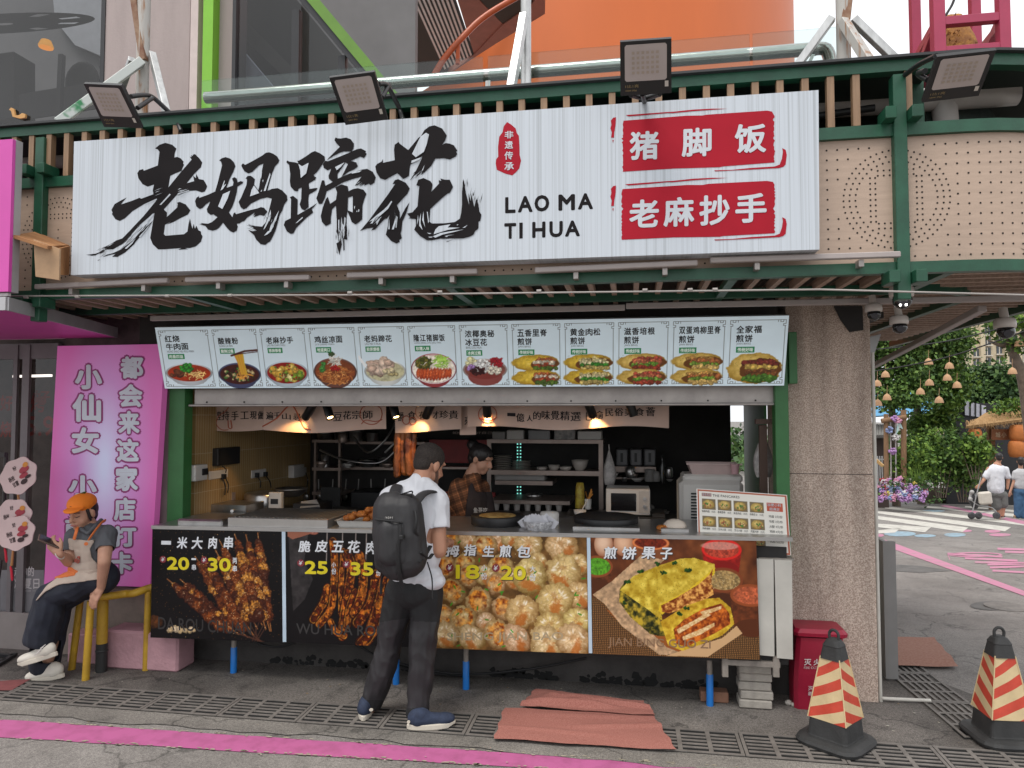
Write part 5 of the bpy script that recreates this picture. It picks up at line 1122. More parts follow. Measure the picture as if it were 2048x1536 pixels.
# red lattice truss and a palm stump
pinkr=M('crimson_truss_paint',(.36,.035,.085),.42,var=.1,scale=6)
tr=thing('lattice_truss',P(1920,130,.3),'crimson square lattice truss rising behind the canopy corner','truss')
def tb(p,q,w=.055):mb=MB();mb.bar(p,q,w,w,bev=.002);mb.build('member',pinkr,tr)
ya,yb=.0,.75
B1,B2,B3,B4=P(1877,125,ya),P(2008,122,ya),P(1832,125,yb),P(1952,122,yb);B2.z=B1.z;B4.z=B3.z=B1.z
for b_,w in ((B1,.065),(B2,.06),(B3,.06),(B4,.06)):tb(b_-Vector((0,0,.2)),b_+Vector((0,0,4)),w)
zt_=P(1877,46,ya).z
for (p,q) in ((B1,B2),(B3,B4),(B1,B3),(B2,B4)):
    for z in (B1.z+.06,zt_):tb((p.x,p.y,z),(q.x,q.y,z),.05)
tb(P(1835,115,yb),P(1872,50,ya),.045);tb(P(1955,110,yb),P(2004,50,ya),.045);tb((B1.x,B1.y,zt_+.6),(B2.x,B2.y,zt_+.6),.05)
palm=M('palm_bark',(.28,.13,.05),.95,scale=26,col2=(.45,.22,.06),thr=(.4,.65),bump=1,bscale=60,detail=8)
mb=MB();c=P(1918,130,.4);zz=P(1905,42,.4).z
mb.tube([c-Vector((0,0,.3)),c,(c.x-.03,c.y,(c.z+zz)/2),(c.x-.06,c.y,zz),(c.x-.06,c.y,zz+.02)],[.14,.135,.12,.085,.05],16)
random.seed(8)
for k in range(160):
    t=random.random();a=random.uniform(0,6.28);r_=.135-.05*t;p=Vector((c.x-.06*t+r_*math.cos(a),c.y+r_*math.sin(a),c.z+(zz-c.z)*t));d=Vector((math.cos(a),math.sin(a),random.uniform(-.8,.8)))*random.uniform(.01,.03);s_=Vector((-math.sin(a),math.cos(a),.4))*.006;mb.add([p-s_,p+s_,p+d],[(0,1,2)])
tag(mb.build('palm_stump',palm),'shaggy orange brown palm stump standing inside the crimson truss','tree stump')
mb=MB();mb.tube(curve_pts([P(1882,46,.1),P(1895,25,.1),P(1908,0,.1),P(1925,-60,.1)],5),.008,6);tag(mb.build('hanging_cable',M('black_cable',(.02,.02,.02),.5)),'thin dark cable hanging down into the crimson truss','cable')
# white rainwater pipe and elbow behind the slats
mb=MB();Yp=CY+.42;a,b=P(1640,208,Yp),P(1845,206,Yp);e=P(1890,245,Yp);pk_=M('pale_plastic_pipe',(.50,.46,.43),.45,var=.08)
a.z=b.z=P(1740,208,Yp).z
mb.tube(curve_pts([(-4.5,Yp,a.z),b,(e.x-.05,Yp,b.z),(e.x,Yp,b.z-.06),(e.x,Yp,zm-.1)],6),.062,18);
for dz in (0,-.03):mb.lathe((e.x,Yp,zm+.09+dz),[(.062,-.006),(.068,-.006),(.068,.006),(.062,.006)],18)
mb.lathe((b.x-.02,Yp,b.z),[(.062,-.01),(.068,-.01),(.068,.01),(.062,.01)],18,axis=(1,0,0))
tag(mb.build('rainwater_pipe',pk_),'pale plastic rainwater pipe with an elbow behind the canopy slats','pipe')
# dark liner behind the slat screen (the canopy is roofed)
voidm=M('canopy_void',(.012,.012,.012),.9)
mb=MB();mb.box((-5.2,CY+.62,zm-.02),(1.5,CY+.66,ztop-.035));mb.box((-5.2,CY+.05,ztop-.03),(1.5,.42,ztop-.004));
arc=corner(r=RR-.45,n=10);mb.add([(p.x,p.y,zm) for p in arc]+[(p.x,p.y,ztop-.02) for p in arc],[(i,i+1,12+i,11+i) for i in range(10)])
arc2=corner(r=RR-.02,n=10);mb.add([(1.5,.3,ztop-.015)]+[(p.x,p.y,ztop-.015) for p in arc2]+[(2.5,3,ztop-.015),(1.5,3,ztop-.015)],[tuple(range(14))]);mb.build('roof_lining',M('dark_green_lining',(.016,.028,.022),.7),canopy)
mb=MB();mb.tube(curve_pts([(-3,CY+.3,zm+.05),(-1.5,CY+.28,zm+.18),(0,CY+.3,zm+.16),(1.3,CY+.28,zm+.24)],6),.02,8);tag(mb.build('ribbed_cable',M('black_cable',(.02,.02,.02),.5)),'black ribbed cable run loosely behind the canopy slats','cable')
# ------------------------------------------------------------------ flood lights
blk=M('black_cast_metal',(.014,.014,.015),.42);lens=M('lamp_diffuser',(.46,.40,.38),.35,var=.05);led=M('lamp_led',(.40,.33,.27),.5);gold=M('gold_print',(.30,.22,.10),.5);wh=M('white_sticker',(.6,.56,.5),.6)
def flood(label,px4,arm,Y0=-1.32,Y1=-1.12,dots=True):
    tl_,tr_,br_,bl_=[P(x,y,Y) for (x,y),Y in zip(px4,(Y0,Y0,Y1,Y1))]
    t=thing('flood_light',(tl_+br_)/2,label,'flood light','flood lights along the canopy top');q=[bl_,br_,tr_,tl_]
    n=(br_-bl_).cross(tl_-bl_).normalized()
    if n.y > 0:n=-n
    mb=MB();slab(mb,q,.018)
    mb.build('housing',blk,t);back=MB();slab(back,[p-n*.019 for p in qsub(q,.1,.12,.9,.9)],.03);back.build('heat_sink',blk,t)
    face=qsub(q,.09,.27,.91,.94);mb=MB();a=[p+n*.002 for p in face];rr=[]
    for (u,v) in ((.04,0),(.96,0),(1,.05),(1,.95),(.96,1),(.04,1),(0,.95),(0,.05)):rr.append(qsub(a,u,v,u,v)[0])
    mb.poly(rr);d_=mb.build('diffuser',lens,t)
    if dots:
        mb=MB()
        for i in range(6):
            for j in range(5):mb.poly([p+n*.0035 for p in qsub(face,.17+.115*i,.2+.135*j,.235+.115*i,.275+.135*j)])
        mb.build('led_grid',led,d_)
    mb=MB();txt(mb,'1比1亮',[p+n*.002 for p in qsub(q,.1,.15,.36,.21)],.0,0,.001);txt(mb,'100W IP66',[p+n*.002 for p in qsub(q,.1,.08,.32,.115)],0,0,.001);mb.build('lettering',gold,t)
    mb=MB();mb.poly([p+n*.003 for p in qsub(q,.87,.14,.94,.25)]);mb.build('sticker',wh,t)
    mid=(tl_+tr_+bl_+br_)/4
    for pts in arm:mb=MB();mb.tube(curve_pts([P(x,y,Y) for x,y,Y in pts],4),.013,8);mb.build('arm',blk,t)
    return t
def fr(*z,o=(0,0),s=1.0):return [(o[0]+x/s,o[1]+y/s) for x,y in z]
flood('tilted black flood light at the left end, its bent arm showing',fr((745,745),(1078,760),(1265,1142),(928,1130),o=(0,0),s=4.452),[[(262,193,-1.1),(290,190,-1.0),(310,198,-.9),(352,238,-.8)],[(275,216,-1.08),(305,196,-.95)],[(352,236,-.8),(362,262,-.84)]])
flood('black flood light second from the left, leaning right over the sign',fr((170,455),(435,420),(512,700),(267,732),o=(600,0),s=2.926),[[(757,168,-1.1),(775,172,-1.0),(798,215,-.85)],[(764,195,-1.08),(778,168,-.98)],[(798,212,-.8),(806,240,-.84)]])
flood('black flood light facing straight out above the red seals',[(1240,84),(1343,77),(1343,186),(1241,192)],[[(1285,188,-1.1),(1288,200,-1.0),(1290,208,-.85)],[(1262,190,-1.1),(1290,196,-1.0),(1320,188,-1.1)]])
flood('black flood light at the right end, tilted over the curved corner',fr((1175,570),(1772,503),(1592,962),(1025,1030),o=(1640,0),s=5.02),[[(1872,112,-1.2),(1840,128,-1.0),(1810,150,-.85)],[(1856,160,-1.15),(1836,148,-1.0),(1850,142,-1.15)]])
# wooden nest box hung left of the sign
nb_=thing('wooden_box',P(85,520,CY-.1),'weathered plywood box with an overhanging lid hung left of the big sign','wooden box')
ply=M('weathered_plywood',(.42,.20,.075),.7,scale=5,col2=(.22,.09,.03),thr=(.35,.7),stretch=(1,3,1),detail=8);ply2=M('plywood_front',(.40,.25,.14),.6,var=.25,scale=7)
o_,s__=(0,0),2.926
mb=MB();q=[P(27,472,CY-.34),P(70,464,CY-.12),P(137,490,CY-.06),P(136,496,CY-.06),P(68,482,CY-.3)];mb.poly([P(27,470,CY-.30),P(71,463,CY-.03),P(138,490,CY-.03),P(95,492,CY-.30)][::-1],0,(0,0,-.018));auto_normals(mb.build('lid',ply,nb_))
mb=MB();slab(mb,[P(71,553,CY-.27),P(118,560,CY-.24),P(119,497,CY-.24),P(67,478,CY-.27)],.014);auto_normals(mb.build('front_board',ply2,nb_))
mb=MB();slab(mb,[P(120,550,CY-.22),P(138,550,CY-.06),P(140,492,CY-.06),P(119,497,CY-.22)],.014);auto_normals(mb.build('side_board',ply,nb_))
# ================================================================== LEFT NEIGHBOUR SHOP
mag=M('magenta_panel',(.58,.07,.36),.4,var=.12,scale=1.5);silver=M('silver_edge',(.42,.41,.42),.4,metal=.4)
mb=MB();f0=P(21,430,-1.12);zt1,zb1=P(10,279,-1.12).z,P(10,583,-1.12).z
mb.box((f0.x-1.2,-1.12,zb1),(f0.x,-1.10,zt1),0);mb.box((f0.x-1.2,-1.099,zb1-.0),(f0.x+.002,f0.x/(P(41,430,0).x/CAM_D)-CAM_D,zt1+.004),1)
o=mb.build('box_sign',[mag,silver]);tag(o,'tall magenta box sign with silver side at the far left edge','sign')
awn=thing('awning',(-4.4,-.4,2.4),'magenta underside shop awning with grey metal edge at far left','awning')
za=P(10,600,-1.1).z;xr0,xr1=P(15,615,-1.1).x,P(228,665,.22).x
mb=MB();zb_=P(226,674,.22).z
mb.add([(xr0-4,-1.1,zb_),(xr0,-1.1,zb_),(xr1,.25,zb_),(xr1-4,.25,zb_)],[(3,2,1,0)]);mb.build('underside',mag,awn)
mb=MB();mb.bar((xr0,-1.1,zb_+.036),(xr1,.25,zb_+.036),.014,.075);mb.bar((xr0-4,-1.107,zb_+.036),(xr0,-1.107,zb_+.036),.014,.075);mb.build('edge',silver,awn)
mb=MB();mb.box((xr0-4,-1.1,zb_+.08),(xr0,-1.08,zb1-.004));mb.build('front_fascia',M('white_fascia',(.5,.48,.48),.5),awn)
# recessed shop front: glass, frames, dim goods
SF=.34
shop=thing('neighbour_shop',(-4.6,SF,0),'dim glazed shop front with grey frames and red notices behind the fans','shop front')
xg0,xg1=P(-420,1000,SF).x,P(112,1000,SF).x
shopd=M('shop_interior',(.10,.075,.07),.9,var=.5,scale=5);frg=M('grey_shop_frame',(.16,.145,.15),.45,metal=.3)
mb=MB();mb.box((xg0,SF+1.0,0),(xg1+.2,SF+1.05,2.6));mb.box((xg1+.02,SF+.02,0),(xg1+.9,SF+.06,2.6));mb.box((xg0,SF+.05,2.35),(xg1+.2,SF+1,2.4));mb.build('inner_wall',shopd,shop)
mb=MB();mb.quad((xg0,SF,.05),(xg1,SF,.05),(xg1,SF,2.35),(xg0,SF,2.35));mb.build('glass_pane',GLASS('shop_glass',(.62,.60,.60),.75,.04),shop)
for (x0,x1) in ((28,36),(46,60)):
    mb=MB();mb.box((P(x0,900,SF).x,SF-.03,.02),(P(x1,900,SF).x,SF-.005,2.35));mb.build('frame',frg,shop)
mb=MB();mb.box((xg0,SF-.02,2.24),(xg1,SF+.02,2.36));mb.box((xg0,SF-.025,.0),(xg1,SF+.02,.06));mb.build('frame',frg,shop)
mb=MB();mb.bar(P(28,753,SF+.6),P(102,751,SF+.6),.03,.02);mb.build('ceiling_tube',M('lit_tube',(.9,.85,.8),.5,emit=(1,.92,.85),estr=1.5),shop)
rw=M('notice_red',(.30,.03,.02),.7,var=.4);gp=M('goods_pale',(.32,.26,.23),.7,scale=22,col2=(.10,.05,.04),thr=(.4,.6));gg=M('goods_green',(.08,.16,.07),.7,scale=25,col2=(.3,.25,.2),thr=(.5,.6))
mb=MB()
for (s__,x0,y0,x1,y1) in (('好',0,790,26,822),('烧',0,843,26,875),('烤',60,790,90,825),('5.9',52,832,108,872),('好',66,780,100,808)):txt(mb,s__,pxquad(x0,y0,x1,y1,SF+.05),.03)
mb.build('red_notice',rw,shop)
random.seed(4);mb=MB()
for k in range(60):
    x=random.uniform(xg0+2.2,xg1);z=random.choice([.5,.8,1.1,1.4]);w_=random.uniform(.03,.08);mb.box((x,SF+.5,z),(x+w_,SF+.5+w_,z+random.uniform(.06,.2)),random.randint(0,1))
mb.box((xg0+2,SF+.48,.47),(xg1,SF+.8,.495));mb.box((xg0+2,SF+.48,1.07),(xg1,SF+.8,1.095));mb.build('goods',[gp,gg],shop)
mb=MB();gpw=M('frosted_lettering',(.46,.43,.43),.6)
txt(mb,'走你的',pxquad(28,1133,68,1153,SF-.004),.02);txt(mb,'凉夏日',pxquad(28,1156,79,1178,SF-.004),.02);txt(mb,'一 日日日 一',pxquad(28,1180,72,1184,SF-.004));mb.build('window_lettering',gpw,shop)
mb=MB();q=pxquad(0,1140,88,1262,SF-.002);mb.poly(q);mb.build('frosted_panel',M('frosted_film',(.16,.155,.165),.5,var=.2),shop)
mb=MB();a,b=P(0,1268,SF),P(100,1268,SF);mb.box((-7,SF-.04,0),(b.x,SF-.022,.28));mb.build('plinth',M('plinth_pale',(.24,.21,.20),.7),shop)
# black floor frame at the shop entrance
mb=MB();a0,a1=G(0,1340),G(50,1312)
for dy in (0,.10,.2):mb.bar((-6,a0.y+dy+.02,.02),(a1.x+.02-dy*.3,a0.y+dy+.02,.02),.03,.02)
mb.bar((a1.x+.02,a0.y+.02,.02),(a1.x-.06,a0.y+.26,.02),.03,.02);tag(mb.build('floor_frame',frame_d),'black metal frame lying on the ground at the shop entrance','floor frame')
mb=MB();mb.poly([G(*p)+Vector((0,0,.014)) for p in ((0,1366),(62,1362),(22,1385),(-60,1385))][::-1]);tag(mb.build('floor_mat',M('faded_red_mat',(.19,.055,.055),.9,var=.2,scale=20)),'corner of a dull red mat at the bottom left edge','mat')
# round paper fans on sticks
fanp=M('fan_paper',(.56,.42,.41),.65,var=.06);fanb=M('fan_ink',(.03,.01,.012),.6);fanr=M('fan_fruit',(.32,.03,.05),.6);fano=M('fan_orange',(.55,.22,.03),.6);stick=M('bamboo_stick',(.34,.15,.05),.6);tassel=M('red_tassel',(.45,.01,.03),.7)
def fan(cx,cy,r,lab,ang,Y):
    c=P(cx,cy,Y);t=thing('paper_fan',c,lab,'hand fan','paper fans on the stand');ex_=Vector((math.cos(ang),0,math.sin(ang)));ez=Vector((-math.sin(ang),0,math.cos(ang)))
    r=r/1420*4.9;pts=[]
    for k in range(48):
        a=6.2832*k/48;rr=r*(1+.05*math.cos(a*7));pts.append(c+ex_*rr*1.06*math.cos(a)+ez*rr*.84*math.sin(a))
    mb=MB();mb.poly(pts,0,(0,.006,0));mb.build('blade',fanp,t)
    L_=lambda u,v:c+ex_*r*u+ez*r*v+Vector((0,-.0025,0))
    mb=MB();txt(mb,'杨枝',[L_(-.55,-.1),L_(-.2,-.1),L_(-.2,.15),L_(-.55,.15)],.02);txt(mb,'甘露',[L_(-.45,-.42),L_(-.1,-.42),L_(-.1,-.16),L_(-.45,-.16)],.02);txt(mb,'好',[L_(-.1,.3),L_(.1,.3),L_(.1,.52),L_(-.1,.52)],.02);mb.build('lettering',fanb,t)
    mb=MB()
    for (u,v,a_,b_,m_) in ((.45,.12,.3,.16,0),(.3,-.12,.26,.12,0),(.62,.3,.16,.12,1),(.2,-.4,.2,.12,2),(.5,-.28,.18,.08,2)):mb.poly([L_(u+a_*math.cos(6.28*k/14),v+b_*math.sin(6.28*k/14))+Vector((0,-.0005*(1+(m_)),0)) for k in range(14)],m_)
    mb.build('fruit_print',[fanr,fano,fanb],t)
    mb=MB();p0=c-ez*r*.2-ex_*r*.25;p1=c-ez*r*1.5-ex_*r*.75;mb.tube([p0+Vector((0,.012,0)),p1+Vector((0,.012,0))],[.006,.009],8);mb.build('stick',stick,t)
    mb=MB();mb.tube(curve_pts([p1,p1+Vector((.01,0,-.03)),p1+Vector((.02,0,-.10))],3),[.004,.006,.008,.008,.008,.009,.004][:7],6);mb.build('tassel',tassel,t)
fan(36,952,42,'topmost of the three pale pink paper fans, leaning right',.5,-.16)
fan(26,1032,40,'middle one of the three pale pink paper fans',.2,-.18)
fan(32,1066,40,'lowest pale pink paper fan, red tassel below it',.3,-.21)
mb=MB();mb.tube([P(-30,1200,-.1),P(8,1010,-.1),P(12,905,-.1)],.012,8);mb.tube([P(-20,1290,-.15),P(3,1120,-.18)],.008,8);mb.box(P(-10,914,-.12),P(14,905,-.10));tag(mb.build('fan_stand',M('dark_stand',(.02,.015,.015),.5)),'dark stand holding the paper fans at the left edge','stand')
# tall pink lightbox with white outlined writing
def pinkmat():
    m=M('pink_gradient_print',(.55,.10,.38),.35);t=m.node_tree;b=t.nodes['Principled BSDF'];N=t.nodes.new;K=t.links.new
    tcn=N('ShaderNodeTexCoord');mp=N('ShaderNodeMapping');mp.inputs['Location'].default_value=(-.5,-.5,-.5);K(tcn.outputs['Generated'],mp.inputs[0])
    m2=N('ShaderNodeMapping');m2.inputs['Scale'].default_value=(1.9,0,1.25);K(mp.outputs[0],m2.inputs[0])
    g=N('ShaderNodeVectorMath');g.operation='LENGTH';K(m2.outputs[0],g.inputs[0])
    r=N('ShaderNodeValToRGB');e=r.color_ramp.elements;e[0].position=.05;e[0].color=(.52,.54,.74,1);e[1].position=.85;e[1].color=(.56,.12,.38,1);x=e.new(.45);x.color=(.50,.22,.50,1)
    K(g.outputs['Value'],r.inputs[0]);K(r.outputs[0],b.inputs['Base Color']);K(r.outputs[0],b.inputs['Emission Color']);b.inputs['Emission Strength'].default_value=.12
    return m
YP=.16
ps=thing('pink_sign',P(210,1170,YP),'tall glossy pink sign with two columns of puffy white characters','sign')
q=[P(88,1168,YP),P(300,1174,YP),P(330,688,YP),P(115,692,YP)]
mb=MB();slab(mb,q,.06);mb.build('panel',pinkmat(),ps)
mb,m2=MB(),MB();s__=3.072
def pc(ch,x0,y0,x1,y1,o=(0,500),s_=3.072):
    f=lambda x,y,p:P(o[0]+x/s_,o[1]+y/s_,YP-p)
    txt(m2,ch,[f(x0-8,y1+8,.002),f(x1+8,y1+8,.002),f(x1+8,y0-8,.002),f(x0-8,y0-8,.002)],.085)
    txt(mb,ch,[f(x0+4,y1-4,.004),f(x1-4,y1-4,.004),f(x1-4,y0+4,.004),f(x0+4,y0+4,.004)],.045)
for c in (('都',735,650,885,795),('会',725,820,880,970),('来',722,985,862,1135),('这',712,1155,858,1305),('家',705,1325,852,1485),('小',455,700,632,860),('仙',440,880,625,1060),('女',435,1085,612,1255),('小',415,1380,600,1520)):pc(*c)
for c in (('店',772,150,930,315),('打',760,345,935,495),('卡',755,520,910,680),('萌',440,290,610,440)):pc(*c,o=(0,950),s_=3.414)
m2.build('lettering_outline',M('letter_outline_magenta',(.28,.03,.17),.5),ps);mb.build('lettering',M('letter_white_blue',(.58,.62,.70),.4),ps)
# grey column edge and lower wall between the sign and the counter
mb=MB();mb.box((P(95,1200,.30).x,.262,0),(P(330,1200,.30).x,.34,P(200,1170,.3).z));tag(mb.build('low_wall',M('beige_render',(.20,.165,.14),.9,var=.3,scale=7,bump=.5)),'stained beige low wall behind the yellow railing','wall')
pinkb=M('pink_painted_block',(.42,.235,.26),.8,var=.2,scale=6,bump=.5,bscale=40,detail=8)
mb=MB();mb.box((P(125,1300,.06).x,.10,0),(P(208,1300,.06).x,.258,P(150,1268,.1).z),bev=.012);mb.box((P(209,1300,.06).x,.05,0),(P(357,1300,.06).x,.256,P(250,1262,.05).z),bev=.015);tag(mb.build('kerb_block',pinkb),'pink painted concrete block on the ground behind the yellow railing','block')
# ================================================================== YELLOW RAILING AND BOLLARD
yel=M('chipped_yellow_paint',(.50,.30,.02),.55,scale=11,col2=(.36,.20,.02),thr=(.35,.7),bump=.3,detail=8);blkp=M('black_band_paint',(.02,.02,.02),.55)
rl=thing('railing',G(220,1350),'low bent yellow steel railing the woman sits on','railing')
fA,fB,fC=G(143,1340),G(171,1361),G(292,1341);zr=P(180,1196,fB.y).z
tA,tB,tC=Vector((fA.x+.06,fA.y,zr)),Vector((P(182,1196,fB.y).x,fB.y,zr)),Vector((P(297,1188,fC.y).x,fC.y,zr+.02))
mb=MB();mid=P(255,1200,(fB.y+fC.y)/2+.05)
mb.tube(curve_pts([tA+Vector((-.16,.02,0)),tA,tB+Vector((.02,.04,0)),(mid.x-.02,mid.y,zr-.008),(mid.x+.05,mid.y,zr),tC,tC+Vector((.05,.02,.01))],6),.027,12);mb.build('top_rail',yel,rl)
for f_,t_ in ((fA,tA),(fB,tB),(fC,tC)):mb=MB();mb.tube([(f_.x,f_.y,.0),(t_.x,t_.y,t_.z-.02)],.024,12);mb.build('leg',yel,rl)
bo=thing('bollard',G(197,1345),'thick yellow bollard with a black foot behind the railing','bollard');b=G(196,1347);b.y += .03;zt2=P(196,1150,b.y).z
mb=MB();mb.cyl((b.x,b.y,.2),(b.x,b.y,zt2),.036,n=18);mb.ell((b.x,b.y,zt2),.036,.036,.02);mb.build('post',yel,bo);mb=MB();mb.cyl((b.x,b.y,0),(b.x,b.y,.20),.0375,n=18);mb.lathe((b.x,b.y,.14),[(.037,0),(.041,.005),(.041,.012),(.037,.016)],18);mb.build('foot',blkp,bo)
# ================================================================== STRIPED CONES
rub=M('black_rubber',(.028,.028,.028),.7,var=.4,scale=9,bump=.3,detail=8);crm=M('reflective_cream',(.56,.43,.24),.5,var=.12,scale=9,bump=.15,bscale=30);crd=M('reflective_red',(.48,.05,.025),.5,var=.15,scale=9,bump=.15,bscale=30)
def clip_v(poly,lo,hi):
    for (s_,lim) in ((1,lo),(-1,hi)):
        out=[]
        for i in range(len(poly)):
            p,q=poly[i],poly[(i+1) % len(poly)];dp,dq=s_*(p[1]-lim),s_*(q[1]-lim)
            if dp >= 0:out.append(p)
            if dp*dq < 0:t=dp/(dp-dq);out.append((p[0]+(q[0]-p[0])*t,p[1]+(q[1]-p[1])*t))
        poly=out
        if not poly:break
    return poly
def cone(loc,rz,label):
    t=thing('traffic_cone',(0,0,0),label,'traffic cone','striped traffic cones')
    prof=[(0.0,.150),(.115,.138)]
    def ring(h,z,rnd=.35):
        c=h*rnd;p=[]
        for (x,y) in ((h,h),(-h,h),(-h,-h),(h,-h)):
            s1,s2=(1 if x > 0 else -1),(1 if y > 0 else -1)
            for k in range(4):
                a=math.pi/2*k/3;a=a if s1*s2 > 0 else math.pi/2-a
                p.append((s1*(h-c+c*math.cos(a)),s2*(h-c+c*math.sin(a)),z))
        return p
    def rings(rs,name,m,par=t,cap=True):
        mb=MB();vs=[v for r_ in rs for v in r_];n=16;fs=[]
        for i in range(len(rs)-1):
            for k in range(n):fs.append((i*n+k,i*n+(k+1) % n,(i+1)*n+(k+1) % n,(i+1)*n+k))
        if cap:fs += [tuple(range(n))[::-1],tuple((len(rs)-1)*n+k for k in range(n))]
        mb.add(vs,fs);return auto_normals(mb.build(name,m,par))
    rings([ring(.19,.003,.5),ring(.195,.02,.5),ring(.185,.036,.5),ring(.15,.045,.4)],'base',rub)
    rings([ring(.125,.046,.2),ring(.122,.055,.2),ring(.113,.15,.2),ring(.112,.156,.2)],'skirt',rub)
    z0,z1,h0,h1=.15,.505,.116,.058
    top=rings([ring(.066,.494,.3),ring(.064,.50,.3),ring(.053,.565,.4),ring(.054,.572,.4),ring(.04,.60,.6),ring(.02,.612,.9)],'cap',rub)
    mb=MB();mb.tube(curve_pts([(-.026,0,.60),(-.028,0,.635),(-.012,0,.655),(.012,0,.655),(.028,0,.635),(.026,0,.60)],4),.009,8);mb.build('handle',rub,top)
    mb=MB()
    for k in range(4):
        ca,sa=math.cos(k*math.pi/2),math.sin(k*math.pi/2)
        def F(u,v,off=0.0):
            h=h0+(h1-h0)*v;wv=.0022*math.sin(9*v+5*u+k)*math.sin(3.14*u);x,y=(u*2-1)*h,-(h+off+wv)
            return Vector((x*ca-y*sa,x*sa+y*ca,z0+(z1-z0)*v))
        up=(k % 2 == 0);N_=8;sl_=.26 if up else -.26;a0=-.50 if up else -.33
        bands=[];a=a0
        while a < 1.3:bands.append((a,a+.165,0));bands.append((a+.165,a+.325,1));a += .325
        for (lo,hi,mi_) in bands:
            for i in range(N_):
                u0,u1=i/N_,(i+1)/N_
                pl=clip_v([(u0,lo+sl_*u0+.26*(not up)),(u1,lo+sl_*u1+.26*(not up)),(u1,hi+sl_*u1+.26*(not up)),(u0,hi+sl_*u0+.26*(not up))],0,1)
                if len(pl) >= 3:mb.add([F(*p) for p in pl],[tuple(range(len(pl)))],mi_)
        mb.tube([F(1,v,.0) for v in (0,.25,.5,.75,1)],.004,6,0)
    mb.build('striped_sleeve',[crm,crd],t)
    t.location=loc;t.rotation_euler=(0,0,rz);t.scale=(.9,.9,.92)
    return t
c1=G(1672,1489);cone((c1.x,c1.y+.0,.012),R(140),'striped cone nearer the pillar, standing on the front drain')
c2=G(2010,1486);c_=cone((c2.x,c2.y+.03,.012),R(4),'striped cone cut off by the right edge, beside the side drain')
# ================================================================== RED FIRE EXTINGUISHER BIN
exr=M('faded_red_plastic',(.31,.009,.035),.4,var=.2,scale=4,bump=.12,bscale=20,detail=8);exw=M('worn_white_print',(.6,.52,.52),.6)
g_=G(1640,1424);eb=thing('extinguisher_bin',(g_.x,g_.y+.1,0),'red plastic fire extinguisher bin with lifted lid by the pillar','extinguisher bin')
YE=g_.y+.01;xa0,xa1,xb0,xb1=P(1592,1290,YE).x,P(1690,1290,YE).x,P(1590,1415,YE).x,P(1672,1424,YE).x;zt3=P(1640,1276,YE).z
def tap(mb,z0,z1,a0,a1,b0,b1,y0,d0,y1,d1,n=6,mi=0):
    vs=[];
    for k in range(n+1):
        f=k/n;bul=.008*math.sin(3.14*f*1.3);x0,x1=a0+(b0-a0)*f-bul,a1+(b1-a1)*f+bul;y,d=y0+(y1-y0)*f-bul,d0+(d1-d0)*f;z=z0+(z1-z0)*f;c=.022
        vs += [(x0+c,y,z),(x1-c,y,z),(x1,y+c,z),(x1,y+d-c,z),(x1-c,y+d,z),(x0+c,y+d,z),(x0,y+d-c,z),(x0,y+c,z)]
    fs=[]
    for k in range(n):
        for i in range(8):fs.append((k*8+i,k*8+(i+1) % 8,(k+1)*8+(i+1) % 8,(k+1)*8+i))
    fs += [tuple(range(8))[::-1],tuple(n*8+i for i in range(8))];mb.add(vs,fs,mi)
mb=MB();tap(mb,.005,zt3,xb0,xb1,xa0,xa1,YE,.17,YE-.015,.2);mb.build('body',exr,eb)
mb=MB();tap(mb,zt3+.012,zt3+.055,xa0-.012,xa1+.012,xa0-.006,xa1+.004,YE-.028,.225,YE-.02,.2,2);mb.build('lid',exr,eb)
mb=MB();e=.0135
def pe_(s__,x0,y0,x1,y1,b_=.03):txt(mb,s__,[P(x0,y1,YE-.022),P(x1,y1,YE-.022),P(x1,y0,YE-.026),P(x0,y0,YE-.026)],b_)
pe_('灭',1608,1318,1623,1331);pe_('火',1627,1318,1641,1331);pe_('器',1645,1318,1660,1331);pe_('FIRE EXTINGUISHER',1608,1333,1668,1338,0);pe_('灭火',1616,1372,1640,1381,.02);pe_('器箱',1616,1383,1640,1391,.02)
mb.build('lettering',exw,eb)
mb=MB();c=G(1577,1412);mb.ell((c.x,c.y,.02),.022,.018,.018,jit=.06);mb.ell((c.x+.025,c.y-.01,.014),.014,.014,.013);tag(mb.build('paper_scrap',M('crumpled_white',(.45,.42,.38),.8)),'crumpled grey white scrap on the ground by the red bin','litter')
# ================================================================== RED MESH MATS
matm=M('red_mesh_mat',(.27,.095,.075),.95,scale=180,col2=(.36,.15,.12),thr=(.4,.6),bump=.8,bscale=260,detail=2)
def mat_patch(corners,dz,bumps,name='floor_mat',n=28):
    a,b,c,d=[G(*p) for p in corners];mb=MB();vs=[];fs=[]
    for j in range(n+1):
        for i in range(n+1):
            u,v=i/n,j/n;p=a*(1-u)*(1-v)+b*u*(1-v)+c*u*v+d*(1-u)*v
            z=dz+.004*math.sin(7*u+3*v)*math.sin(5*v+1)+.002*random.random()
            for (bu,bv,du,dv,h,w_) in bumps:
                ln=math.hypot(du,dv);t=((u-bu)*du+(v-bv)*dv)/ln;s_=-(u-bu)*dv/ln+(v-bv)*du/ln;z += h*math.exp(-(s_/w_)**2-(t/.35)**4)
            jx=.006*math.sin(17*v+3) if i in (0,n) else 0;jy=.006*math.sin(13*u) if j in (0,n) else 0
            vs.append((p.x+jx,p.y+jy,max(z,.012)))
    for j in range(n):
        for i in range(n):k=j*(n+1)+i;fs.append((k,k+1,k+n+2,k+n+1))
    mb.add(vs,fs,0,True);return mb.build(name,matm)
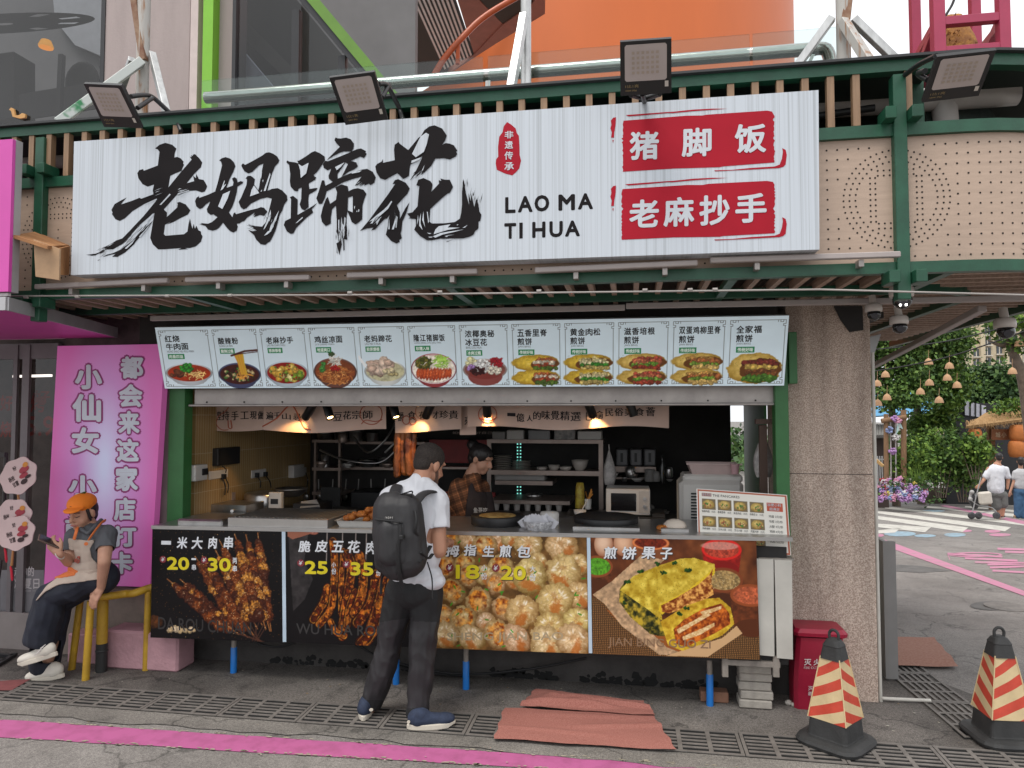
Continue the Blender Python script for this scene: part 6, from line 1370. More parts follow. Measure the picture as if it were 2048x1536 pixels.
o=mat_patch([(988,1487),(1353,1509),(1306,1436),(1008,1424)],.024,[(.8,.6,1,.35,.014,.05),(.3,.35,1,-.15,.008,.04),(.55,.85,1,.1,.007,.05)]);tag(o,'worn red mesh mat lying over the drain right of the backpacker','mat')
o=mat_patch([(1040,1424),(1312,1442),(1286,1413),(1070,1388)],.034,[(.35,.25,1,.25,.04,.07),(.75,.5,1,-.3,.034,.05),(.55,.75,1,.1,.018,.05),(.15,.6,.3,1,.015,.05)]);tag(o,'rumpled second red mesh mat overlapping behind the first mat','mat')
o=mat_patch([(1700,1336),(1917,1341),(1868,1281),(1700,1279)],.026,[],n=10)
for v in o.data.vertices:pass
o.data.materials[0]=M('side_red_mat',(.30,.14,.10),.95,scale=60,col2=(.36,.19,.14),thr=(.4,.6));tag(o,'faded red mat on the ground behind the pillar at the side drain','mat')
# ---- keep the side mat on the sloping street
for v in o.data.vertices:w3=o.location+v.co;v.co.z += gz(w3.x,w3.y)
# ================================================================== CCTV CAMERAS
cw=M('camera_white',(.55,.50,.46),.4);cbk=M('camera_black',(.01,.01,.012),.15,spec=.8)
def dome(cx,cy,Y,r,label,lit=False,tilt=0.0):
    c=P(cx,cy,Y);r=r/1420*(Y+4.53)*1.02;t=thing('security_camera',c,label,'security camera')
    mb=MB();mb.lathe(c+Vector((0,0,r*.2)),[(0,r*1.0),(r*.75,r*.98),(r*.95,r*.8),(r,r*.3),(r*.96,0),(r*.7,-.02*r)],18);mb.cyl(c+Vector((0,.0,r*1.1)),c+Vector((0,.02,r*2.2)),r*.4,n=12);mb.build('housing',cw,t)
    mb=MB();mb.ell(c+Vector((0,-.01,-r*.15)),r*.8,r*.8,r*.75);h=mb.build('eyeball',cbk if not lit else cbk,t)
    mb=MB();d=Vector((-.25,-1,-.35)).normalized();q_=c+Vector((0,-.01,-r*.15))+d*r*.72;mb.cyl(q_,q_+d*r*.2,r*.36,n=14);mb.build('lens',M('lens_ring',(.04,.04,.05),.2),t)
    if lit:
        mb=MB();s_=d.cross(Vector((0,0,1))).normalized();u_=s_.cross(d)
        for i in (-1,1):
            for j in (-1,1):mb.ell(q_+d*r*.2+s_*i*r*.22+u_*j*r*.22,r*.1,r*.1,r*.1,nu=8,nv=5)
        mb.build('led',M('lit_led',(.9,.9,.9),.4,emit=(1,.97,.9),estr=6),t)
dome(1803,598,-.45,21,'security camera with lit white leds under the canopy corner',True)
dome(1747,627,-.2,15,'white security camera facing left beside the pillar top')
dome(1798,652,-.1,16,'white security camera with a black eye hanging lowest right of the pillar')
dome(2010,660,.3,18,'white security camera hanging near the right edge before the beige tower')
# dark net scrap on the pillar top
mb=MB();mb.poly([P(1668,612,.29),P(1725,612,.29),P(1727,660,.29),P(1700,664,.29),P(1682,640,.29)][::-1],0,(0,.012,0));tag(mb.build('net_scrap',M('dark_net',(.03,.028,.027),.95)),'dark net scrap hanging at the top of the pillar','net')
mb=MB();mb.poly([P(1733,675,.34),P(1760,668,.5),P(1735,740,.34)][::-1],0,(.01,.01,0));auto_normals(mb.build('pillar_flashing',grey));tag(bpy.data.objects['pillar_flashing'],'grey folded metal flashing at the upper right corner of the pillar','flashing')
# ================================================================== KITCHEN
def W(x,y,X=KX0+.004):return PP(x,y,(X,0,0),(1,0,0))
stl=M('kitchen_steel',(.42,.41,.40),.28,metal=.9,var=.2,scale=14);stl2=M('dull_steel_shelf',(.30,.24,.21),.4,metal=.6,var=.2)
blkm=M('matt_black',(.012,.012,.013),.5);wpl=M('white_plastic',(.55,.53,.50),.4,var=.06);gpl=M('grey_plastic',(.25,.24,.23),.5);redp=M('red_panel',(.25,.012,.012),.5,var=.2)
def wallbox(x0,y0,x1,y1,d,name,m,label,cat,bev=.004):
    a,b=W(x0,y1),W(x1,y0);mb=MB();mb.box((KX0,a.y,a.z),(KX0+d,b.y,b.z),bev=bev);o=mb.build(name,m);tag(o,label,cat);return o
wallbox(425,893,471,932,.05,'wall_box',blkm,'black box on the tiled wall with cords below it','wall box')
o1=wallbox(417,938,455,960,.012,'wall_socket',wpl,'double white socket under the black box','socket')
o2_=wallbox(502,937,531,957,.012,'wall_socket',wpl,'double white socket with two black plugs','socket')
wallbox(577,928,598,956,.06,'switch_box',wpl,'small white switch box on the tiled wall','switch box')
o3_=wallbox(599,934,612,952,.012,'wall_socket',wpl,'single white socket right of the switch box','socket')
o=thing('breaker_box',W(388,945),'white breaker box with a black cover at the left end of the tiled wall','breaker box')
a,b=W(374,963),W(400,928);mb=MB();mb.box((KX0,.36,a.z),(KX0+.07,.52,b.z),bev=.006);mb.build('case',wpl,o);mb=MB();mb.box((KX0+.0702,.44,a.z+.04),(KX0+.08,.515,b.z-.03),bev=.004);mb.build('cover',blkm,o)
mb=MB()
for (x,y,x2,y2) in ((440,955,438,990),(446,955,444,985),(511,953,510,975),(526,950,532,975),(608,945,604,975),(440,932,440,945)):mb.tube(curve_pts([W(x,y)+Vector((.02,0,0)),(W(x,y)+W(x2,y2))/2+Vector((.04,.02,0)),W(x2,y2)+Vector((.05,0,0))],4),.005,6)
for (x,y) in ((510,950),(527,948),(443,953)):mb.obox(W(x,y)+Vector((.02,0,0)),(1,0,0),(0,1,0),.014,.018,.02)
tag(mb.build('power_cord',blkm),'black power cords and plugs hanging from the wall sockets','cords')
def at(x,y,Y):return P(x,y,Y)
def ybox(x0,y0,x1,y1,Y,d,mb=None,mi=0,bev=0.0):
    a,b=P(x0,y1,Y),P(x1,y0,Y);mb=mb or MB();mb.box((a.x,Y,a.z),(b.x,Y+d,b.z),mi,bev);return mb
def lath(cx,y0,Y,prof,s_px=None,n=20,mb=None,mi=0):
    """prof in pixels (radius, height above y0)"""
    c=P(cx,y0,Y);k=(c-_C).dot(_f)/CAM_F;mb=mb or MB();mb.lathe(c,[(r*k,h*k) for r,h in prof],n,mi);return mb
CT=1.045
# back work table
tb_=thing('work_table',(-1,1.2,0),'dark steel work table inside the kitchen','table')
mb=MB();mb.box((KX0+.02,.95,.95),(.9,1.5,.985));mb.build('tabletop',M('dark_worktop',(.06,.055,.05),.35,metal=.5),tb_);mb=MB();mb.box((KX0+.05,1.0,.03),(.85,1.45,.94));mb.build('cabinet',dkint,tb_)
# left: fryer with basket tap, rice cooker, mixing bowl, scale
t=thing('fryer',P(450,1020,.75),'steel counter fryer with a back panel at the left of the counter','fryer')
mb=ybox(400,1010,492,1034,.68,.3,bev=.004);mb.build('body',stl,t);mb=ybox(398,982,425,1010,.97,.02);ybox(425,985,470,1008,.98,.01,mb);mb.build('back_panel',stl2,t);mb=MB();mb.tube(curve_pts([P(424,985,.9),P(426,1000,.85),P(430,1007,.8)],3),.008,8);mb.cyl(P(464,1022,.68),P(464,1022,.66),.012);mb.build('tap',stl,t)
t=thing('rice_cooker',P(520,1020,1.1),'round steel rice cooker with a white front behind the fryer','rice cooker')
mb=lath(528,1022,1.1,[(36,0),(38,4),(38,34),(34,38),(0,40)]);mb.build('pot',stl,t);mb=ybox(536,985,562,1022,.92,.05,bev=.006);mb.build('control_panel',wpl,t);mb=ybox(541,998,556,1008,.918,.002);mb.build('display',blkm,t)
mb=lath(583,993,1.2,[(14,0),(24,5),(30,14),(33,16),(31,17),(22,8),(0,4)]);tag(mb.build('mixing_bowl',stl),'shiny steel mixing bowl behind the rice cooker','bowl')
t=thing('kitchen_scale',P(612,1020,1.0),'dark kitchen scale with a slanted display by the steel rack','scale');mb=ybox(585,1008,640,1026,1.0,.25,bev=.005);mb.build('body',blkm,t);mb=MB();slab(mb,[P(600,1016,.99),P(640,1013,.99),P(633,999,1.03),P(602,1003,1.03)],.01);mb.build('display',gpl,t)
# on the counter
mb=ybox(353,1040,444,1053,.02,.26,bev=.012);tag(mb.build('steel_tray',stl),'upturned shiny steel tray at the left end of the counter','tray')
t=thing('griddle_cover',P(560,1050,.0),'long low steel griddle cover on the counter','griddle');mb=MB();a,b=P(455,1056,-.02),P(655,1060,-.02);zt4=P(460,1035,-.02).z
mb.box((a.x,-.02,a.z),(b.x,.5,zt4),bev=.003);mb.build('top',M('flat_steel_lid',(.42,.40,.38),.35,metal=.75,var=.12,scale=5),t)
mb=MB();
for k in range(22):xx=a.x+.03+(b.x-a.x-.06)*k/21;mb.box((xx,.02,zt4+.0005),(xx+.006,.46,zt4+.004))
mb.build('ridge',stl,t)
t=thing('snack_tray',P(710,1050,.05),'steel tray heaped with orange fried snacks on the counter','tray');a,b=P(672,1057,.03),P(752,1060,.03);ztr_=P(700,1042,.03).z
mb=MB();mb.add([(a.x+.02,.05,a.z+.003),(b.x-.02,.05,a.z+.003),(b.x-.02,.24,a.z+.003),(a.x+.02,.24,a.z+.003),(a.x,.03,ztr_),(b.x,.03,ztr_),(b.x,.26,ztr_),(a.x,.26,ztr_),(a.x-.012,.02,ztr_+.002),(b.x+.012,.02,ztr_+.002),(b.x+.012,.27,ztr_+.002),(a.x-.012,.27,ztr_+.002)],[(0,1,2,3),(0,4,5,1),(1,5,6,2),(2,6,7,3),(3,7,4,0),(4,8,9,5),(5,9,10,6),(6,10,11,7),(7,11,8,4)]);mb.build('tray',wpl,t)
fried=M('fried_batter',(.45,.15,.02),.6,scale=40,col2=(.24,.06,.01),thr=(.4,.62),bump=.8,bscale=120,detail=6);random.seed(12);mb=MB()
for k in range(46):
    u=random.random();x=a.x+.03+(b.x-a.x-.04)*u;h=.02+.10*u*random.random();y=random.uniform(.08,.2);mb.ell((x,y,ztr_+h-.015),random.uniform(.016,.03),random.uniform(.014,.022),random.uniform(.014,.026),nu=9,nv=6,jit=.16)
mb.build('fried_pile',fried,t)
# crepe griddles
def crepe(cx,y0,rx,ry,Y,label,base_h,food):
    t=thing('crepe_griddle',P(cx,y0,Y),label,'griddle');mb=lath(cx,y0,Y,[(rx*.85,0),(rx*.9,base_h*.35),(rx*.95,base_h*.4)],n=28);mb.build('base',stl,t);mb=lath(cx,y0-base_h*.42,Y,[(rx*.96,0),(rx,2),(rx,base_h*.55),(rx*.97,base_h*.6),(rx*.9,base_h*.55),(0,base_h*.55)],n=28);mb.build('plate',blkm,t)
    if food:mb=lath(cx,y0-base_h*.98,Y,[(rx*.7,0),(rx*.66,1.2),(0,1.6)],n=24);mb.build('crepe',M('crepe_batter',(.5,.34,.12),.6,scale=20,col2=(.3,.16,.04)),t)
crepe(995,1062,53,10,.28,'round black crepe griddle with a yellow crepe, on the counter before the cook',32,True)
t2=crepe(1212,1056,64,8,.33,'wide black crepe griddle in front of the microwave',24,False)
mb=ybox(1145,1056,1280,1066,.1,.5,bev=.003);tag(mb.build('griddle_stand',stl),'low steel stand under the wide crepe griddle','stand')
# woven basket with paper pockets, white tub
t=thing('paper_basket',P(1075,1060,.06),'small basket stuffed with white paper pockets on the counter','basket');mb=lath(1076,1061,.10,[(24,0),(28,10),(32,20),(31,20),(26,8),(0,2)],n=16);mb.build('basket',M('white_wire',(.5,.5,.52),.5,scale=60,col2=(.25,.25,.26)),t)
random.seed(6);mb=MB()
for k in range(16):
    c=P(1050+52*k/15,1046+random.uniform(-2,2),.08+random.uniform(0,.07));s_=random.uniform(.03,.045);a_=random.uniform(-.3,.3)+.785
    ex_,ez_=Vector((math.cos(a_),random.uniform(-.3,.3),math.sin(a_))),Vector((-math.sin(a_),random.uniform(-.2,.2),math.cos(a_)));mb.poly([c-ex_*s_-ez_*s_,c+ex_*s_-ez_*s_,c+ex_*s_+ez_*s_,c-ex_*s_+ez_*s_],0,(0,.003,0))
mb.build('paper_pocket',M('white_paper',(.62,.62,.66),.7),t)
mb=lath(1099,1063,.3,[(18,0),(19,3),(19,36),(17,39),(0,41)],n=22);tag(mb.build('plastic_tub',wpl),'white plastic tub behind the paper basket','tub')
mb=ybox(1322,1058,1378,1067,.08,.18,bev=.003);tag(mb.build('steel_tray',stl),'small steel tray with a cut bun left of the pancake menu board','tray')
mb=MB();c=P(1350,1052,.16);mb.ell(c,.075,.05,.045,jit=.05);mb.ell(c+Vector((-.07,-.01,-.012)),.05,.035,.02,1,jit=.08);tag(mb.build('bun',[M('bun_paper',(.6,.52,.44),.7,bump=.5),fried]),'bun in white paper on the small steel tray','food')
# steel rack at the back left
rk=thing('steel_rack',P(653,1050,2.0),'narrow steel rack with a canister at the back of the kitchen','rack')
for x in (626,675):mb=ybox(x,882,x+6,1060,2.0,.04);mb.build('post',stl2,rk)
for y in (880,936,985):mb=ybox(624,y,682,y+5,1.99,.35);mb.build('shelf',stl2,rk)
mb=lath(650,934,2.1,[(8,0),(8,24),(7,25),(0,25)]);tag(mb.build('canister',stl),'shiny steel canister on the narrow rack','canister')
# pots and pans on the dark back shelves
mb=ybox(690,884,850,888,2.2,.22);ybox(690,935,850,939,2.2,.22,mb);tag(mb.build('wall_shelf',stl2),'dim wall shelf with pots at the back of the kitchen','shelf')
random.seed(13)
for k,(x,y,r,h) in enumerate(((650,879,16,12),(682,879,14,14),(712,883,14,20),(745,883,12,16),(700,934,12,10),(735,934,16,14),(770,934,13,18))):
    mb=lath(x,y,2.15,[(r*.8,0),(r*.95,h*.2),(r,h),(r*1.08,h+1),(r*.9,h),(0,h*.3)]);tag(mb.build('cooking_pot',stl),'dim steel cooking pot on the back shelves','pot','pots on the back shelves')
mb=ybox(640,975,680,1035,1.8,.02,bev=.003);tag(mb.build('smoked_screen',M('smoked_panel',(.05,.05,.05),.2)),'smoked panel standing beside the narrow steel rack','panel')
mb=ybox(700,985,790,1045,1.9,.4,bev=.01);tag(mb.build('cooking_range',blkm),'black cooking range in the dark back of the kitchen','range')
mb=ybox(858,880,980,925,2.3,.03);ybox(862,985,990,1050,2.2,.03,mb,0);tag(mb.build('red_board',redp),'dark red board on the back wall behind the cook','board')
mb=MB();txt(mb,'如何长期好自己',pxquad(905,863,985,868,2.28));ybox(880,935,975,938,2.1,.2,mb);tag(mb.build('wall_ledge',stl2),'thin ledge on the back wall behind the cook','ledge')
# hanging roast pork
hm=thing('hanging_pork',P(810,900,.8),'dark orange roast pork strips hanging from a hook under the banner','meat')
pork=M('roast_pork',(.30,.09,.015),.5,scale=14,col2=(.07,.015,.006),thr=(.40,.62),bump=.9,bscale=60,stretch=(1,1,.5),detail=6)
for k,(x,y0,y1,r) in enumerate(((796,858,955,8),(806,856,950,9),(817,857,952,8),(826,862,945,7))):
    Yk=.78+.02*(k % 2);q=[P(x+2,y0,Yk),P(x,y0+18,Yk),P(x-1,(y0+y1)/2,Yk),P(x+random.uniform(-3,3),y1-10,Yk),P(x,y1,Yk)];kk=.0037;mb=MB();mb.tube(curve_pts(q,5),[kk*r*f for f in ([.4,.7,.9,1,1,1,1.05,1.1,1.05,1,.95,1,1.05,1.05,1,1,.95,.9,.8,.6,.3])],10);
    for v_ in range(len(mb.v)):p=mb.v[v_];mb.v[v_]=(p[0]+random.gauss(0,.003),p[1]+random.gauss(0,.003),p[2])
    mb.build('strip',pork,hm)
mb=MB();mb.tube([P(812,805,.8),P(811,858,.8)],.004,6);
for k in range(5):mb.tube(curve_pts([P(811,845,.8),P(800+5*k,850,.79),P(796+7*k,860,.79)],3),.003,6)
mb.build('string',M('orange_string',(.45,.18,.08),.7),hm)
# shelving in the middle
sh=thing('shelving',P(1090,1030,1.75),'steel shelving stacked with plates, bowls and boxes behind the cook','shelving')
YS=1.72
for x in (974,1198):mb=ybox(x,882,x+8,1045,YS,.04);mb.build('post',stl2,sh)
for (x0,x1,y) in ((974,1206,880),(974,1206,943),(990,1105,963),(984,1142,1000)):mb=ybox(x0,y,x1,y+6,YS-.01,.38);mb.build('shelf',stl2,sh)
for k,(x,w,h,m_,l_) in enumerate(((984,26,17,gpl,'grey box, leftmost on the shelving top'),(1013,34,20,wpl,'pale lidded box, second on the shelving top'),(1056,44,20,M('clear_box',(.20,.20,.2),.3),'clear box of bags on the shelving top'),(1108,42,24,M('bagged_box',(.38,.36,.34),.5,scale=30,col2=(.2,.2,.2)),'box of plastic bags on the shelving top'),(1155,48,18,wpl,'white tray, rightmost on the shelving top'))):mb=ybox(x,880-h,x+w,880,YS+.03,.25,bev=.008);tag(mb.build('storage_box',m_),l_,'box')
plate=M('crockery',(.42,.38,.34),.3)
for (x,n,r,l_) in ((1005,9,18,'tall stack of dark rimmed plates on the shelving'),(1043,7,19,'low stack of plates on the shelving beside the taller stack')):
    mb=MB()
    for k in range(n):lath(x+random.uniform(-1,1),942-k*(3.6 if n > 8 else 3),YS+.15,[(r*.5,0),(r*.9,1.2),(r,2.2),(r*.9,2),(0,.8)],mb=mb)
    tag(mb.build('plate_stack',plate),l_,'plates')
for k,(x,r,h,l_) in enumerate(((1084,11,8,'upturned bowl on the tray of the shelving'),(1108,12,12,'tilted white bowl in the middle of the shelving'),(1131,13,9,'white bowl right of the tilted one on the shelving'),(1160,17,22,'stack of clear lids at the right of the shelving'))):mb=lath(x,942,YS+.1,[(r*.4,0),(r*.8,h*.4),(r,h),(r*.94,h),(r*.7,h*.4),(0,2)]);tag(mb.build('bowl',plate),l_,'bowl')
mb=ybox(988,948,1090,961,YS+.05,.2,bev=.01);tag(mb.build('wrapped_roll',gpl),'long grey wrapped pack under the plate stacks','pack')
mb=lath(1068,1000,YS+.1,[(8,0),(14,5),(17,12),(16,12),(12,5),(0,2)]);tag(mb.build('steel_bowl',stl),'small steel bowl on the lower shelf','bowl')
cups=M('sauce_cup',(.40,.37,.35),.4)
for k in range(7):x=992+21*k;mb=lath(x,1022,1.55,[(5,0),(7.5,17),(8,19),(7,18),(0,10)],n=14);tag(mb.build('sauce_cup',cups),'grey sauce cup hanging in the row under the lower shelf','cup','row of sauce cups')
mb=ybox(984,1003,1140,1007,1.5,.16);tag(mb.build('cup_rail',stl2),'steel rail holding the row of sauce cups','rail')
mb=MB()
for k in range(17):
    for j in (0,1):c=P(1035+6*j,888+6.6*k,YS+.40);mb.box(c-Vector((.006,0,.006)),c+Vector((.006,.004,.006)))
tag(mb.build('led_strip',M('teal_led',(.2,.6,.55),.5,emit=(.25,.8,.7),estr=.55)),'strip of small teal lights running down behind the plates','led strip')
mb=lath(1160,1016,1.3,[(9,0),(9.5,4),(9,38),(7,50),(0,51)]);tag(mb.build('yellow_bottle',M('yellow_wrap',(.42,.33,.03),.5,scale=20,col2=(.25,.14,.02))),'yellow wrapped bottle beside the white bowls','bottle')
mb=lath(1160,1037,1.0,[(6,0),(10,6),(13,17),(12.4,17),(9,6),(0,3)]);mb.tube([P(1163,1022,1.0),P(1176,998,1.0)],.005,6);tag(mb.build('spoon_bowl',wpl),'white bowl with a spoon standing in it','bowl')
mb=lath(1192,1037,1.0,[(7,0),(14,6),(19,11),(18,11),(12,6),(0,3)]);tag(mb.build('bowl',wpl),'wide shallow white bowl left of the microwave','bowl')
random.seed(15);mb=lath(1176,1018,1.3,[(6,0),(7,20),(0,20)])
for k in range(12):p=P(1176,1000,1.3);mb.cyl(p,p+Vector((random.uniform(-.04,.04),0,random.uniform(.05,.09))),.005,n=6,mi=1)
tag(mb.build('utensil_cup',[wpl,fano]),'cup of orange utensils behind the white bowls','cup')
# bag bundle at the shelving end
clear=M('cloudy_plastic_bag',(.48,.45,.43),.35,scale=16,col2=(.30,.28,.27),bump=.6,bscale=26)
def bag(cx,cy,Y,rx,rz,label,m_=clear,seed=1):
    c=P(cx,cy,Y);k=(c-_C).dot(_f)/CAM_F;mb=MB();random.seed(seed);nu,nv=18,12;vs=[];fs=[]
    for j in range(nv+1):
        v=j/nv;r=(math.sin(math.pi*min(1,v*.86+.14))**.6)*(.45+.55*(1-v)) if v < .95 else .12
        for i in range(nu):
            a=6.2832*i/nu;jj=1+.16*math.sin(3*a+seed)+.1*math.sin(7*a+4*v);vs.append((c.x+rx*k*r*jj*math.cos(a),c.y+rx*k*.6*r*jj*math.sin(a),c.z+rz*k*(2*v-1)))
    for j in range(nv):
        for i in range(nu):fs.append((j*nu+i,j*nu+(i+1) % nu,(j+1)*nu+(i+1) % nu,(j+1)*nu+i))
    mb.add(vs,fs,0,True);mb.tube([Vector(vs[-3]),c+Vector((0,0,rz*k*1.35))],.006,6);o=mb.build('plastic_bag',m_);tag(o,label,'bag');return o
bag(1218,935,1.6,14,34,'white plastic bags hanging from the end of the shelving',seed=2)
bag(1526,912,.55,22,42,'cloudy plastic bag hanging beside the right green post',seed=3)
# microwave
mw=thing('microwave',P(1257,1030,1.15),'white microwave oven with a black window','microwave');YM=1.1
mb=ybox(1212,979,1300,1029,YM,.3,bev=.006);mb.build('body',wpl,mw);mb=ybox(1222,987,1272,1021,YM-.006,.004);mb.build('window',cbk,mw);mb=ybox(1278,983,1299,1026,YM-.005,.003);d_=mb.build('control_panel',M('panel_grey',(.42,.4,.38),.4),mw)
for y in (997,1013):mb=MB();c=P(1289,y,YM-.004);mb.cyl(c,c-Vector((0,.015,0)),.013,n=14);mb.build('knob',stl,d_)
mb=ybox(1305,1028,1330,1034,1.1,.3);ybox(1130,1036,1330,1040,1.05,.4,mb);tag(mb.build('side_table',M('dark_worktop',(.06,.055,.05),.35)),'dark side table carrying the microwave','table')
for k in range(3):x=1232+28*k;mb=ybox(x,898,x+24,932,2.1,.15,bev=.012);ybox(x+9,906,x+14,924,2.095,.004,mb,1);tag(mb.build('water_jug',[M('dim_jug',(.10,.10,.105),.35),blkm]),['leftmost','middle','right'][k]+' dim grey jug above the microwave','jug')
mb=ybox(1225,934,1312,944,2.1,.2);ybox(1225,955,1312,958,2.1,.2,mb);tag(mb.build('wall_shelf',stl2),'dim shelf on the back wall above the microwave','shelf')
mb=lath(1325,966,2.0,[(6,0),(6,34),(3,44),(2.5,54),(3,55),(0,55)],n=14);tag(mb.build('glass_bottle',M('dark_bottle',(.02,.02,.02),.1)),'dark bottle standing on the back shelf right of the jugs','bottle')
# air cooler
ac=thing('air_cooler',P(1425,1060,.75),'white air cooler with a slatted grille behind the pancake menu','air cooler');YA=.72
mb=ybox(1360,962,1488,1085,YA,.35,bev=.03);mb.build('body',wpl,ac);mb=MB()
for k in range(14):ybox(1382,986+6*k,1400,989+6*k,YA-.004,.003,mb)
mb.build('grille',blkm,ac);mb=ybox(1366,950,1486,964,YA+.05,.28,bev=.015);mb.build('top',wpl,ac)
mb=MB();a,b=P(1377,932,YA+.05),P(1480,929,YA+.05);zb3=P(1400,950,YA+.05).z;zt5=P(1400,928,YA+.05).z
mb.add([(a.x+.03,YA+.07,zb3),(b.x-.03,YA+.07,zb3),(b.x-.03,YA+.3,zb3),(a.x+.03,YA+.3,zb3),(a.x,YA+.05,zt5),(b.x,YA+.05,zt5),(b.x,YA+.33,zt5),(a.x,YA+.33,zt5)],[(0,1,2,3),(0,4,5,1),(1,5,6,2),(2,6,7,3),(3,7,4,0)]);mb.bar((a.x-.015,YA+.045,zt5),(b.x+.015,YA+.045,zt5),.012,.01);tag(mb.build('food_tub',M('pinkish_tub',(.50,.38,.36),.45)),'pinkish plastic tub on top of the air cooler','tub')
mb=lath(1470,948,YA+.02,[(7,0),(9,18),(9.5,20),(8,18),(0,10)],n=14);tag(mb.build('paper_cup',M('pink_cup',(.5,.3,.32),.5)),'pink cup beside the tub on the air cooler','cup')
# pancake menu leaning at the right end of the counter
def pan_art():
    A=Art(150,250,(232,228,218))
    A.put(((A.x < 7) | (A.x > 242) | (A.y < 6) | (A.y > 143)).astype(float),(176,92,62));A.put(((A.x < 2.2) | (A.x > 247) | (A.y < 2) | (A.y > 148)).astype(float),(235,235,230))
    A.put(((A.x > 14) & (A.x < 42) & (A.y > 9) & (A.y < 18)).astype(float),(150,70,45));A.put(((A.x > 192) & (A.x < 236) & (A.y > 22) & (A.y < 44)).astype(float),(190,80,52))
    for r_ in range(3):
        for c in range(4):
            x0,y0=14+44*c,23+42*r_;m=((A.x > x0) & (A.x < x0+39) & (A.y > y0) & (A.y < y0+27)).astype(float);A.put(m,(120,105,75));cx,cy=x0+19,y0+14
            A.ball(cx,cy,17,11,(120,85,20),(232,205,120),0,.12,6,.3);blobs(A,cx+3*(c-1.5),cy+2,10,5,[(190,110,60),(90,140,50),(225,190,120)],16,1.2,2.6,r_*4+c)
    return A
pm=thing('pancake_menu',P(1490,1090,.1),'small pancake menu board with photo grid and orange border leaning at counter end','menu board')
def Q(x,y):return PP(x,y,P(1394,977,.14),Vector((.10,1,-.16)))
pq4=[Q(1396,1100),Q(1582,1111),Q(1574,990),Q(1393,977)]
mb=MB();slab(mb,pq4,.015);mb.build('board',wpl,pm);picture('picture',pan_art().im,pq4,MC('menu_print',.4),pm,.002)
mb,m2=MB(),MB()
txt(mb,'THE PANCAKES',qsub(pq4,.18,.885,.48,.925),0,0,.004);txt(m2,'美味煎饼',qsub(pq4,.062,.885,.165,.935),.0,0,.004);txt(m2,'加更小料',qsub(pq4,.78,.79,.93,.84),.01,0,.004);txt(m2,'超满足',qsub(pq4,.80,.72,.91,.77),.01,0,.004)
for k,s__ in enumerate(('鸡蛋 3元/份','培根 3元/份','火腿 4元/份','鸡柳 4元/份','里脊 5元/份','肉松 5元/份')):txt(mb,s__,qsub(pq4,.79,.60-.083*k,.935,.645-.083*k),.0,0,.004)
for r_ in range(3):
    for c in range(4):
        x0=(14+44*c)/250;y0=1-(23+42*r_+27)/150;txt(mb,[['蔬菜鸡蛋','香辣里脊','黄金肉松','培根芝士'],['鸡柳香肠','玉米火腿','芝士火腿','双蛋鸡柳'],['全家福饼','鲜虾煎饼','牛肉煎饼','原味煎饼']][r_][c],qsub(pq4,x0,y0-.05,x0+.085,y0-.012),.0,0,.004);txt(mb,'15元',qsub(pq4,x0+.11,y0-.05,x0+.15,y0-.015),.0,0,.004)
txt(mb,'图片仅供参考 以实物为准',qsub(pq4,.78,.055,.93,.075),0,0,.004)
mb.build('lettering',bk,pm);m2.build('header_lettering',cream_w,pm)
mb=MB();a=P(1515,1115,.05);b=P(1584,1122,.05);mb.box((a.x,.0,a.z-.006),(b.x,.2,a.z+.008));tag(mb.build('menu_ledge',rust),'narrow metal ledge carrying the leaning pancake menu','ledge')
# dim things at the right doorway
mb=MB();a,b=P(1496,850,2.2),P(1502,850,2.2);mb.box((a.x,1.4,0),(a.x+.02,2.45,2.2));tag(mb.build('door_leaf',greenp),'dark green door leaf open at the right rear of the kitchen','door')
mb=ybox(1522,850,1534,1060,.45,.04);ybox(1512,838,1545,848,.42,.06,mb);tag(mb.build('door_post',M('brown_post',(.10,.06,.045),.7)),'brown post with a bracket behind the hanging plastic bag','post')
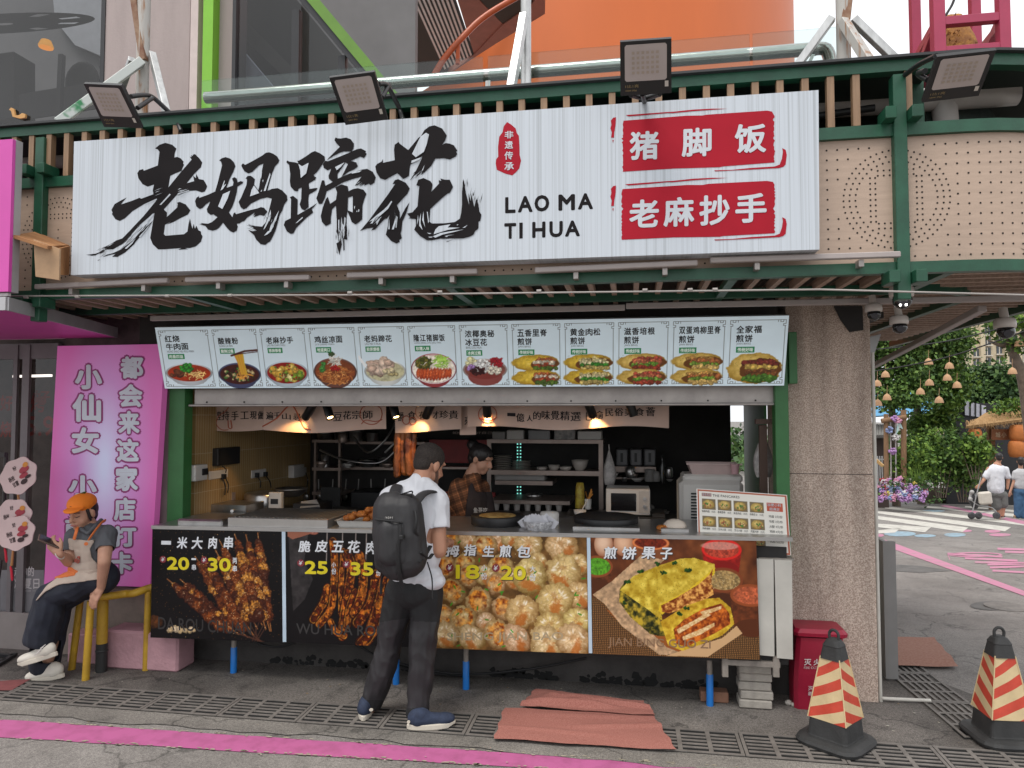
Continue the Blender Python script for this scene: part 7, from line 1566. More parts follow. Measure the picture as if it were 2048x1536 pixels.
# ------------------------------------------------------------------ cloth banners and spotlights
YB=.66
cloth=M('unbleached_cloth',(.56,.40,.33),.85,var=.08,scale=4,bump=.15,bscale=300);cink=M('cloth_ink',(.015,.012,.014),.8);cred=M('cloth_red_print',(.42,.10,.05),.8)
def banner(x0,x1,y0,y1,words,label,Y,seed,logo=()):
    random.seed(seed);t=thing('cloth_banner',P((x0+x1)/2,y1,Y),label,'banner','cloth banners across the kitchen opening');n=max(12,int((x1-x0)/9));m_=6;ph=random.uniform(0,6);vs=[];fs=[]
    def S_(u,v,off=0.0):
        x=x0+(x1-x0)*u;bot=y1+4*math.sin(u*(x1-x0)/45+ph);y=y0+(bot-y0)*v;p=P(x,y,Y);w_=(.3+.7*v)*.022*math.sin(u*(x1-x0)/26+ph)+.008*math.sin(u*(x1-x0)/11+2*v);return Vector((p.x,Y+w_-off,p.z))
    mb=MB()
    for j in range(m_+1):
        for i in range(n+1):vs.append(S_(i/n,j/m_))
    for j in range(m_):
        for i in range(n):k=j*(n+1)+i;fs.append((k,k+n+1,k+n+2,k+1))
    mb.add(vs,fs,0,True);c_=mb.build('cloth',cloth,t)
    def flat(mbx,ch,wx0,wy0,wx1,wy1,pr=.004,bold=.02):
        g,f=glyphs(ch);N_=len(mbx.v);mbx.add([S_(((wx0+(wx1-wx0)*u)-x0)/(x1-x0),((wy1-(wy1-wy0)*v)-y0)/(y1-y0),pr) for u,v in g],f);mbx.add([S_(((wx0+(wx1-wx0)*u)+.7-x0)/(x1-x0),((wy1-(wy1-wy0)*v)-y0)/(y1-y0),pr+.0002) for u,v in g],f)
    mb=MB()
    for (ch,a,b,c,d) in words:flat(mb,ch,a,b,c,d)
    mb.build('lettering',cink,t)
    if logo:
        mb=MB()
        for pts,w_ in logo:
            q=[S_((x-x0)/(x1-x0),(y-y0)/(y1-y0),.005) for x,y in pts];mb.tube(curve_pts(q,3),w_,5)
        mb.build('red_print',cred,t)
def row(s__,xs,y0,y1,w):return [(c,x,y0+dy,x+w,y1+dy) for c,x,dy in s__]
def circ(cx,cy,r):return [(cx+r*math.cos(6.2832*k/12),cy+r*math.sin(6.2832*k/12)) for k in range(13)]
banner(430,560,800,859,[('坚',432,822,440,838),('持',441,820,457,838),('手',462,821,477,838),('工',481,822,497,836),('現',500,822,514,837),('做',517,822,529,838)],'leftmost cloth banner, red pot line drawing at its left edge',YB+.06,1,[([(446,803),(456,812),(448,822),(436,830),(430,845),(440,856),(455,856)],.003),([(455,838),(456,852),(463,852),(461,838)],.004)])
banner(528,772,801,862,[('遍',532,824,546,840),('千',547,824,560,838),('山',564,826,580,838),('尋',585,826,600,840),('豆',668,824,685,841),('花',687,822,703,839),('宗',705,822,722,839),('師',725,822,743,840)],'second cloth banner with a red mountain and a red hat drawing',YB+.02,2,[([(526,855),(546,842),(556,834),(572,816),(582,810),(590,818),(600,840),(608,852),(622,856)],.005),(circ(742,830,22),.003),([(722,850),(730,842),(748,846),(764,842)],.003),([(728,815),(742,806),(758,816)],.003)])
banner(788,922,800,862,[('嚼',790,823,806,840),('食',815,821,832,838),('有',838,822,853,838),('才',866,822,878,838),('珍',880,822,898,838),('貴',899,822,916,840)],'third cloth banner, behind the hanging roast pork',YB+.05,3,[(circ(812,838,8),.003),(circ(826,840,7),.003),(circ(848,822,16),.002)])
banner(918,952,800,866,[('來',928,830,940,848)],'narrow folded cloth banner between the third and the long banner',YB+.09,4)
banner(935,1338,800,856,[('一',1014,827,1030,834),('億',1032,827,1048,844),('人',1053,830,1064,842),('的',1066,822,1081,838),('味',1083,820,1100,837),('覺',1102,820,1119,837),('精',1121,821,1139,838),('選',1141,823,1161,840),('巴',1172,824,1184,840),('渝',1186,822,1206,838),('民',1210,818,1226,834),('俗',1229,817,1246,834),('美',1249,817,1266,834),('食',1270,817,1288,834),('薈',1291,815,1310,834)],'long cloth banner at the right reading across the opening',YB,5,[(circ(976,830,18),.003),(circ(976,834,10),.002),([(960,838),(970,842),(984,843),(994,837)],.003)])
spl=M('spotlight_black',(.008,.008,.008),.4);bulb=M('warm_bulb',(1,.6,.25),.5,emit=(1,.62,.25),estr=9)
track=MB();a,b=P(590,797,YB-.13),P(1290,797,YB-.13);track.bar((a.x,YB-.13,a.z+.03),(b.x,YB-.13,a.z+.03),.03,.02);tag(track.build('light_track',spl),'black track carrying the spotlights above the banners','track')
spots=[((631,802),(610,836),.08,1),((650,801),(661,837),-.06,2),((784,801),(793,836),-.05,2),((866,801),(851,834),.08,1),((972,800),(975,832),.08,1),((1174,801),(1186,832),.08,1),((1256,799),(1268,831),.03,0)]
sn=['leftmost black spotlight, turned left onto the banner','black spotlight with its glowing bulb in view, left of the middle','black spotlight glowing just left of the hanging pork','black spotlight tilted left beside the hanging pork','black spotlight above the round red mark of the long banner','black spotlight throwing the bright patch on the long banner','rightmost black spotlight, dark']
for (a,b,dy,k),l_ in zip(spots,sn):
    p0,p1=P(*a,YB-.13),P(*b,YB-.13+dy);t=thing('spotlight',p0,l_,'spotlight','spotlights under the ceiling track');d=(p1-p0).normalized()
    mb=MB();mb.tube([p0,p0+d*.02,p1-d*.004,p1],[.028,.032,.032,.030],18,caps=False);mb.lathe(p0,[(0,.0),(.028,.0)],18,axis=d);mb.lathe(p1-d*.03,[(0,0),(.028,0)],18,axis=d);mb.cyl(p0,p0+Vector((0,0,.05)),.008,n=8);mb.build('barrel',spl,t)
    if k:
        mb=MB();mb.lathe(p1-d*.012,[(.0,0),(.022,0)],16,axis=d);mb.build('bulb',bulb,t)
        li=bpy.data.lights.new('spot_lamp','SPOT');li.energy=5.0 if k == 1 else 3.5;li.color=(1,.58,.22);li.spot_size=R(70);li.spot_blend=.7;li.shadow_soft_size=.015
        lo=bpy.data.objects.new('spot_lamp',li);COL.objects.link(lo);lo.location=p1+d*.004;lo.rotation_euler=d.to_track_quat('-Z','Y').to_euler();lo.parent=t;lo.location=lo.location-Vector(t.location)
# loose cables and clutter under the counter
mb=MB();mb.tube(curve_pts([(-2.9,.2,.30),(-2.5,.22,.16),(-2.1,.22,.28),(-1.7,.24,.12),(-1.2,.23,.05),(-.7,.25,.10),(-.3,.24,.20)],6),.008,6);mb.tube(curve_pts([(-2.0,.2,.32),(-1.75,.22,.14),(-1.5,.24,.05),(-1.1,.25,.03)],6),.006,6);tag(mb.build('loose_cable',blkm),'black cables drooping along the wall under the counter','cable')
grime=M('black_grime',(.008,.008,.008),.9)
random.seed(17);mb=MB()
for k in range(260):
    x=random.choice([random.uniform(-2.6,-1.4),random.uniform(-.95,-.5),random.uniform(-.35,.55)]);r_=random.uniform(.008,.03);z=.004+r_*.6+.05*random.random()**3;n=7
    mb.poly([(x+r_*random.uniform(.6,1.3)*math.cos(6.283*i/n),KYF+.0365+.0001*(k % 30),max(.003,z+r_*random.uniform(.5,1.1)*math.sin(6.283*i/n))) for i in range(n)])
mb.build('grime_stain',grime,kiosk)

# crowded dim containers along the back of the kitchen
random.seed(23)
for k in range(34):
    if k < 16:x,y,Yk=random.uniform(640,850),random.choice([886,936,1012,1024]),2.12-.5*(k % 3 == 0)
    else:x,y,Yk=random.uniform(1212,1345),random.choice([955,963,1030]),2.0
    if k % 4 == 1 and k < 16:x=random.uniform(858,900)
    r_,h=random.uniform(5,12),random.uniform(8,26);m_=random.choice([stl,stl,wpl,gpl,stl2]);mb=lath(x,y,Yk,[(r_*.8,0),(r_,h*.15),(r_*random.uniform(.85,1.1),h*.8),(r_*random.uniform(.4,1),h),(0,h)] if k % 2 else [(r_*.5,0),(r_*.9,h*.3),(r_*1.15,h*.55),(r_,h*.5),(0,h*.2)],n=14)
    tag(mb.build('kitchen_container',m_),'dim container among the clutter at the back of the kitchen','container','kitchen clutter')
mb=MB()
for pts in ([(705,870,2.1),(735,905,2.0),(770,880,2.0),(790,845,2.1)],[(640,900,2.0),(690,920,1.95),(760,925,1.95),(800,890,2.0)],[(770,905,1.9),(785,890,1.9),(800,870,1.95)]):mb.tube(curve_pts([P(*p) for p in pts],5),.011,7)
tag(mb.build('steam_hose',stl),'pale metal hoses looping through the dark back of the kitchen','hose')
for k in range(9):
    x=560+26*k;mb=MB();c=P(x,990,2.3);mb.tube([c,c+Vector((random.uniform(-.02,.02),0,.16))],.006,6);mb.ell(c-Vector((0,0,.02)),.03,.012,.035);tag(mb.build('ladle',stl),'dim steel ladle hanging at the back of the kitchen','ladle','hanging ladles')
# ================================================================== PEOPLE
from mathutils import noise as mnoise
def cap_(mb,p0,p1,r0,r1,n=12):
    p0,p1=Vector(p0),Vector(p1);d=(p1-p0);d=d.normalized() if d.length > 1e-6 else Vector((0,0,1));pts,rs=[],[]
    for k in range(1,5):a=math.pi/2*k/4;pts.append(p0-d*r0*math.cos(a));rs.append(r0*math.sin(a))
    for k in range(4):a=math.pi/2*k/4;pts.append(p1+d*r1*math.sin(a));rs.append(r1*math.cos(a))
    mb.tube(pts,rs,n)
def grow(name,prims,m,parent,voxel=.007,smooth=5,wr=0.0,wf=9.0,wz=.45):
    """one continuous skin over overlapping limbs: voxel union, smoothing, cloth folds"""
    mb=MB()
    for p in prims:
        if p[0] == 'c':cap_(mb,*p[1:])
        elif p[0] == 'e':mb.ell(p[1],*p[2],nu=18,nv=12,rot=p[3] if len(p) > 3 else None)
        elif p[0] == 'l':
            for a,b in zip(p[1][:-1],p[1][1:]):cap_(mb,a[0],b[0],a[1],b[1])
    o=mb.build('tmp',m);rm=o.modifiers.new('r','REMESH');rm.mode='VOXEL';rm.voxel_size=voxel;sm=o.modifiers.new('s','SMOOTH');sm.factor=.6;sm.iterations=smooth
    me=bpy.data.meshes.new_from_object(o.evaluated_get(bpy.context.evaluated_depsgraph_get()));loc=Vector(o.location);bpy.data.objects.remove(o)
    me.name=name;off=loc-origin_of(parent) if parent else Vector((0,0,0))
    if wr:
        ns=[v.normal.copy() for v in me.vertices]
        for v,n in zip(me.vertices,ns):
            q=v.co+loc;h=mnoise.noise(Vector((q.x*wf,q.y*wf,q.z*wf*wz+q.x*wf*.6)))*.65+mnoise.noise(Vector((q.x*wf*2.3+5,q.y*wf*2.3,q.z*wf*1.5)))*.35
            v.co += n*(wr*(.75-abs(h)*3.2))
    for v in me.vertices:v.co += off
    if not me.materials:me.materials.append(m)
    me.materials[0]=m
    for p in me.polygons:p.use_smooth=True
    o=bpy.data.objects.new(name,me);COL.objects.link(o)
    if parent:o.parent=parent
    else:o.location=loc;
    return o
def ppx(p):
    v=Vector(p)-_C;d=v.dot(_f);return 1024+CAM_F*v.dot(_r)/d,768-CAM_F*v.dot(_u)/d
def inside(x,y,poly):
    c=False;j=len(poly)-1
    for i in range(len(poly)):
        (xi,yi),(xj,yj)=poly[i],poly[j]
        if (yi > y) != (yj > y) and x < (xj-xi)*(y-yi)/(yj-yi)+xi:c=not c
        j=i
    return c
def overlay(src,name,m,parent,poly,off=.006,front=True):
    """cloth layer cut to the outline and laid on the surface below it"""
    me=src.data;w0=origin_of(src);vm={};mb=MB()
    for p in me.polygons:
        c=p.center+w0
        if front and p.normal.dot(_C-c) < 0:continue
        if inside(*ppx(c),poly):
            ids=[]
            for vi in p.vertices:
                if vi not in vm:v=me.vertices[vi];vm[vi]=len(mb.v);mb.v.append(tuple(v.co+w0+v.normal*off))
                ids.append(vm[vi])
            mb.f.append(tuple(ids));mb.mi.append(0);mb.sm.append(True)
    o=mb.build(name,m,parent);edge_smooth(o.data,8);s_=o.modifiers.new('t','SOLIDIFY');s_.thickness=off*.9;s_.offset=-1;return o
def edge_smooth(me,it=5):
    ec={}
    for p in me.polygons:
        for k in p.edge_keys:ec[k]=ec.get(k,0)+1
    nb={}
    for (a,b),n in ec.items():
        if n == 1:nb.setdefault(a,[]).append(b);nb.setdefault(b,[]).append(a)
    for _ in range(it):
        new={v:(me.vertices[v].co+sum((me.vertices[x].co for x in ns),Vector((0,0,0))))/(1+len(ns)) for v,ns in nb.items()}
        for v,c in new.items():me.vertices[v].co=c
def cut(o,p,d,rad,thick=.004,lim=.3):
    """open a sleeve or trouser leg: drop the cap beyond the hem plane"""
    w0=origin_of(o);p,d=Vector(p),Vector(d).normalized();bm=bmesh.new();bm.from_mesh(o.data);dl=[]
    for f in bm.faces:
        r_=f.calc_center_median()+w0-p;t=r_.dot(d)
        if 0 < t < lim and (r_-d*t).length < rad:dl.append(f)
    bmesh.ops.delete(bm,geom=dl,context='FACES');bm.to_mesh(o.data);bm.free();edge_smooth(o.data,6)
    if 'hem' not in o.modifiers:s_=o.modifiers.new('hem','SOLIDIFY');s_.thickness=thick;s_.offset=-1
def skinm(name,c):return M(name,c,.55,var=.08,scale=25,spec=.35)
def hand(w,d,up,k=1.0,curl=.5,side=1):
    """prims of a hand: palm and five fingers; w wrist, d pointing direction, up = back of the hand"""
    w,d,up=Vector(w),Vector(d).normalized(),Vector(up).normalized();s_=d.cross(up).normalized()*side;up=s_.cross(d)*side;pr=[('c',w,w+d*.03*k,.026*k,.03*k)]
    for i,(o_,l_) in enumerate(((-.030,.062),(-.010,.074),(.010,.070),(.028,.054))):
        b=w+d*.082*k+s_*o_*k;pr.append(('c',w+d*.02*k+s_*o_*.6*k,b,.017*k,.012*k));a1,a2=curl*.6+.06*i,curl*1.4;m1=b+(d*math.cos(a1)-up*math.sin(a1))*l_*.5*k;e=m1+(d*math.cos(a2)-up*math.sin(a2))*l_*.55*k;pr += [('c',b,m1,.0102*k,.0092*k),('c',m1,e,.0092*k,.0078*k)]
    t0=w+d*.025*k-s_*.03*k;t1=t0+(d*.7-s_*.6-up*.2).normalized()*.042*k;pr += [('c',t0,t1,.014*k,.011*k),('c',t1,t1+(d*.95-s_*.1-up*.35).normalized()*.032*k,.011*k,.009*k)]
    return pr
def head(c,f,u,k=1.0):
    c,f,u=Vector(c),Vector(f).normalized(),Vector(u).normalized();r=f.cross(u).normalized();u=r.cross(f);rot=Matrix((r,f,u)).transposed();E=lambda p,rad:('e',c+(r*p[0]+f*p[1]+u*p[2])*k,[x*k for x in rad],rot);Cc=lambda a,b,r0,r1:('c',c+(r*a[0]+f*a[1]+u*a[2])*k,c+(r*b[0]+f*b[1]+u*b[2])*k,r0*k,r1*k)
    pr=[E((0,-.012,.03),(.076,.096,.088)),E((0,.03,-.03),(.063,.062,.075)),E((0,.055,-.088),(.034,.032,.026)),E((.036,.05,-.04),(.026,.03,.03)),E((-.036,.05,-.04),(.026,.03,.03)),Cc((0,.092,.012),(0,.112,-.024),.009,.014),E((.014,.094,-.03),(.009,.012,.008)),E((-.014,.094,-.03),(.009,.012,.008)),E((0,.072,.035),(.055,.022,.014)),E((0,.088,-.055),(.024,.012,.007)),E((0,.086,-.066),(.020,.012,.008)),E((.078,-.008,-.008),(.011,.021,.033)),E((-.078,-.008,-.008),(.011,.021,.033))]
    return pr,(lambda p:c+(r*p[0]+f*p[1]+u*p[2])*k),rot
def zz2(x,y):return 650+x/2.517,870+y/2.517
def zz1(x,y):return x/3.414,950+y/3.414
# ------------------------------------------------------------------ the man with the backpack
ym=-.44
def m_(x,y,Y=ym):return P(*zz2(x,y),Y)
man=thing('person',(P(815,1440,ym).x,ym,0),'man in white t shirt and dark trousers standing at the counter, seen from behind','person')
sk1=skinm('skin_tan',(.42,.215,.14));tee=M('white_cotton',(.60,.61,.65),.85,var=.05,scale=5,bump=.12,bscale=400);trb=M('black_stretch_cloth',(.010,.010,.011),.8,var=.2);trg=M('charcoal_nylon',(.019,.018,.020),.55,var=.3,scale=6,stretch=(1,1,.5));navy=M('navy_canvas',(.02,.03,.06),.85,var=.3,scale=40);sole=M('cream_rubber',(.55,.50,.42),.6);hairm=M('short_brown_hair',(.035,.025,.02),.8,scale=160,col2=(.012,.008,.007),thr=(.4,.6),bump=.8,bscale=260)
fm=Vector((.50,.78,-.42));um=Vector((.25,.30,.9))
hc=m_(526,150,ym+.10);hp,H,hrot=head(hc,fm,um,1.02)
nk=m_(478,240,ym+.02);shL,shR=m_(335,322,ym),m_(562,338,ym+.03);elR,wrR=m_(574,582,ym-.03),m_(600,545,ym+.24);elL,wrL=m_(300,560,ym+.05),m_(330,540,ym+.32);ch=m_(440,420,ym);wa=m_(450,690,ym);hipL,hipR=m_(385,790,ym),m_(512,790,ym+.01);knL,knR=m_(325,1060,ym+.03),m_(492,1060,ym-.02);anL,anR=m_(232,1362,-.40),m_(466,1398,-.48)
torso=[('e',ch,(.155,.11,.20)),('e',m_(452,600,ym),(.14,.10,.19)),('c',nk,ch,.058,.09),('c',shL,nk,.045,.05),('c',shR,nk,.045,.05)]
body=hp+[('c',H((0,-.02,-.06)),nk,.058,.062)]+torso+[('l',[(shR,.056),(elR,.045),(wrR,.030)]),('l',[(shL,.056),(elL,.044),(wrL,.030)]),('e',wa,(.14,.11,.12)),('l',[(hipL,.085),(knL,.056),(anL,.042)]),('l',[(hipR,.085),(knR,.056),(anR,.042)])]+hand(wrR,(.1,1,.1),(.4,0,1),1,.9)+hand(wrL,(.3,1,.1),(-.4,0,1),1,.9,-1)
grow('body',body,sk1,man,.006,4)
slR=shR+(elR-shR)*.50;slL=shL+(elL-shL)*.5
tp=[('e',ch,(.168,.125,.21)),('e',m_(452,590,ym),(.158,.122,.2)),('c',nk+Vector((0,0,-.012)),ch,.074,.12),('l',[(nk+Vector((-.02,0,-.02)),.062),(shL,.074),(slL,.068)]),('l',[(nk+Vector((.02,0,-.02)),.062),(shR,.074),(slR,.070)]),('e',m_(460,700,ym),(.158,.12,.08)),('e',m_(520,735,ym),(.105,.10,.05))]
ts=grow('t_shirt',tp,tee,man,.006,3,.007,8);cut(ts,slR+(elR-shR)*.05,elR-shR,.085,lim=.085);cut(ts,slL+(elL-shL)*.05,elL-shL,.085,lim=.085)
pp_=[('e',m_(450,770,ym),(.160,.122,.12)),('l',[(hipL,.096),(m_(355,920,ym+.02),.088),(knL,.074),(m_(285,1200,ym+.03),.076),(anL,.064)]),('l',[(hipR,.096),(m_(505,920,ym),.090),(knR,.078),(m_(482,1220,ym-.03),.074),(anR,.064)])]
tr=grow('trousers',pp_,trg,man,.006,3,.009,7,.8);cut(tr,anL+Vector((0,0,-.015)),(0,0,-1),.13);cut(tr,anR+Vector((0,0,-.015)),(0,0,-1),.13);tr.data.materials.append(trb);w0=origin_of(tr)
for p in tr.data.polygons:
    x,y=ppx(p.center+w0);yz=(y-870)*2.517;xz=(x-650)*2.517
    if yz < 935+.15*(xz-330)*(-1 if xz < 440 else .2) or yz > 1335 and xz < 330 or yz > 1375:p.material_index=1
def shoe(par,a,toe,m1,m2,L_=.27,k=1.0,z0=.012):
    """a heel point on the ground, toe direction"""
    d=Vector(toe).normalized();a=Vector(a);up=Vector((0,0,1)) if abs(d.z) < .2 else Vector((-d.z*d.x,0,1)).normalized();s_=d.cross(up).normalized();up=s_.cross(d);rot=Matrix((d,s_,up)).transposed();F=lambda x,y,z:a+d*x*k+s_*y*k+up*(z*k)
    o=grow('shoe',[('e',F(.06,0,.06),(.07*k,.042*k,.055*k),rot),('c',F(.05,0,.05),F(.20,0,.038),.045*k,.035*k),('e',F(.20,0,.042),(.065*k,.046*k,.034*k),rot),('c',F(.05,0,.055),F(.05,0,.075),.043*k,.040*k)],m1,par,.006,4)
    mb=MB();n=22;prof=[]
    for i in range(n):
        t=6.2832*i/n;x=.128+.140*math.cos(t);y=(.047+.008*math.cos(t))*math.sin(t);prof.append((x,y))
    vs=[F(x,y,z+(.012 if x > .22 else 0)*(z < .01)) for z,e in ((0,.96),(.004,1),(.026,1),(.03,.97)) for x,y in [(.128+(x-.128)*e,y*e) for x,y in prof]]
    fs=[(r_*n+i,r_*n+(i+1) % n,(r_+1)*n+(i+1) % n,(r_+1)*n+i) for r_ in range(3) for i in range(n)]+[tuple(range(n))[::-1],tuple(3*n+i for i in range(n))]
    mb.add(vs,fs,0,False);mb.build('sole',m2,o);return o
a=G(*zz2(222,1418));shoe(man,(a.x,-.50,.0145),(-.25,1,0),navy,sole)
a=G(*zz2(412,1482));shoe(man,(a.x+.02,-.56,.0145),(.93,.36,0),navy,sole)
mb=MB()
for (x,y,w) in ((232,1384,10),(420,1445,8)):mb.poly([P(*zz2(x+w*math.cos(6.28*k/10),y+8*math.sin(6.28*k/10)),-.52 if x < 300 else -.585) for k in range(10)][::-1],0,(0,.004,0))
mb.build('heel_patch',sole,man)
grow('hair',[('e',H((0,-.020,.043)),(.085,.100,.085),hrot),('e',H((0,-.056,-.004)),(.064,.050,.064),hrot),('c',H((.06,.02,.03)),H((.068,.005,-.02)),.02,.012),('c',H((-.06,.02,.03)),H((-.068,.005,-.02)),.02,.012)],hairm,man,.005,2,.002,55)
grow('beard',[('c',H((.062,.02,-.03)),H((.04,.06,-.085)),.011,.016),('c',H((-.062,.02,-.03)),H((-.04,.06,-.085)),.011,.016),('e',H((0,.066,-.092)),(.038,.03,.026),hrot)],M('stubble',(.10,.055,.04),.9,var=.4,scale=120),man,.005,3)
# backpack
bk1=M('black_pack_fabric',(.022,.021,.023),.62,var=.25,scale=7,bump=.12,bscale=300);bk2=M('black_webbing',(.010,.010,.011),.7);YBk=ym-.20
pack=thing('backpack',m_(370,720,YBk),'black hiking backpack worn on both shoulders by the man','backpack')
b_=lambda x,y,Y=YBk:m_(x,y,Y)
grow('main_bag',[('l',[(b_(335,375),.105),(b_(340,480),.115),(b_(355,590),.12),(b_(370,640),.105)]),('l',[(b_(405,380),.10),(b_(405,500),.115),(b_(415,620),.11)]),('e',b_(370,350),(.125,.08,.06)),('e',b_(375,655),(.13,.085,.07)),('c',b_(290,400,YBk),b_(300,640,YBk),.055,.06),('c',b_(450,400),b_(470,610),.05,.055)],bk1,pack,.007,6,.004,7)
grow('front_pocket',[('l',[(b_(325,470,YBk-.075),.065),(b_(330,600,YBk-.07),.07)]),('l',[(b_(375,470,YBk-.075),.05),(b_(385,610,YBk-.065),.06)])],bk1,pack,.007,6,.004,8)
mb=MB();st=[b_(x,y,YBk-.128+.0012*abs(x-330)*.25) for x,y in ((252,424),(290,428),(340,434),(390,440))];mb.tube(curve_pts(st,4),.006,6);mb.build('zip',bk2,pack)
mb=MB();txt(mb,'-/ Aragon'[:3]+'ADAPT' if False else '/ A D P T',[b_(302,420,YBk-.135),b_(342,423,YBk-.135),b_(342,412,YBk-.135),b_(302,410,YBk-.135)],.02);mb.build('small_logo',wpl,pack)
for pts,w_ in (([(375,450,-.14),(378,510,-.145),(368,560,-.14),(368,640,-.125),(375,700,-.10),(382,735,-.07),(396,770,-.05)],.012),([(455,380,-.07),(462,430,-.09),(455,480,-.09),(470,510,-.06)],.008),([(470,640,-.07),(500,610,0),(530,560,.08)],.014),([(480,590,-.06),(520,620,0),(540,600,.05)],.012),([(515,640,0),(538,720,.02),(540,800,.0),(542,825,.0)],.006),([(300,690,-.05),(285,730,.0),(282,800,.02)],.008),([(380,300,-.02),(410,290,-.04),(440,284,-.04),(432,312,-.03)],.008)):
    mb=MB();mb.tube(curve_pts([b_(x,y,YBk+d) for x,y,d in pts],4),w_,8,flat=.5);mb.build('strap',bk2,pack)
for pts in ([(350,335,-.0),(352,290,.07),(362,262,.14),(372,255,.24),(360,300,.34)],[(455,340,0),(490,300,.08),(530,285,.16),(555,300,.26),(545,360,.36)]):
    mb=MB();mb.tube(curve_pts([b_(x,y,YBk+d) for x,y,d in pts],5),.034,10,flat=.32);mb.build('shoulder_strap',bk1,pack)
mb=MB();mb.box(b_(370,505,YBk-.165),b_(405,522,YBk-.12),bev=.004);mb.build('buckle',bk2,pack)
# ------------------------------------------------------------------ the seated woman
yw=-.16
def w_(x,y,Y=yw):return P(*zz1(x,y),Y)
wom=thing('person',(P(190,1200,yw).x,yw,0),'woman in orange cap and pale apron sitting on the yellow railing','person')
sk2=skinm('skin_warm',(.46,.25,.17));polo=M('grey_polo',(.085,.09,.10),.85,var=.12,scale=9,bump=.15,bscale=300);jean=M('dark_indigo_denim',(.012,.015,.026),.8,var=.3,scale=14,bump=.15,bscale=300);capo=M('orange_cap',(.74,.19,.01),.75,var=.08,bump=.1,bscale=300);apr=M('oatmeal_apron',(.44,.36,.30),.85,var=.08,scale=9);apo=M('orange_apron',(.62,.16,.04),.8);hair2=M('black_hair',(.012,.009,.009),.5);shw=M('white_leather',(.60,.56,.49),.55,var=.06)
fw=Vector((.02,-.99,-.20));uw=Vector((-.02,-.20,.98));hw=w_(562,258,yw-.03);hp2,H2,hrot2=head(hw,fw,uw,.95)
nk2=w_(618,360,yw+.01);s1,s2=w_(512,420,yw-.04),w_(728,405,yw-.02);e1,wr1=w_(470,590,yw-.10),w_(408,540,yw-.22);e2,wr2=w_(712,590,yw-.12),w_(690,770,yw-.06);hipc=w_(665,700,yw+.02);chst=w_(615,510,yw);k1=w_(345,815,yw-.10);a1=w_(290,1120,yw-.10);k2=w_(400,860,yw+.02);a2_=w_(330,1250,yw+.0)
hnd1=hand(wr1,w_(335,455,yw-.24)-wr1,(-.1,-1,.25),.95,.75,-1);hnd2=hand(wr2,Vector((-.30,-.28,-.75)),(-.15,-1,.3),.95,.45,-1)
bw=hp2+[('c',H2((0,-.02,-.06)),nk2,.05,.054),('c',nk2,chst,.06,.10),('e',chst,(.12,.10,.17)),('e',w_(620,620,yw),(.11,.09,.14)),('e',hipc,(.13,.12,.10)),('l',[(s1,.05),(e1,.038),(wr1,.025)]),('l',[(s2,.052),(e2,.041),(wr2,.027)]),('l',[(hipc,.09),(k1,.065),(a1,.04)]),('l',[(hipc,.09),(k2,.065),(a2_,.04)])]+hnd1+hnd2
grow('body',bw,sk2,wom,.0055,3)
po=grow('polo_shirt',[('c',nk2+Vector((0,0,-.02)),chst,.065,.12),('e',chst,(.138,.115,.19)),('e',w_(622,610,yw),(.125,.108,.15)),('e',w_(640,665,yw+.02),(.135,.12,.10)),('l',[(nk2+Vector((0,0,-.04)),.055),(s1,.062),(s1+(e1-s1)*.55,.056)]),('l',[(nk2+Vector((0,0,-.04)),.058),(s2,.066),(s2+(e2-s2)*.52,.061)])],polo,wom,.005,3,.006,9);cut(po,s2+(e2-s2)*.56,e2-s2,.075,lim=.08);cut(po,s1+(e1-s1)*.6,e1-s1,.07,lim=.075)
grow('collar',[('c',w_(560,375,yw-.09),w_(600,400,yw-.10),.014,.01),('c',w_(600,400,yw-.10),w_(655,345,yw-.05),.01,.016),('c',w_(655,345,yw-.05),w_(690,310,yw+.02),.016,.016),('c',w_(560,375,yw-.09),w_(530,350,yw-.05),.014,.014)],polo,wom,.005,3)
jn=grow('jeans',[('e',hipc,(.145,.14,.115)),('l',[(hipc+Vector((-.03,-.05,0)),.10),(w_(500,770,yw-.06),.098),(k1,.088),(w_(320,950,yw-.10),.10),(w_(288,1050,yw-.10),.103),(w_(280,1125,yw-.1),.104)]),('l',[(hipc,.10),(k2,.09),(w_(340,1080,yw+.01),.10),(w_(312,1230,yw-.0),.097),(w_(305,1285,yw-.0),.092)])],jean,wom,.006,3,.009,6);cut(jn,w_(280,1150,yw-.1),a1-k1,.13,lim=.14)
overlay(po,'apron',apr,wom,[zz1(x,y) for x,y in ((468,432),(525,440),(600,448),(655,440),(615,500),(622,560),(660,600),(668,690),(560,720),(480,700),(478,560))],.009)
overlay(jn,'apron_skirt',apr,wom,[zz1(x,y) for x,y in ((668,620),(720,680),(660,715),(500,735),(400,750),(310,800),(240,870),(270,830),(330,755),(420,690),(500,640))],.010)
overlay(po,'apron_skirt',apr,wom,[zz1(x,y) for x,y in ((560,650),(760,640),(755,670),(640,705),(500,735),(470,690))],.014)
overlay(jn,'apron_pocket',apo,wom,[zz1(x,y) for x,y in ((375,715),(420,670),(470,640),(530,650),(520,690),(440,705))],.016)
overlay(po,'apron_pocket',apo,wom,[zz1(x,y) for x,y in ((430,650),(490,625),(545,655),(520,690),(430,710))],.018)
for pts in ([(505,440,-.125),(520,390,-.12),(528,350,-.08)],[(605,445,-.13),(635,400,-.12),(690,330,-.06),(720,310,.0)]):mb=MB();mb.tube(curve_pts([w_(x,y,yw+d) for x,y,d in pts],4),.012,8,flat=.4);mb.build('apron_strap',apo,wom)
mb=MB()
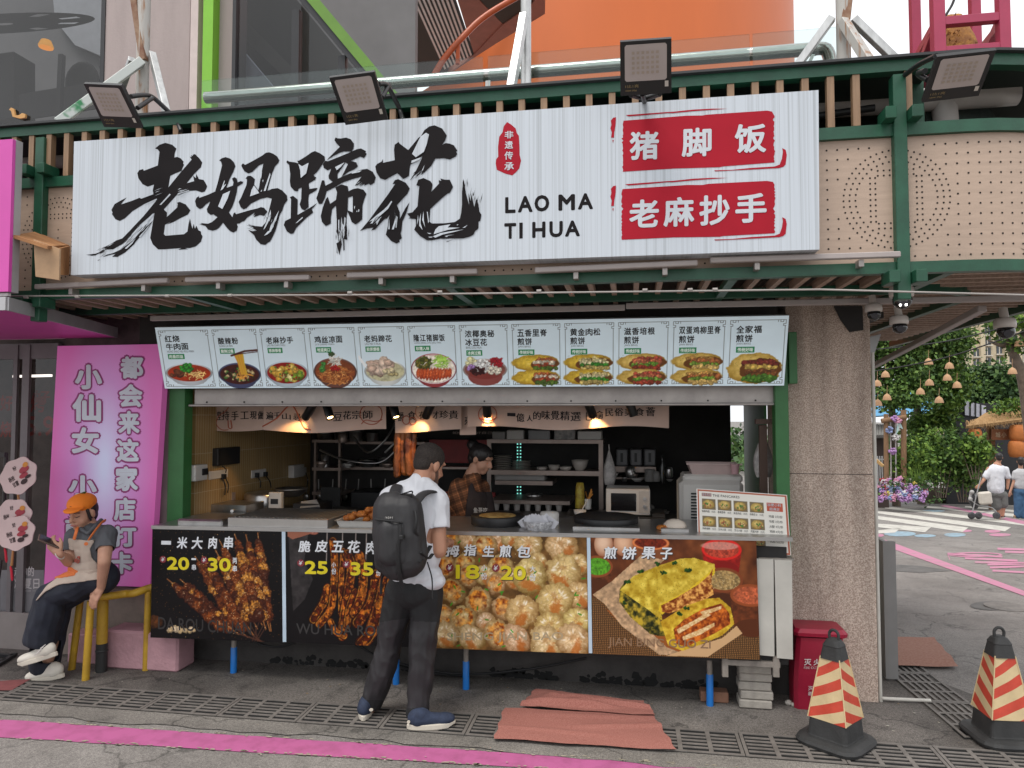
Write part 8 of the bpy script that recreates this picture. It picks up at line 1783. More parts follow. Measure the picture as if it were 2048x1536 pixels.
for k in range(16):a_=random.uniform(0,6.28);r_=random.uniform(0,24);c=w_(530+r_*math.cos(a_),580+r_*math.sin(a_)*1.2,yw-.128);mb.ell(c,.007,.004,.006,nu=6,nv=4)
mb.build('apron_print',M('dull_red_print',(.30,.07,.05),.8),wom);mb=MB();mb.cyl(w_(588,470,yw-.128),w_(588,470,yw-.135),.012,n=12);mb.build('badge',apo,wom)
# cap, hair, face
rot3=hrot2;grow('cap',[('e',H2((0,-.010,.070)),(.084,.104,.068),rot3),('e',H2((-.022,.098,.060)),(.064,.066,.010),rot3),('e',H2((-.028,.120,.053)),(.052,.050,.009),rot3)],capo,wom,.005,3)
mb=MB();q0=H2((0,-.01,.132));mb.add([q0,q0+Vector((.02,-.01,.018)),q0+Vector((.05,0,.026)),q0+Vector((.026,.01,.006))],[(0,1,2,3)],0);mb.tube([q0-Vector((0,0,.012)),q0+Vector((.004,0,.012))],.005,6);mb.build('cap_leaf',M('green_felt_leaf',(.05,.10,.03),.8),wom)
mb=MB();mb.tube(curve_pts([H2((-.012,.094,.075)),H2((.0,.096,.079)),H2((.014,.094,.076))],3),.002,5);mb.build('cap_stitching',M('dark_thread',(.05,.02,.01),.8),wom)
grow('hair',[('e',H2((0,-.035,.02)),(.082,.078,.085),rot3),('e',H2((0,-.075,-.03)),(.05,.045,.06),rot3),('c',H2((.070,.03,.03)),H2((.076,.018,-.045)),.011,.006),('c',H2((-.070,.03,.03)),H2((-.076,.018,-.05)),.012,.008),('l',[(H2((.0,-.10,-.02)),.03),(H2((.02,-.115,-.10)),.018),(H2((.03,-.10,-.15)),.008)])],hair2,wom,.005,3)
mb=MB()
for sx in (-1,1):mb.tube(curve_pts([H2((sx*.048,.078,.004)),H2((sx*.032,.092,-.002)),H2((sx*.014,.090,.002))],3),[.0016,.002,.0026,.003,.0026,.002,.0014][:7],6);mb.tube(curve_pts([H2((sx*.05,.08,.026)),H2((sx*.034,.096,.031)),H2((sx*.014,.097,.026))],3),.0028,6)
mb.build('eyebrow',hair2,wom);mb=MB();mb.tube(curve_pts([H2((-.024,.095,-.061)),H2((0,.105,-.059)),H2((.024,.095,-.061))],4),[.003,.004,.005,.006,.0065,.006,.005,.004,.003],8);mb.build('lips',M('lip_rose',(.34,.12,.10),.5),wom)
shoe(wom,w_(385,1235,yw-.12),(-1,-.15,-.30),shw,sole,k=.98)
a=w_(432,1352,yw-.02);shoe(wom,a+Vector((0,0,-.03)),(-1,-.1,-.17),shw,sole,k=1.0)
mb=MB()
for k in range(4):p=w_(235+14*k,1232-16*k,yw-.19);mb.bar(p,p+Vector((.045,-.01,.03)),.006,.004)
mb.build('shoelace',wpl,wom)
mb=MB();mb.tube([wr1+Vector((.022*math.cos(t),.03*math.sin(t),.024*math.sin(t)*.2-.03*math.cos(t))) for t in [6.283*k/16 for k in range(17)]],.003,6);mb.build('bracelet',wpl,wom)
ph=thing('phone',w_(345,455,yw-.25),'phone in a brown case held by the seated woman','phone');mb=MB();pa,pb=w_(262,424,yw-.30),w_(420,488,yw-.20);mb.bar(pa,pb,.075,.012,up=(0,-.5,1),bev=.004);mb.build('case',M('brown_phone_case',(.10,.06,.045),.45),ph);mb=MB();d=(pb-pa).normalized();n_=d.cross(Vector((0,-.5,1)).cross(d));n_=d.cross(d.cross(Vector((0,-.5,1)))).normalized()*-1;mb.bar(pa+d*.006+n_*.0068,pb-d*.006+n_*.0068,.066,.001,up=(0,-.5,1));mb.build('screen',cbk,ph)
# ------------------------------------------------------------------ the cook
yc=1.0
def c_(x,y,Y=yc):return P(x,y,Y)
cook=thing('person',(P(930,1060,yc).x,yc,0),'cook in brown plaid shirt and dark apron leaning over inside the kitchen','person')
def plaid():
    m=M('brown_plaid',(.16,.065,.03),.85);t=m.node_tree;b=t.nodes['Principled BSDF'];N=t.nodes.new;K=t.links.new;tcn=N('ShaderNodeTexCoord');out=None
    mp=N('ShaderNodeMapping');mp.inputs['Rotation'].default_value=(0,.35,0);K(tcn.outputs['Object'],mp.inputs[0])
    for d in ('X','Z'):
        for sc_,lo in ((4.2,.55),(8.5,.9)):
            wv=N('ShaderNodeTexWave');wv.bands_direction=d;wv.inputs['Scale'].default_value=sc_;K(mp.outputs[0],wv.inputs[0]);mr=N('ShaderNodeMapRange');mr.inputs[1].default_value=lo;mr.inputs[2].default_value=lo+.08;mr.inputs[3].default_value=1;mr.inputs[4].default_value=.55 if sc_ < 5 else 1.8;K(wv.outputs['Fac'],mr.inputs[0])
            if out is None:out=mr.outputs[0]
            else:mu=N('ShaderNodeMath');mu.operation='MULTIPLY';K(out,mu.inputs[0]);K(mr.outputs[0],mu.inputs[1]);out=mu.outputs[0]
    vm=N('ShaderNodeVectorMath');vm.operation='SCALE';vm.inputs[0].default_value=(.20,.075,.03);K(out,vm.inputs['Scale']);K(vm.outputs[0],b.inputs['Base Color']);return m
hc3=c_(962,918,yc);hp3,H3,r3=head(hc3,(.8,-.25,-.35),(.35,-.1,.93),.96);n3=c_(945,948,yc);sa_,sb_=c_(918,975,yc-.08),c_(962,975,yc+.10);tc_=c_(932,1010,yc);ea,wa_=c_(898,1030,yc-.10),c_(888,995,yc-.26)
grow('body',hp3+[('c',H3((0,-.02,-.06)),n3,.05,.055),('c',n3,tc_,.06,.12),('e',tc_,(.15,.14,.2)),('e',c_(925,1080,yc),(.16,.14,.2)),('l',[(sa_,.055),(ea,.04),(wa_,.028)]),('l',[(sb_,.055),(c_(975,1035,yc),.04),(c_(985,1040,yc-.2),.028)]),('c',c_(915,1100,yc),Vector((c_(915,1100,yc).x,yc,.05)),.10,.06)]+hand(wa_,(-.3,-.7,.2),(-.5,0,1),.95,.9),sk2,cook,.007,4)
ps_=grow('plaid_shirt',[('c',n3+Vector((0,0,-.03)),tc_,.07,.14),('e',tc_,(.168,.16,.21)),('e',c_(925,1075,yc),(.17,.155,.2)),('l',[(sa_,.075),(ea,.06),(ea+(wa_-ea)*.7,.045)]),('l',[(sb_,.07),(c_(975,1035,yc),.055)])],plaid(),cook,.008,4,.006,8)
overlay(ps_,'apron',M('dark_brown_apron',(.03,.02,.02),.85),cook,[(938,975),(944,965),(950,985),(990,985),(1000,1075),(928,1075),(932,1010)],.012)
mb=MB();txt(mb,'鱼哥吃',pxquad(947,1015,975,1026,yc-.2),.0);mb.build('apron_lettering',wpl,cook)
grow('hair',[('e',H3((0,-.02,.04)),(.084,.10,.082),r3),('e',H3((0,-.06,-.01)),(.06,.055,.065),r3),('e',H3((.0,-.115,.075)),(.05,.05,.045),r3),('c',H3((-.065,.02,.02)),H3((-.07,.01,-.03)),.014,.008)],hair2,cook,.006,3,.003,30)
# ================================================================== STREET BEHIND THE CORNER
def Gd(px_,py_):return G(px_,py_)
def small_person(label,hx,hy,fy,Y,kind):
    k=(Y+CAM_D)*1.0/CAM_F;t=thing('person',(P(hx,fy,Y).x,Y,P(hx,fy,Y).z),label,'person');q=lambda x,y,d=0.0:P(hx+x,hy+y,Y+d);H_=fy-hy
    s=H_/137.0;j=lambda x,y,d=0.0:q(x*s,y*s,d)
    hp,Hh,rt=head(j(0,1,0),(.35,.9,-.1),(0,0,1),1.0)
    if kind == 'm':
        grow('body',hp+[('c',Hh((0,-.02,-.06)),j(-4,18),.055,.06),('c',j(-4,18),j(-8,45),.1,.15),('e',j(-8,68),(.17,.12,.16)),('l',[(j(-22,26),.06),(j(-32,48),.045),(j(-42,60,-.1),.032)]),('l',[(j(14,26),.06),(j(20,50),.045),(j(18,68),.032)]),('l',[(j(-6,85),.09),(j(-1,108),.062),(j(0,130),.04)]),('l',[(j(8,85),.09),(j(9,106),.06),(j(8,126),.038)])]+hand(j(-42,60,-.1),(-.5,-.1,-.4),(0,-1,.5),1,.9),sk1,t,.012,3)
        grow('t_shirt',[('e',j(-6,35),(.21,.14,.2)),('e',j(-7,62),(.20,.15,.22)),('c',j(-6,30),j(-7,68),.185,.185),('l',[(j(-5,22),.07),(j(-20,28),.085),(j(-28,42),.08)]),('l',[(j(-3,22),.07),(j(14,27),.085),(j(19,42),.075)])],tee,t,.012,4,.008,6)
        grow('shorts',[('e',j(-4,80),(.19,.15,.13)),('c',j(-8,82),j(-5,106),.115,.115),('c',j(8,82),j(9,102),.115,.11)],M('grey_shorts',(.12,.12,.115),.85,var=.1),t,.012,3,.006,8)
        m_s=navy
        for x,y,dx in ((2,136,.5),(11,133,.5)):p=j(x,y);shoe(t,(p.x-.12,p.y,p.z-.0),(dx,.4,0),m_s,sole)
    else:
        grow('body',hp+[('c',Hh((0,-.02,-.06)),j(0,18),.05,.055),('e',j(0,40),(.15,.11,.2)),('l',[(j(-13,28),.05),(j(-16,50),.038),(j(-24,72),.028)]),('l',[(j(13,28),.05),(j(16,50),.038),(j(14,72),.028)]),('l',[(j(-5,80),.08),(j(-6,132),.045)]),('l',[(j(7,80),.08),(j(7,132),.045)])]+hand(j(-24,72),(-.2,0,-1),(0,-1,0),1,.4),sk2,t,.012,3)
        grow('t_shirt',[('e',j(0,38),(.18,.13,.2)),('e',j(0,56),(.17,.13,.14)),('c',j(0,30),j(0,58),.15,.15),('l',[(j(0,22),.06),(j(-12,28),.07),(j(-15,40),.065)]),('l',[(j(0,22),.06),(j(12,28),.07),(j(15,40),.065)])],M('pale_grey_tee',(.42,.42,.43),.85),t,.012,4,.006,7)
        grow('jeans',[('e',j(1,72),(.17,.14,.14)),('c',j(-5,78),j(-6,128),.105,.085),('c',j(7,78),j(7,130),.105,.085)],M('blue_denim',(.04,.10,.19),.85,var=.2,scale=8),t,.012,3,.01,7)
        for x in (-6,7):p=j(x,137);shoe(t,(p.x-.1,p.y-.02,p.z),(.7,.5,0),M('tan_shoe',(.30,.2,.12),.7),sole)
    grow('hair',[('e',Hh((0,-.02,.035)),(.086,.102,.088),rt),('e',Hh((0,-.06,-.02)),(.07,.055,.07 if kind == 'm' else .1),rt)],hair2,t,.012,3)
    return t
fpm=G(2001,1040);small_person('man in white t shirt and grey shorts pushing a stroller down the side street',1998,914,1041,fpm.y,'m')
fpw=G(2040,1038);small_person('woman in grey top and blue jeans walking at the right edge',2041,922,1038,fpw.y+.2,'f')
# stroller
YSt=fpm.y-.1;sx=lambda x,y,d=0.0:P(x,y,YSt+d)
sp_=thing('stroller',sx(1965,1036),'baby stroller with black frame and a pale bag on it','stroller');frm=M('stroller_frame',(.05,.05,.055),.4);smet=M('stroller_metal',(.4,.4,.4),.35,metal=.7)
for d in (-.2,.2):
    mb=MB();mb.tube(curve_pts([sx(1962,955,d),sx(1953,990,d),sx(1948,1012,d),sx(1944,1028,d)],4),.014,8);mb.tube(curve_pts([sx(1942,1000,d),sx(1956,1010,d),sx(1985,1016,d),sx(1996,1030,d)],4),.013,8);mb.tube([sx(1944,1028,d),sx(1990,1022,d)],.012,6);mb.build('frame_side',smet,sp_)
    for x in (1943,1957,1993):c=sx(x,1031,d);mb=MB();mb.lathe(c-Vector((0,.02,0)),[(.035,0),(.085,0),(.09,.02),(.085,.04),(.035,.04)],18,axis=(0,1,0));mb.cyl(c-Vector((0,.015,0)),c+Vector((0,.015,0)),.034,n=12);mb.build('wheel',frm,sp_)
mb=MB();mb.tube([sx(1962,955,-.2),sx(1962,955,.2)],.018,8);mb.build('handle',frm,sp_)
grow('seat',[('c',sx(1950,995),sx(1975,1003),.12,.1),('c',sx(1945,1000),sx(1950,1012),.1,.08)],frm,sp_,.02,3);grow('canopy_fold',[('c',sx(1944,984,-.15),sx(1944,984,.15),.055,.055),('c',sx(1941,998,-.15),sx(1941,998,.15),.05,.05),('c',sx(1944,984),sx(1941,998),.05,.05)],M('stroller_grey',(.35,.34,.33),.7),sp_,.02,3)
_p=sx(1970,996,-.25);MB().obox(_p,(1,0,.1),(0,1,0),.15,.07,.16,0,.04).build('hanging_bag',M('cream_bag',(.52,.48,.42),.7),sp_)
# ---- foliage
def leafmats(tag_,cols):return [M(f'leaf_{tag_}_{"abcd"[i]}',c,.6,var=.25,scale=3,spec=.3) for i,c in enumerate(cols)]
LM=leafmats('mid',[(.055,.115,.022),(.09,.17,.035),(.14,.23,.05),(.03,.065,.016)]);LD=leafmats('deep',[(.04,.085,.025),(.055,.115,.03),(.085,.15,.038),(.022,.05,.016)]);LY=leafmats('bright',[(.11,.20,.03),(.17,.27,.045),(.075,.145,.025),(.04,.09,.018)])
def leaves(mb,c,rad,n,size,seed,nclump=14,nm=4,droop=.3):
    q=np.random.default_rng(seed);cl=[]
    for k in range(nclump):
        v=q.normal(size=3);v /= np.linalg.norm(v);cl.append(np.array(c)+v*np.array(rad)*q.uniform(.25,.9));
    for k in range(n):
        b=cl[q.integers(nclump)];v=q.normal(size=3)*.36;p=b+v*np.array(rad)*.62;
        d=q.normal(size=3);d[2] -= droop;d /= np.linalg.norm(d);s_=np.cross(d,q.normal(size=3));s_ /= np.linalg.norm(s_)+1e-6;L_=size*q.uniform(.6,1.4);w_=L_*.32;m=int(min(nm-1,q.integers(nm)))
        n0=len(mb.v);mb.v += [tuple(p),tuple(p+d*L_*.5+s_*w_),tuple(p+d*L_),tuple(p+d*L_*.5-s_*w_)];mb.f.append((n0,n0+1,n0+2,n0+3));mb.mi.append(m);mb.sm.append(False)
bark=M('grey_bark',(.13,.10,.075),.9,var=.35,scale=9,bump=.6,bscale=30)
def tree(label,trunk,crowns,mats_,n,size,seed,limbs=()):
    t=thing('tree',Vector(trunk[0][0]),label,'tree',None);mb=MB();mb.tube(curve_pts([p for p,r in trunk],4),[r for r in np.interp(np.linspace(0,len(trunk)-1,(len(trunk)-1)*4+1),range(len(trunk)),[r for p,r in trunk])],10)
    for l_ in limbs:mb.tube(curve_pts(l_,4),[.07*(1-.8*i/(len(l_)*4-4)) for i in range((len(l_)-1)*4+1)],7)
    mb.build('trunk',bark,t);mb=MB()
    for i,(c,r_,w) in enumerate(crowns):leaves(mb,c,r_,int(n*w),size,seed+i,16)
    mb.build('crown',mats_,t);return t
b=lambda x,y,Y:P(x,y,Y)
Yt=21.0;g0y=gz(0,Yt)
tree('large leafy tree just right of the pillar, bell lampshades in its branches',[(Vector((b(1788,800,Yt).x,Yt,g0y)),.14),(b(1786,860,Yt),.12),(b(1782,790,Yt),.10),(b(1775,700,Yt),.06)],[(b(1765,725,Yt),(1.8,1.4,1.8),1.3),(b(1815,690,Yt),(1.6,1.3,1.2),1.2),(b(1765,640,Yt),(1.6,1.2,1.2),.8),(b(1855,680,Yt+.6),(1.2,1.2,1.0),.9),(b(1805,790,Yt-.6),(1.2,.8,.55),.5)],LM,5200,.13,41,[[b(1782,790,Yt),b(1800,765,Yt),b(1825,740,Yt)],[b(1782,790,Yt),b(1760,740,Yt),b(1750,700,Yt)]])
Yt2=22.5
tree('second leafy tree with a forked trunk, in the middle of the green gap',[(Vector((b(1838,800,Yt2).x,Yt2,gz(0,Yt2))),.15),(b(1836,850,Yt2),.13),(b(1835,780,Yt2),.10),(b(1850,700,Yt2),.05)],[(b(1868,735,Yt2),(1.2,1.2,1.1),1.0),(b(1905,690,Yt2),(.9,1.0,.9),.7),(b(1888,800,Yt2),(.8,.8,1.0),.7),(b(1850,850,Yt2),(.8,.7,.7),.5),(b(1890,640,Yt2),(.9,1,.7),.5)],LY,4600,.14,47,[[b(1836,800,Yt2),b(1860,760,Yt2),b(1885,720,Yt2)],[b(1835,790,Yt2),b(1815,750,Yt2),b(1790,715,Yt2)]])
Yt3=27.0
tree('round dark green tree in front of the beige tower',[(Vector((b(1975,800,Yt3).x,Yt3,gz(0,Yt3))),.2),(b(1975,830,Yt3),.15),(b(1975,770,Yt3),.08)],[(b(1972,772,Yt3),(1.3,1.3,.9),1.2),(b(1945,788,Yt3),(1.4,1.4,.8),.9),(b(2005,800,Yt3),(1.3,1.3,.6),.8)],LD,4200,.16,53)
Yt4=12.5
tree('slim grey tree trunk with sparse leaves at the right edge',[(Vector((b(2075,800,Yt4).x,Yt4,gz(0,Yt4))),.14),(b(2052,790,Yt4),.12),(b(2032,720,Yt4),.10),(b(2018,690,Yt4),.07),(b(2005,655,Yt4),.04)],[(b(2035,640,Yt4),(.7,.6,.35),.5),(b(2040,690,Yt4),(.5,.4,.3),.25),(b(2000,650,Yt4),(.4,.4,.25),.2)],LY,900,.13,59,[[b(2028,715,Yt4),b(2040,680,Yt4),b(2060,650,Yt4)],[b(2018,690,Yt4),b(1998,690,Yt4),b(1975,680,Yt4)]])
# hedge, shrubs in the planters, vines on the hut
def shrub(label,c,r_,n,size,mats_,seed,stem=True):
    t=thing('shrub',(c[0],c[1],gz(0,c[1])),label,'shrub','shrubs along the street planters');mb=MB();leaves(mb,c,r_,n,size,seed,12);mb.build('foliage',mats_,t);mb=MB()
    for k in range(5):mb.tube([(c[0]+.06*(k-2),c[1],max(gz(0,c[1])+.25,c[2]-r_[2]*1.4)),(c[0]+.18*(k-2),c[1]+.05*(k % 2),c[2])],[.02,.008],6)
    mb.build('stem',bark,t)
Yh=18.9
for k,(x,y,rx,rz,n,mm) in enumerate(((1835,935,.55,.65,1300,LY),(1880,915,.7,.7,1800,LM),(1925,930,.7,.75,1900,LM),(1950,900,.5,.5,900,LY),(1850,890,.4,.4,600,LY))):shrub(['spiky bright shrub nearest the flower mound','broad green shrub in the middle planters','dense green shrub behind the stroller','light green shrub under the thatched roof','wispy shrub above the spiky one'][k],b(x,y,Yh+.3*(k % 3)),(rx*1.25,.6,rz*1.25),int(n*1.6),.12,mm,70+k)
mb=MB();q=np.random.default_rng(77)
for k in range(60):c=b(1830+q.uniform(-16,16),965,Yh-.5);a=q.uniform(-1.2,1.2);L_=q.uniform(.4,.8);p1=c+Vector((math.sin(a)*L_*.6,q.uniform(-.2,.2),math.cos(a)*L_));mb.add([c,c+Vector((.02,0,0)),p1],[(0,1,2)],int(q.integers(3)))
tag(mb.build('grass_tuft',LY),'tuft of long bright grass blades beside the flower mound','plant')
potm=M('worn_wood_planter',(.11,.085,.07),.85,var=.3,scale=7)
for k,x in enumerate((1868,1897,1928,1845)):
    g=G(x,1009-(2 if k != 3 else 8));r_=.30;mb=MB();mb.lathe((g.x,g.y+.1,g.z),[(0,0),(r_*.8,0),(r_,.48),(r_*1.05,.52),(r_*.95,.52),(r_*.9,.48),(0,.47)],18);tag(mb.build('planter',potm),'worn brown round planter, '+['second from the flower mound','third from the flower mound','nearest the stroller','nearest the flower mound'][k],'planter','planters along the street')
# hydrangea mound with individual heads
hyd=[M('hydrangea_'+n_,c,.7,var=.2,scale=30) for n_,c in (('lilac',(.36,.20,.42)),('pink',(.48,.22,.32)),('blue',(.22,.27,.45)),('white',(.52,.50,.50)),('yellow',(.48,.38,.08)),('red',(.40,.04,.05)))]
random.seed(9);Yf=18.1;mb0=MB()
fl=thing('flower_mound',G(1805,1002),'mound of lilac, pink and blue hydrangeas at the pillar side of the street','flowers');mbs=MB();leaves(mbs,b(1805,985,Yf+.1),(.95,.3,.35),500,.1,91,10);mbs.build('foliage',LD,fl)
for k in range(88):
    t_=random.random();x=1742+115*t_;top=955+22*abs((t_-.45))+(14 if t_ > .8 else 0);y=top+(1000-top)*random.random();c=b(x,y,Yf-.05+.3*(1-(y-top)/(1000-top+1))-.1);r_=random.uniform(.065,.105);mb=MB()
    for j in range(16):a1_,a2=random.uniform(0,6.28),random.uniform(-1,1);s_=math.sqrt(1-a2*a2);mb.ell(c+Vector((s_*math.cos(a1_),s_*math.sin(a1_),a2))*r_*.75,r_*.34,r_*.34,r_*.3,nu=6,nv=4)
    mb.build('flower_head',random.choices(hyd,(5,4,3,3,.7,.6))[0],fl)
# swing frame with flowers and ribbons
logm=M('log_post',(.20,.115,.06),.85,var=.3,scale=6,stretch=(6,6,1))
sw_=thing('swing_frame',G(1790,960),'log swing frame dressed with flowers and ribbons','swing');Yw=18.6
for x,y0,y1,r_ in ((1772,828,985,.075),(1807,820,985,.085)):mb=MB();mb.tube([b(x+1,y1,Yw),b(x,y0,Yw)],[r_,r_*.9],12);mb.build('post',logm,sw_)
mb=MB();mb.tube([b(1763,842,Yw-.05),b(1812,834,Yw-.05)],.075,12);mb.build('crossbeam',logm,sw_)
for x in (1781,1791):mb=MB();mb.tube([b(x,840,Yw),b(x+1,960,Yw)],.018,6);mb.build('swing_rope',M('white_rope',(.5,.47,.45),.8),sw_)
for k,(x,y) in enumerate(((1789,838),(1796,842),(1779,860),(1791,875),(1785,902))):
    mb=MB()
    for j in range(18):a1_,a2=random.uniform(0,6.28),random.uniform(-1,1);s_=math.sqrt(1-a2*a2);mb.ell(b(x,y,Yw-.12)+Vector((s_*math.cos(a1_),s_*math.sin(a1_),a2))*.085,.04,.04,.034,nu=6,nv=4)
    mb.build('flower_head',hyd[k % 4],sw_)
for pts in ([(1797,845),(1801,856),(1806,858),(1802,848)],[(1798,845),(1797,862),(1792,870),(1794,852)]):mb=MB();mb.poly([b(x,y,Yw-.15) for x,y in pts],0,(0,.01,0));mb.build('ribbon',M('teal_ribbon',(.35,.5,.5),.6),sw_)
# tiled hut, white picket rail and sloping timber behind the pillar edge
tileg=M('grey_roof_tile',(.17,.165,.155),.8,var=.3,scale=14)
ht=thing('tiled_hut',G(1750,955),'small hut with grey tiled roof just right of the pillar','hut');Yg=20
mb=MB()
for k in range(16):mb.tube([b(1700+5*k,848+.2*k,Yg+.8),b(1700+5*k,872,Yg-.3)],.045,6)
mb.poly([b(1690,850,Yg+.85),b(1690,873,Yg-.28),b(1778,873,Yg-.28),b(1778,850,Yg+.85)],0,(0,0,-.05));auto_normals(mb.build('roof',tileg,ht));mb=MB();p0,p1=b(1690,955,Yg),b(1775,874,Yg);mb.box((p0.x,Yg,gz(0,Yg)),(p1.x,Yg+1,p1.z));mb.build('wall',M('hut_wall_dark',(.07,.05,.045),.8),ht)
mb=MB()
for k in range(8):p,p1=b(1738+4.5*k,955,19.4),b(1738+4.5*k,912,19.4);mb.box((p.x-.014,19.4,p.z-.3),(p.x+.014,19.42,p1.z))
p=b(1743,920,19.4);mb.box((p.x-.3,19.421,p.z),(p.x+.5,19.44,p.z+.04));tag(mb.build('picket_rail',M('rail_white',(.45,.46,.47),.6)),'white picket rail behind the log swing','rail')
mb=MB();mb.bar(b(1738,908,13.2),b(1766,932,13.0),.06,.06);tag(mb.build('timber_prop',M('yellow_timber',(.42,.26,.10),.7)),'sloping yellow timber prop beside the pillar edge','timber')
# dark fence with white notice, blue roof sheet
fnc=thing('site_fence',b(1980,880,24),'dark site fence with a white notice panel behind the trees','fence');mb=MB();p0,p1=b(1890,855,23),b(2075,850,22);zt7=b(1900,806,23).z;mb.box((p0.x,23,gz(0,23)),(p1.x+2,23.1,zt7));mb.build('panel',M('black_hoarding',(.012,.012,.015),.5),fnc)
mb=MB();slab(mb,[b(1930,830,22.9),b(1972,836,22.9),b(1972,812,22.9),b(1930,801,22.9)],.03);mb.build('notice',M('white_notice',(.55,.55,.62),.5),fnc)
mb=MB()
for k in range(1,4):x=1930+10.5*k;mb.bar(b(x,801+2.7*k,22.88),b(x,830+1.5*k,22.88),.05,.01)
mb.build('notice_bar',fnc and M('bar_black',(.02,.02,.02),.5),fnc)
mb=MB();slab(mb,[b(1700,835,26),b(1860,825,26),b(1885,785,27),b(1700,775,27)],.08);auto_normals(mb.build('blue_roof',M('blue_roof_sheet',(.10,.32,.55),.5,var=.15)));tag(bpy.data.objects['blue_roof'],'bright blue sheet roof glimpsed between the tree trunks','roof')
mb=MB();slab(mb,[b(1815,925,20.6),b(1990,900,20.6),b(1980,880,21.6),b(1880,884,21.6)],.04);auto_normals(mb.build('parasol_cloth',M('sand_canvas',(.46,.36,.24),.8)));tag(bpy.data.objects['parasol_cloth'],'sand coloured canvas awning behind the shrubs','awning')
# thatched gate with lanterns
Yr=20.0;gt=thing('thatched_gate',G(2000,1000),'thatched timber gate with a carved sign board at the right edge','gate');thm=M('straw_thatch',(.30,.17,.07),.95,scale=18,col2=(.42,.27,.13),thr=(.35,.65),stretch=(6,1,2),bump=.8,bscale=50);woodd=M('dark_gate_timber',(.16,.075,.03),.8,var=.3)
mb=MB();mb.poly([b(1932,852,Yr-.7),b(1985,846,Yr-.7),b(2048,838,Yr-.7),b(2110,842,Yr-.7),b(2110,800,Yr+.2),b(2015,812,Yr+.2),b(1970,826,Yr+.2)],0,(0,.05,-.08));q=np.random.default_rng(8)
for k in range(900):t_=q.random();c=b(1932+175*t_,850-12*t_+q.uniform(-24,5)*min(1,.4+t_),Yr-.72+q.uniform(0,.5));d=Vector((q.uniform(-.1,.1),-.1,-q.uniform(.08,.22)));mb.add([c,c+Vector((.012,0,0)),c+d],[(0,1,2)])
auto_normals(mb.build('thatch',thm,gt))
for x,w_ in ((1984,.09),(2062,.09)):p=b(x,870,Yr);mb=MB();mb.box((p.x-w_,Yr,gz(0,Yr)),(p.x+w_,Yr+.16,p.z+.3));mb.build('post',woodd,gt)
mb=MB();slab(mb,[b(1984,880,Yr-.2),b(2036,880,Yr-.2),b(2036,858,Yr-.2),b(1984,858,Yr-.2)],.05);sg=mb.build('sign_board',M('carved_board',(.26,.10,.04),.7),gt);mb=MB()
for ch,x in (('小',2008),('城',1996)):txt(mb,ch,pxquad(x-5,864,x+5,875,Yr-.21),.02)
mb.build('lettering',M('board_letter',(.48,.36,.24),.7),gt)
mb=MB();leaves(mb,b(2030,815,Yr-.3),(.9,.4,.35),700,.11,95,10);mb.build('vine',LY,gt)
lanm=M('orange_lantern_paper',(.42,.135,.03),.75,var=.2,scale=6)
for k,(x,y,r_,l_) in enumerate(((1950,871,11,'upper left orange lantern under the thatch eave'),(1950,902,11,'lower left orange lantern above the stroller'),(2035,866,13,'upper right orange lantern on the gate'),(2033,898,13,'lower right orange lantern over the walking couple'))):
    c=b(x,y,Yr-.5);kk=(Yr+4)/CAM_F;t=thing('lantern',c,l_,'lantern','orange lanterns on the gate');mb=MB();R_=r_*kk;mb.lathe(c,[(R_*.55,-R_*1.15),(R_*.8,-R_*1.1),(R_,-R_*.6),(R_*1.02,0),(R_,R_*.6),(R_*.8,R_*1.1),(R_*.55,R_*1.15)],20);mb.build('shade',lanm,t);mb=MB();mb.tube([c+Vector((0,0,R_*1.15)),c+Vector((0,0,R_*1.9))],.008,5);mb.lathe(c,[(R_*.5,R_*1.12),(R_*.55,R_*1.25),(0,R_*1.3)],12);mb.build('cap',woodd,t)
# bell shaped straw lampshades strung over the street
strw=M('straw_bell',(.44,.27,.15),.85,var=.15,scale=20);random.seed(3)
bl=((475,570),(535,655),(478,690),(525,515),(790,437),(795,565),(740,620),(918,462),(905,535),(965,580),(855,672),(1305,495),(1345,325))
bn=['left, middle height','just above the log swing, right one','lowest at the pillar edge','highest at the left','high up in the middle of the tree','middle of the tree, below the high one','in front of the forked trunk','high up toward the tower','half hidden in leaves below the high one','nearest the beige tower edge','lowest, above the dark fence','hanging in front of the tower by the grey trunk','topmost at the right edge']
for (zx,zy),n_ in zip(bl,bn):
    x,y=1600+zx/3.071,580+zy/3.071;Yb_=11.5+random.uniform(-.5,1);c=b(x,y+7,Yb_);kk=(Yb_+4.5)/CAM_F*7.2;mb=MB();mb.lathe(c,[(kk*1.05,0),(kk,kk*.35),(kk*.85,kk*1.0),(kk*.55,kk*1.4),(.02,kk*1.6),(.01,kk*1.75)],16);mb.tube([c+Vector((0,0,kk*1.7)),c+Vector((.01,0,kk*1.7+.18))],.004,4);tag(mb.build('bell_lampshade',strw),'straw bell lampshade over the street, '+n_,'lampshade','straw bell lampshades')
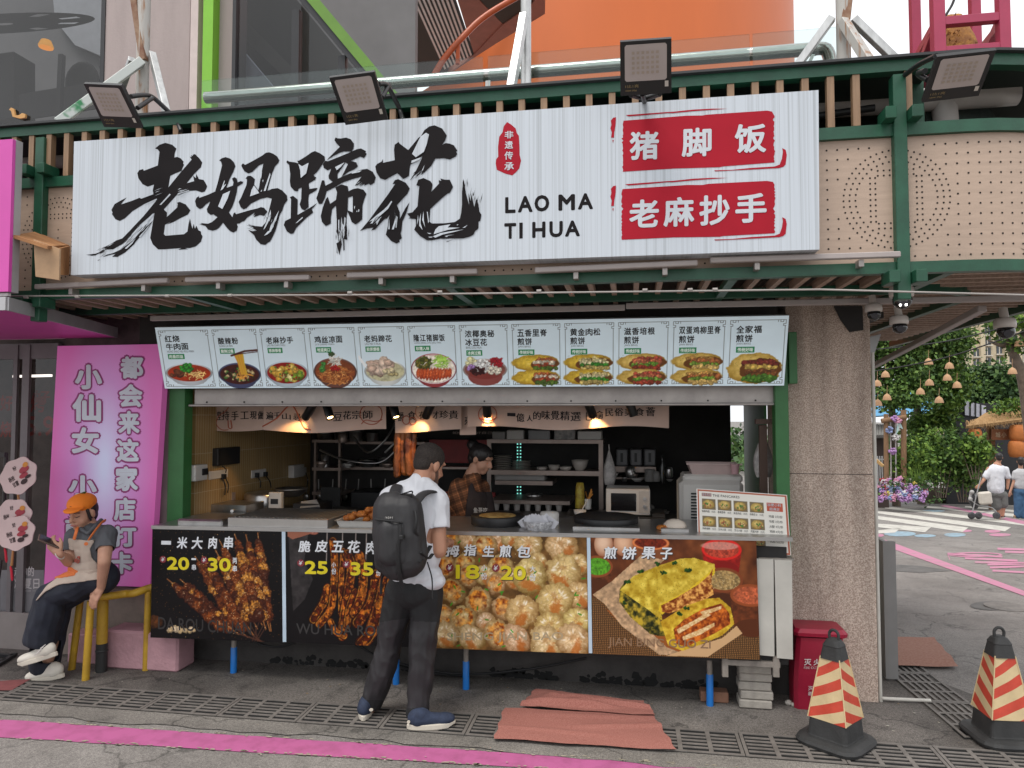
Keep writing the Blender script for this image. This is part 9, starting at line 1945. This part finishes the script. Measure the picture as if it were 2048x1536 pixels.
for (p,q_) in (((1735,745,11.5),(2070,655,10)),((1740,700,12),(2060,640,12))):mb=MB();mid=(b(*p)+b(*q_))/2-Vector((0,0,.12));mb.tube(curve_pts([b(*p),mid,b(*q_)],8),.014,5);tag(mb.build('street_cable',blkm),'thin black cable crossing the gap, '+('lower one' if p[1] > 720 else 'upper one'),'cable')
# beige apartment tower
Ya=75.0;ap=thing('apartment_tower',b(2010,800,Ya),'beige apartment tower with rows of windows far behind the trees','building');kx=(Ya+4.5)/CAM_F
bm=M('beige_tower_wall',(.50,.42,.29),.85,var=.06,scale=.3);wm=M('tower_window',(.05,.06,.07),.2);sm_=M('tower_sill',(.55,.5,.42),.8);p0,p1=b(1938,800,Ya),b(2130,560,Ya)
mb=MB();mb.box((p0.x,Ya,-2),(p1.x,Ya+14,b(2000,520,Ya).z));mb.build('wall',bm,ap)
for r_ in range(9):
    for k,x in enumerate((1952,1974,1998,2024,2046)):
        y=665+20.5*r_-.12*(x-1950)
        if y > 830 or (k == 0 and r_ < 2):continue
        w_=9 if k % 2 == 0 else 12;c=b(x,y,Ya);mb=MB();mb.box((c.x-w_*kx/2,Ya-.06,c.z-.38),(c.x+w_*kx/2,Ya-.01,c.z+.42));f_=mb.build('window',wm,ap);mb=MB();mb.box((c.x-w_*kx/2-.08,Ya-.25,c.z-.50),(c.x+w_*kx/2+.08,Ya-.01,c.z-.385));mb.box((c.x-.04,Ya-.09,c.z-.36),(c.x+.04,Ya-.062,c.z+.4));mb.build('sill',sm_,f_)
for x in (1963,2010,2036):c=b(x,700,Ya);mb=MB();mb.box((c.x-.2,Ya-.4,-2),(c.x+.2,Ya-.02,b(2000,525,Ya).z));mb.build('pier',bm,ap)
# backdrop block of trees far away so that no bare horizon shows
mb=MB();q=np.random.default_rng(5)
for k in range(26):leaves(mb,(float(q.uniform(-8,30)),float(q.uniform(40,55)),float(q.uniform(-2.4,-.6))),(3.0,2.5,2.0),420,.5,200+k,8)
tag(mb.build('distant_trees',LD),kind='stuff');bpy.data.objects['distant_trees']['label']='distant mass of dark green trees closing the street'
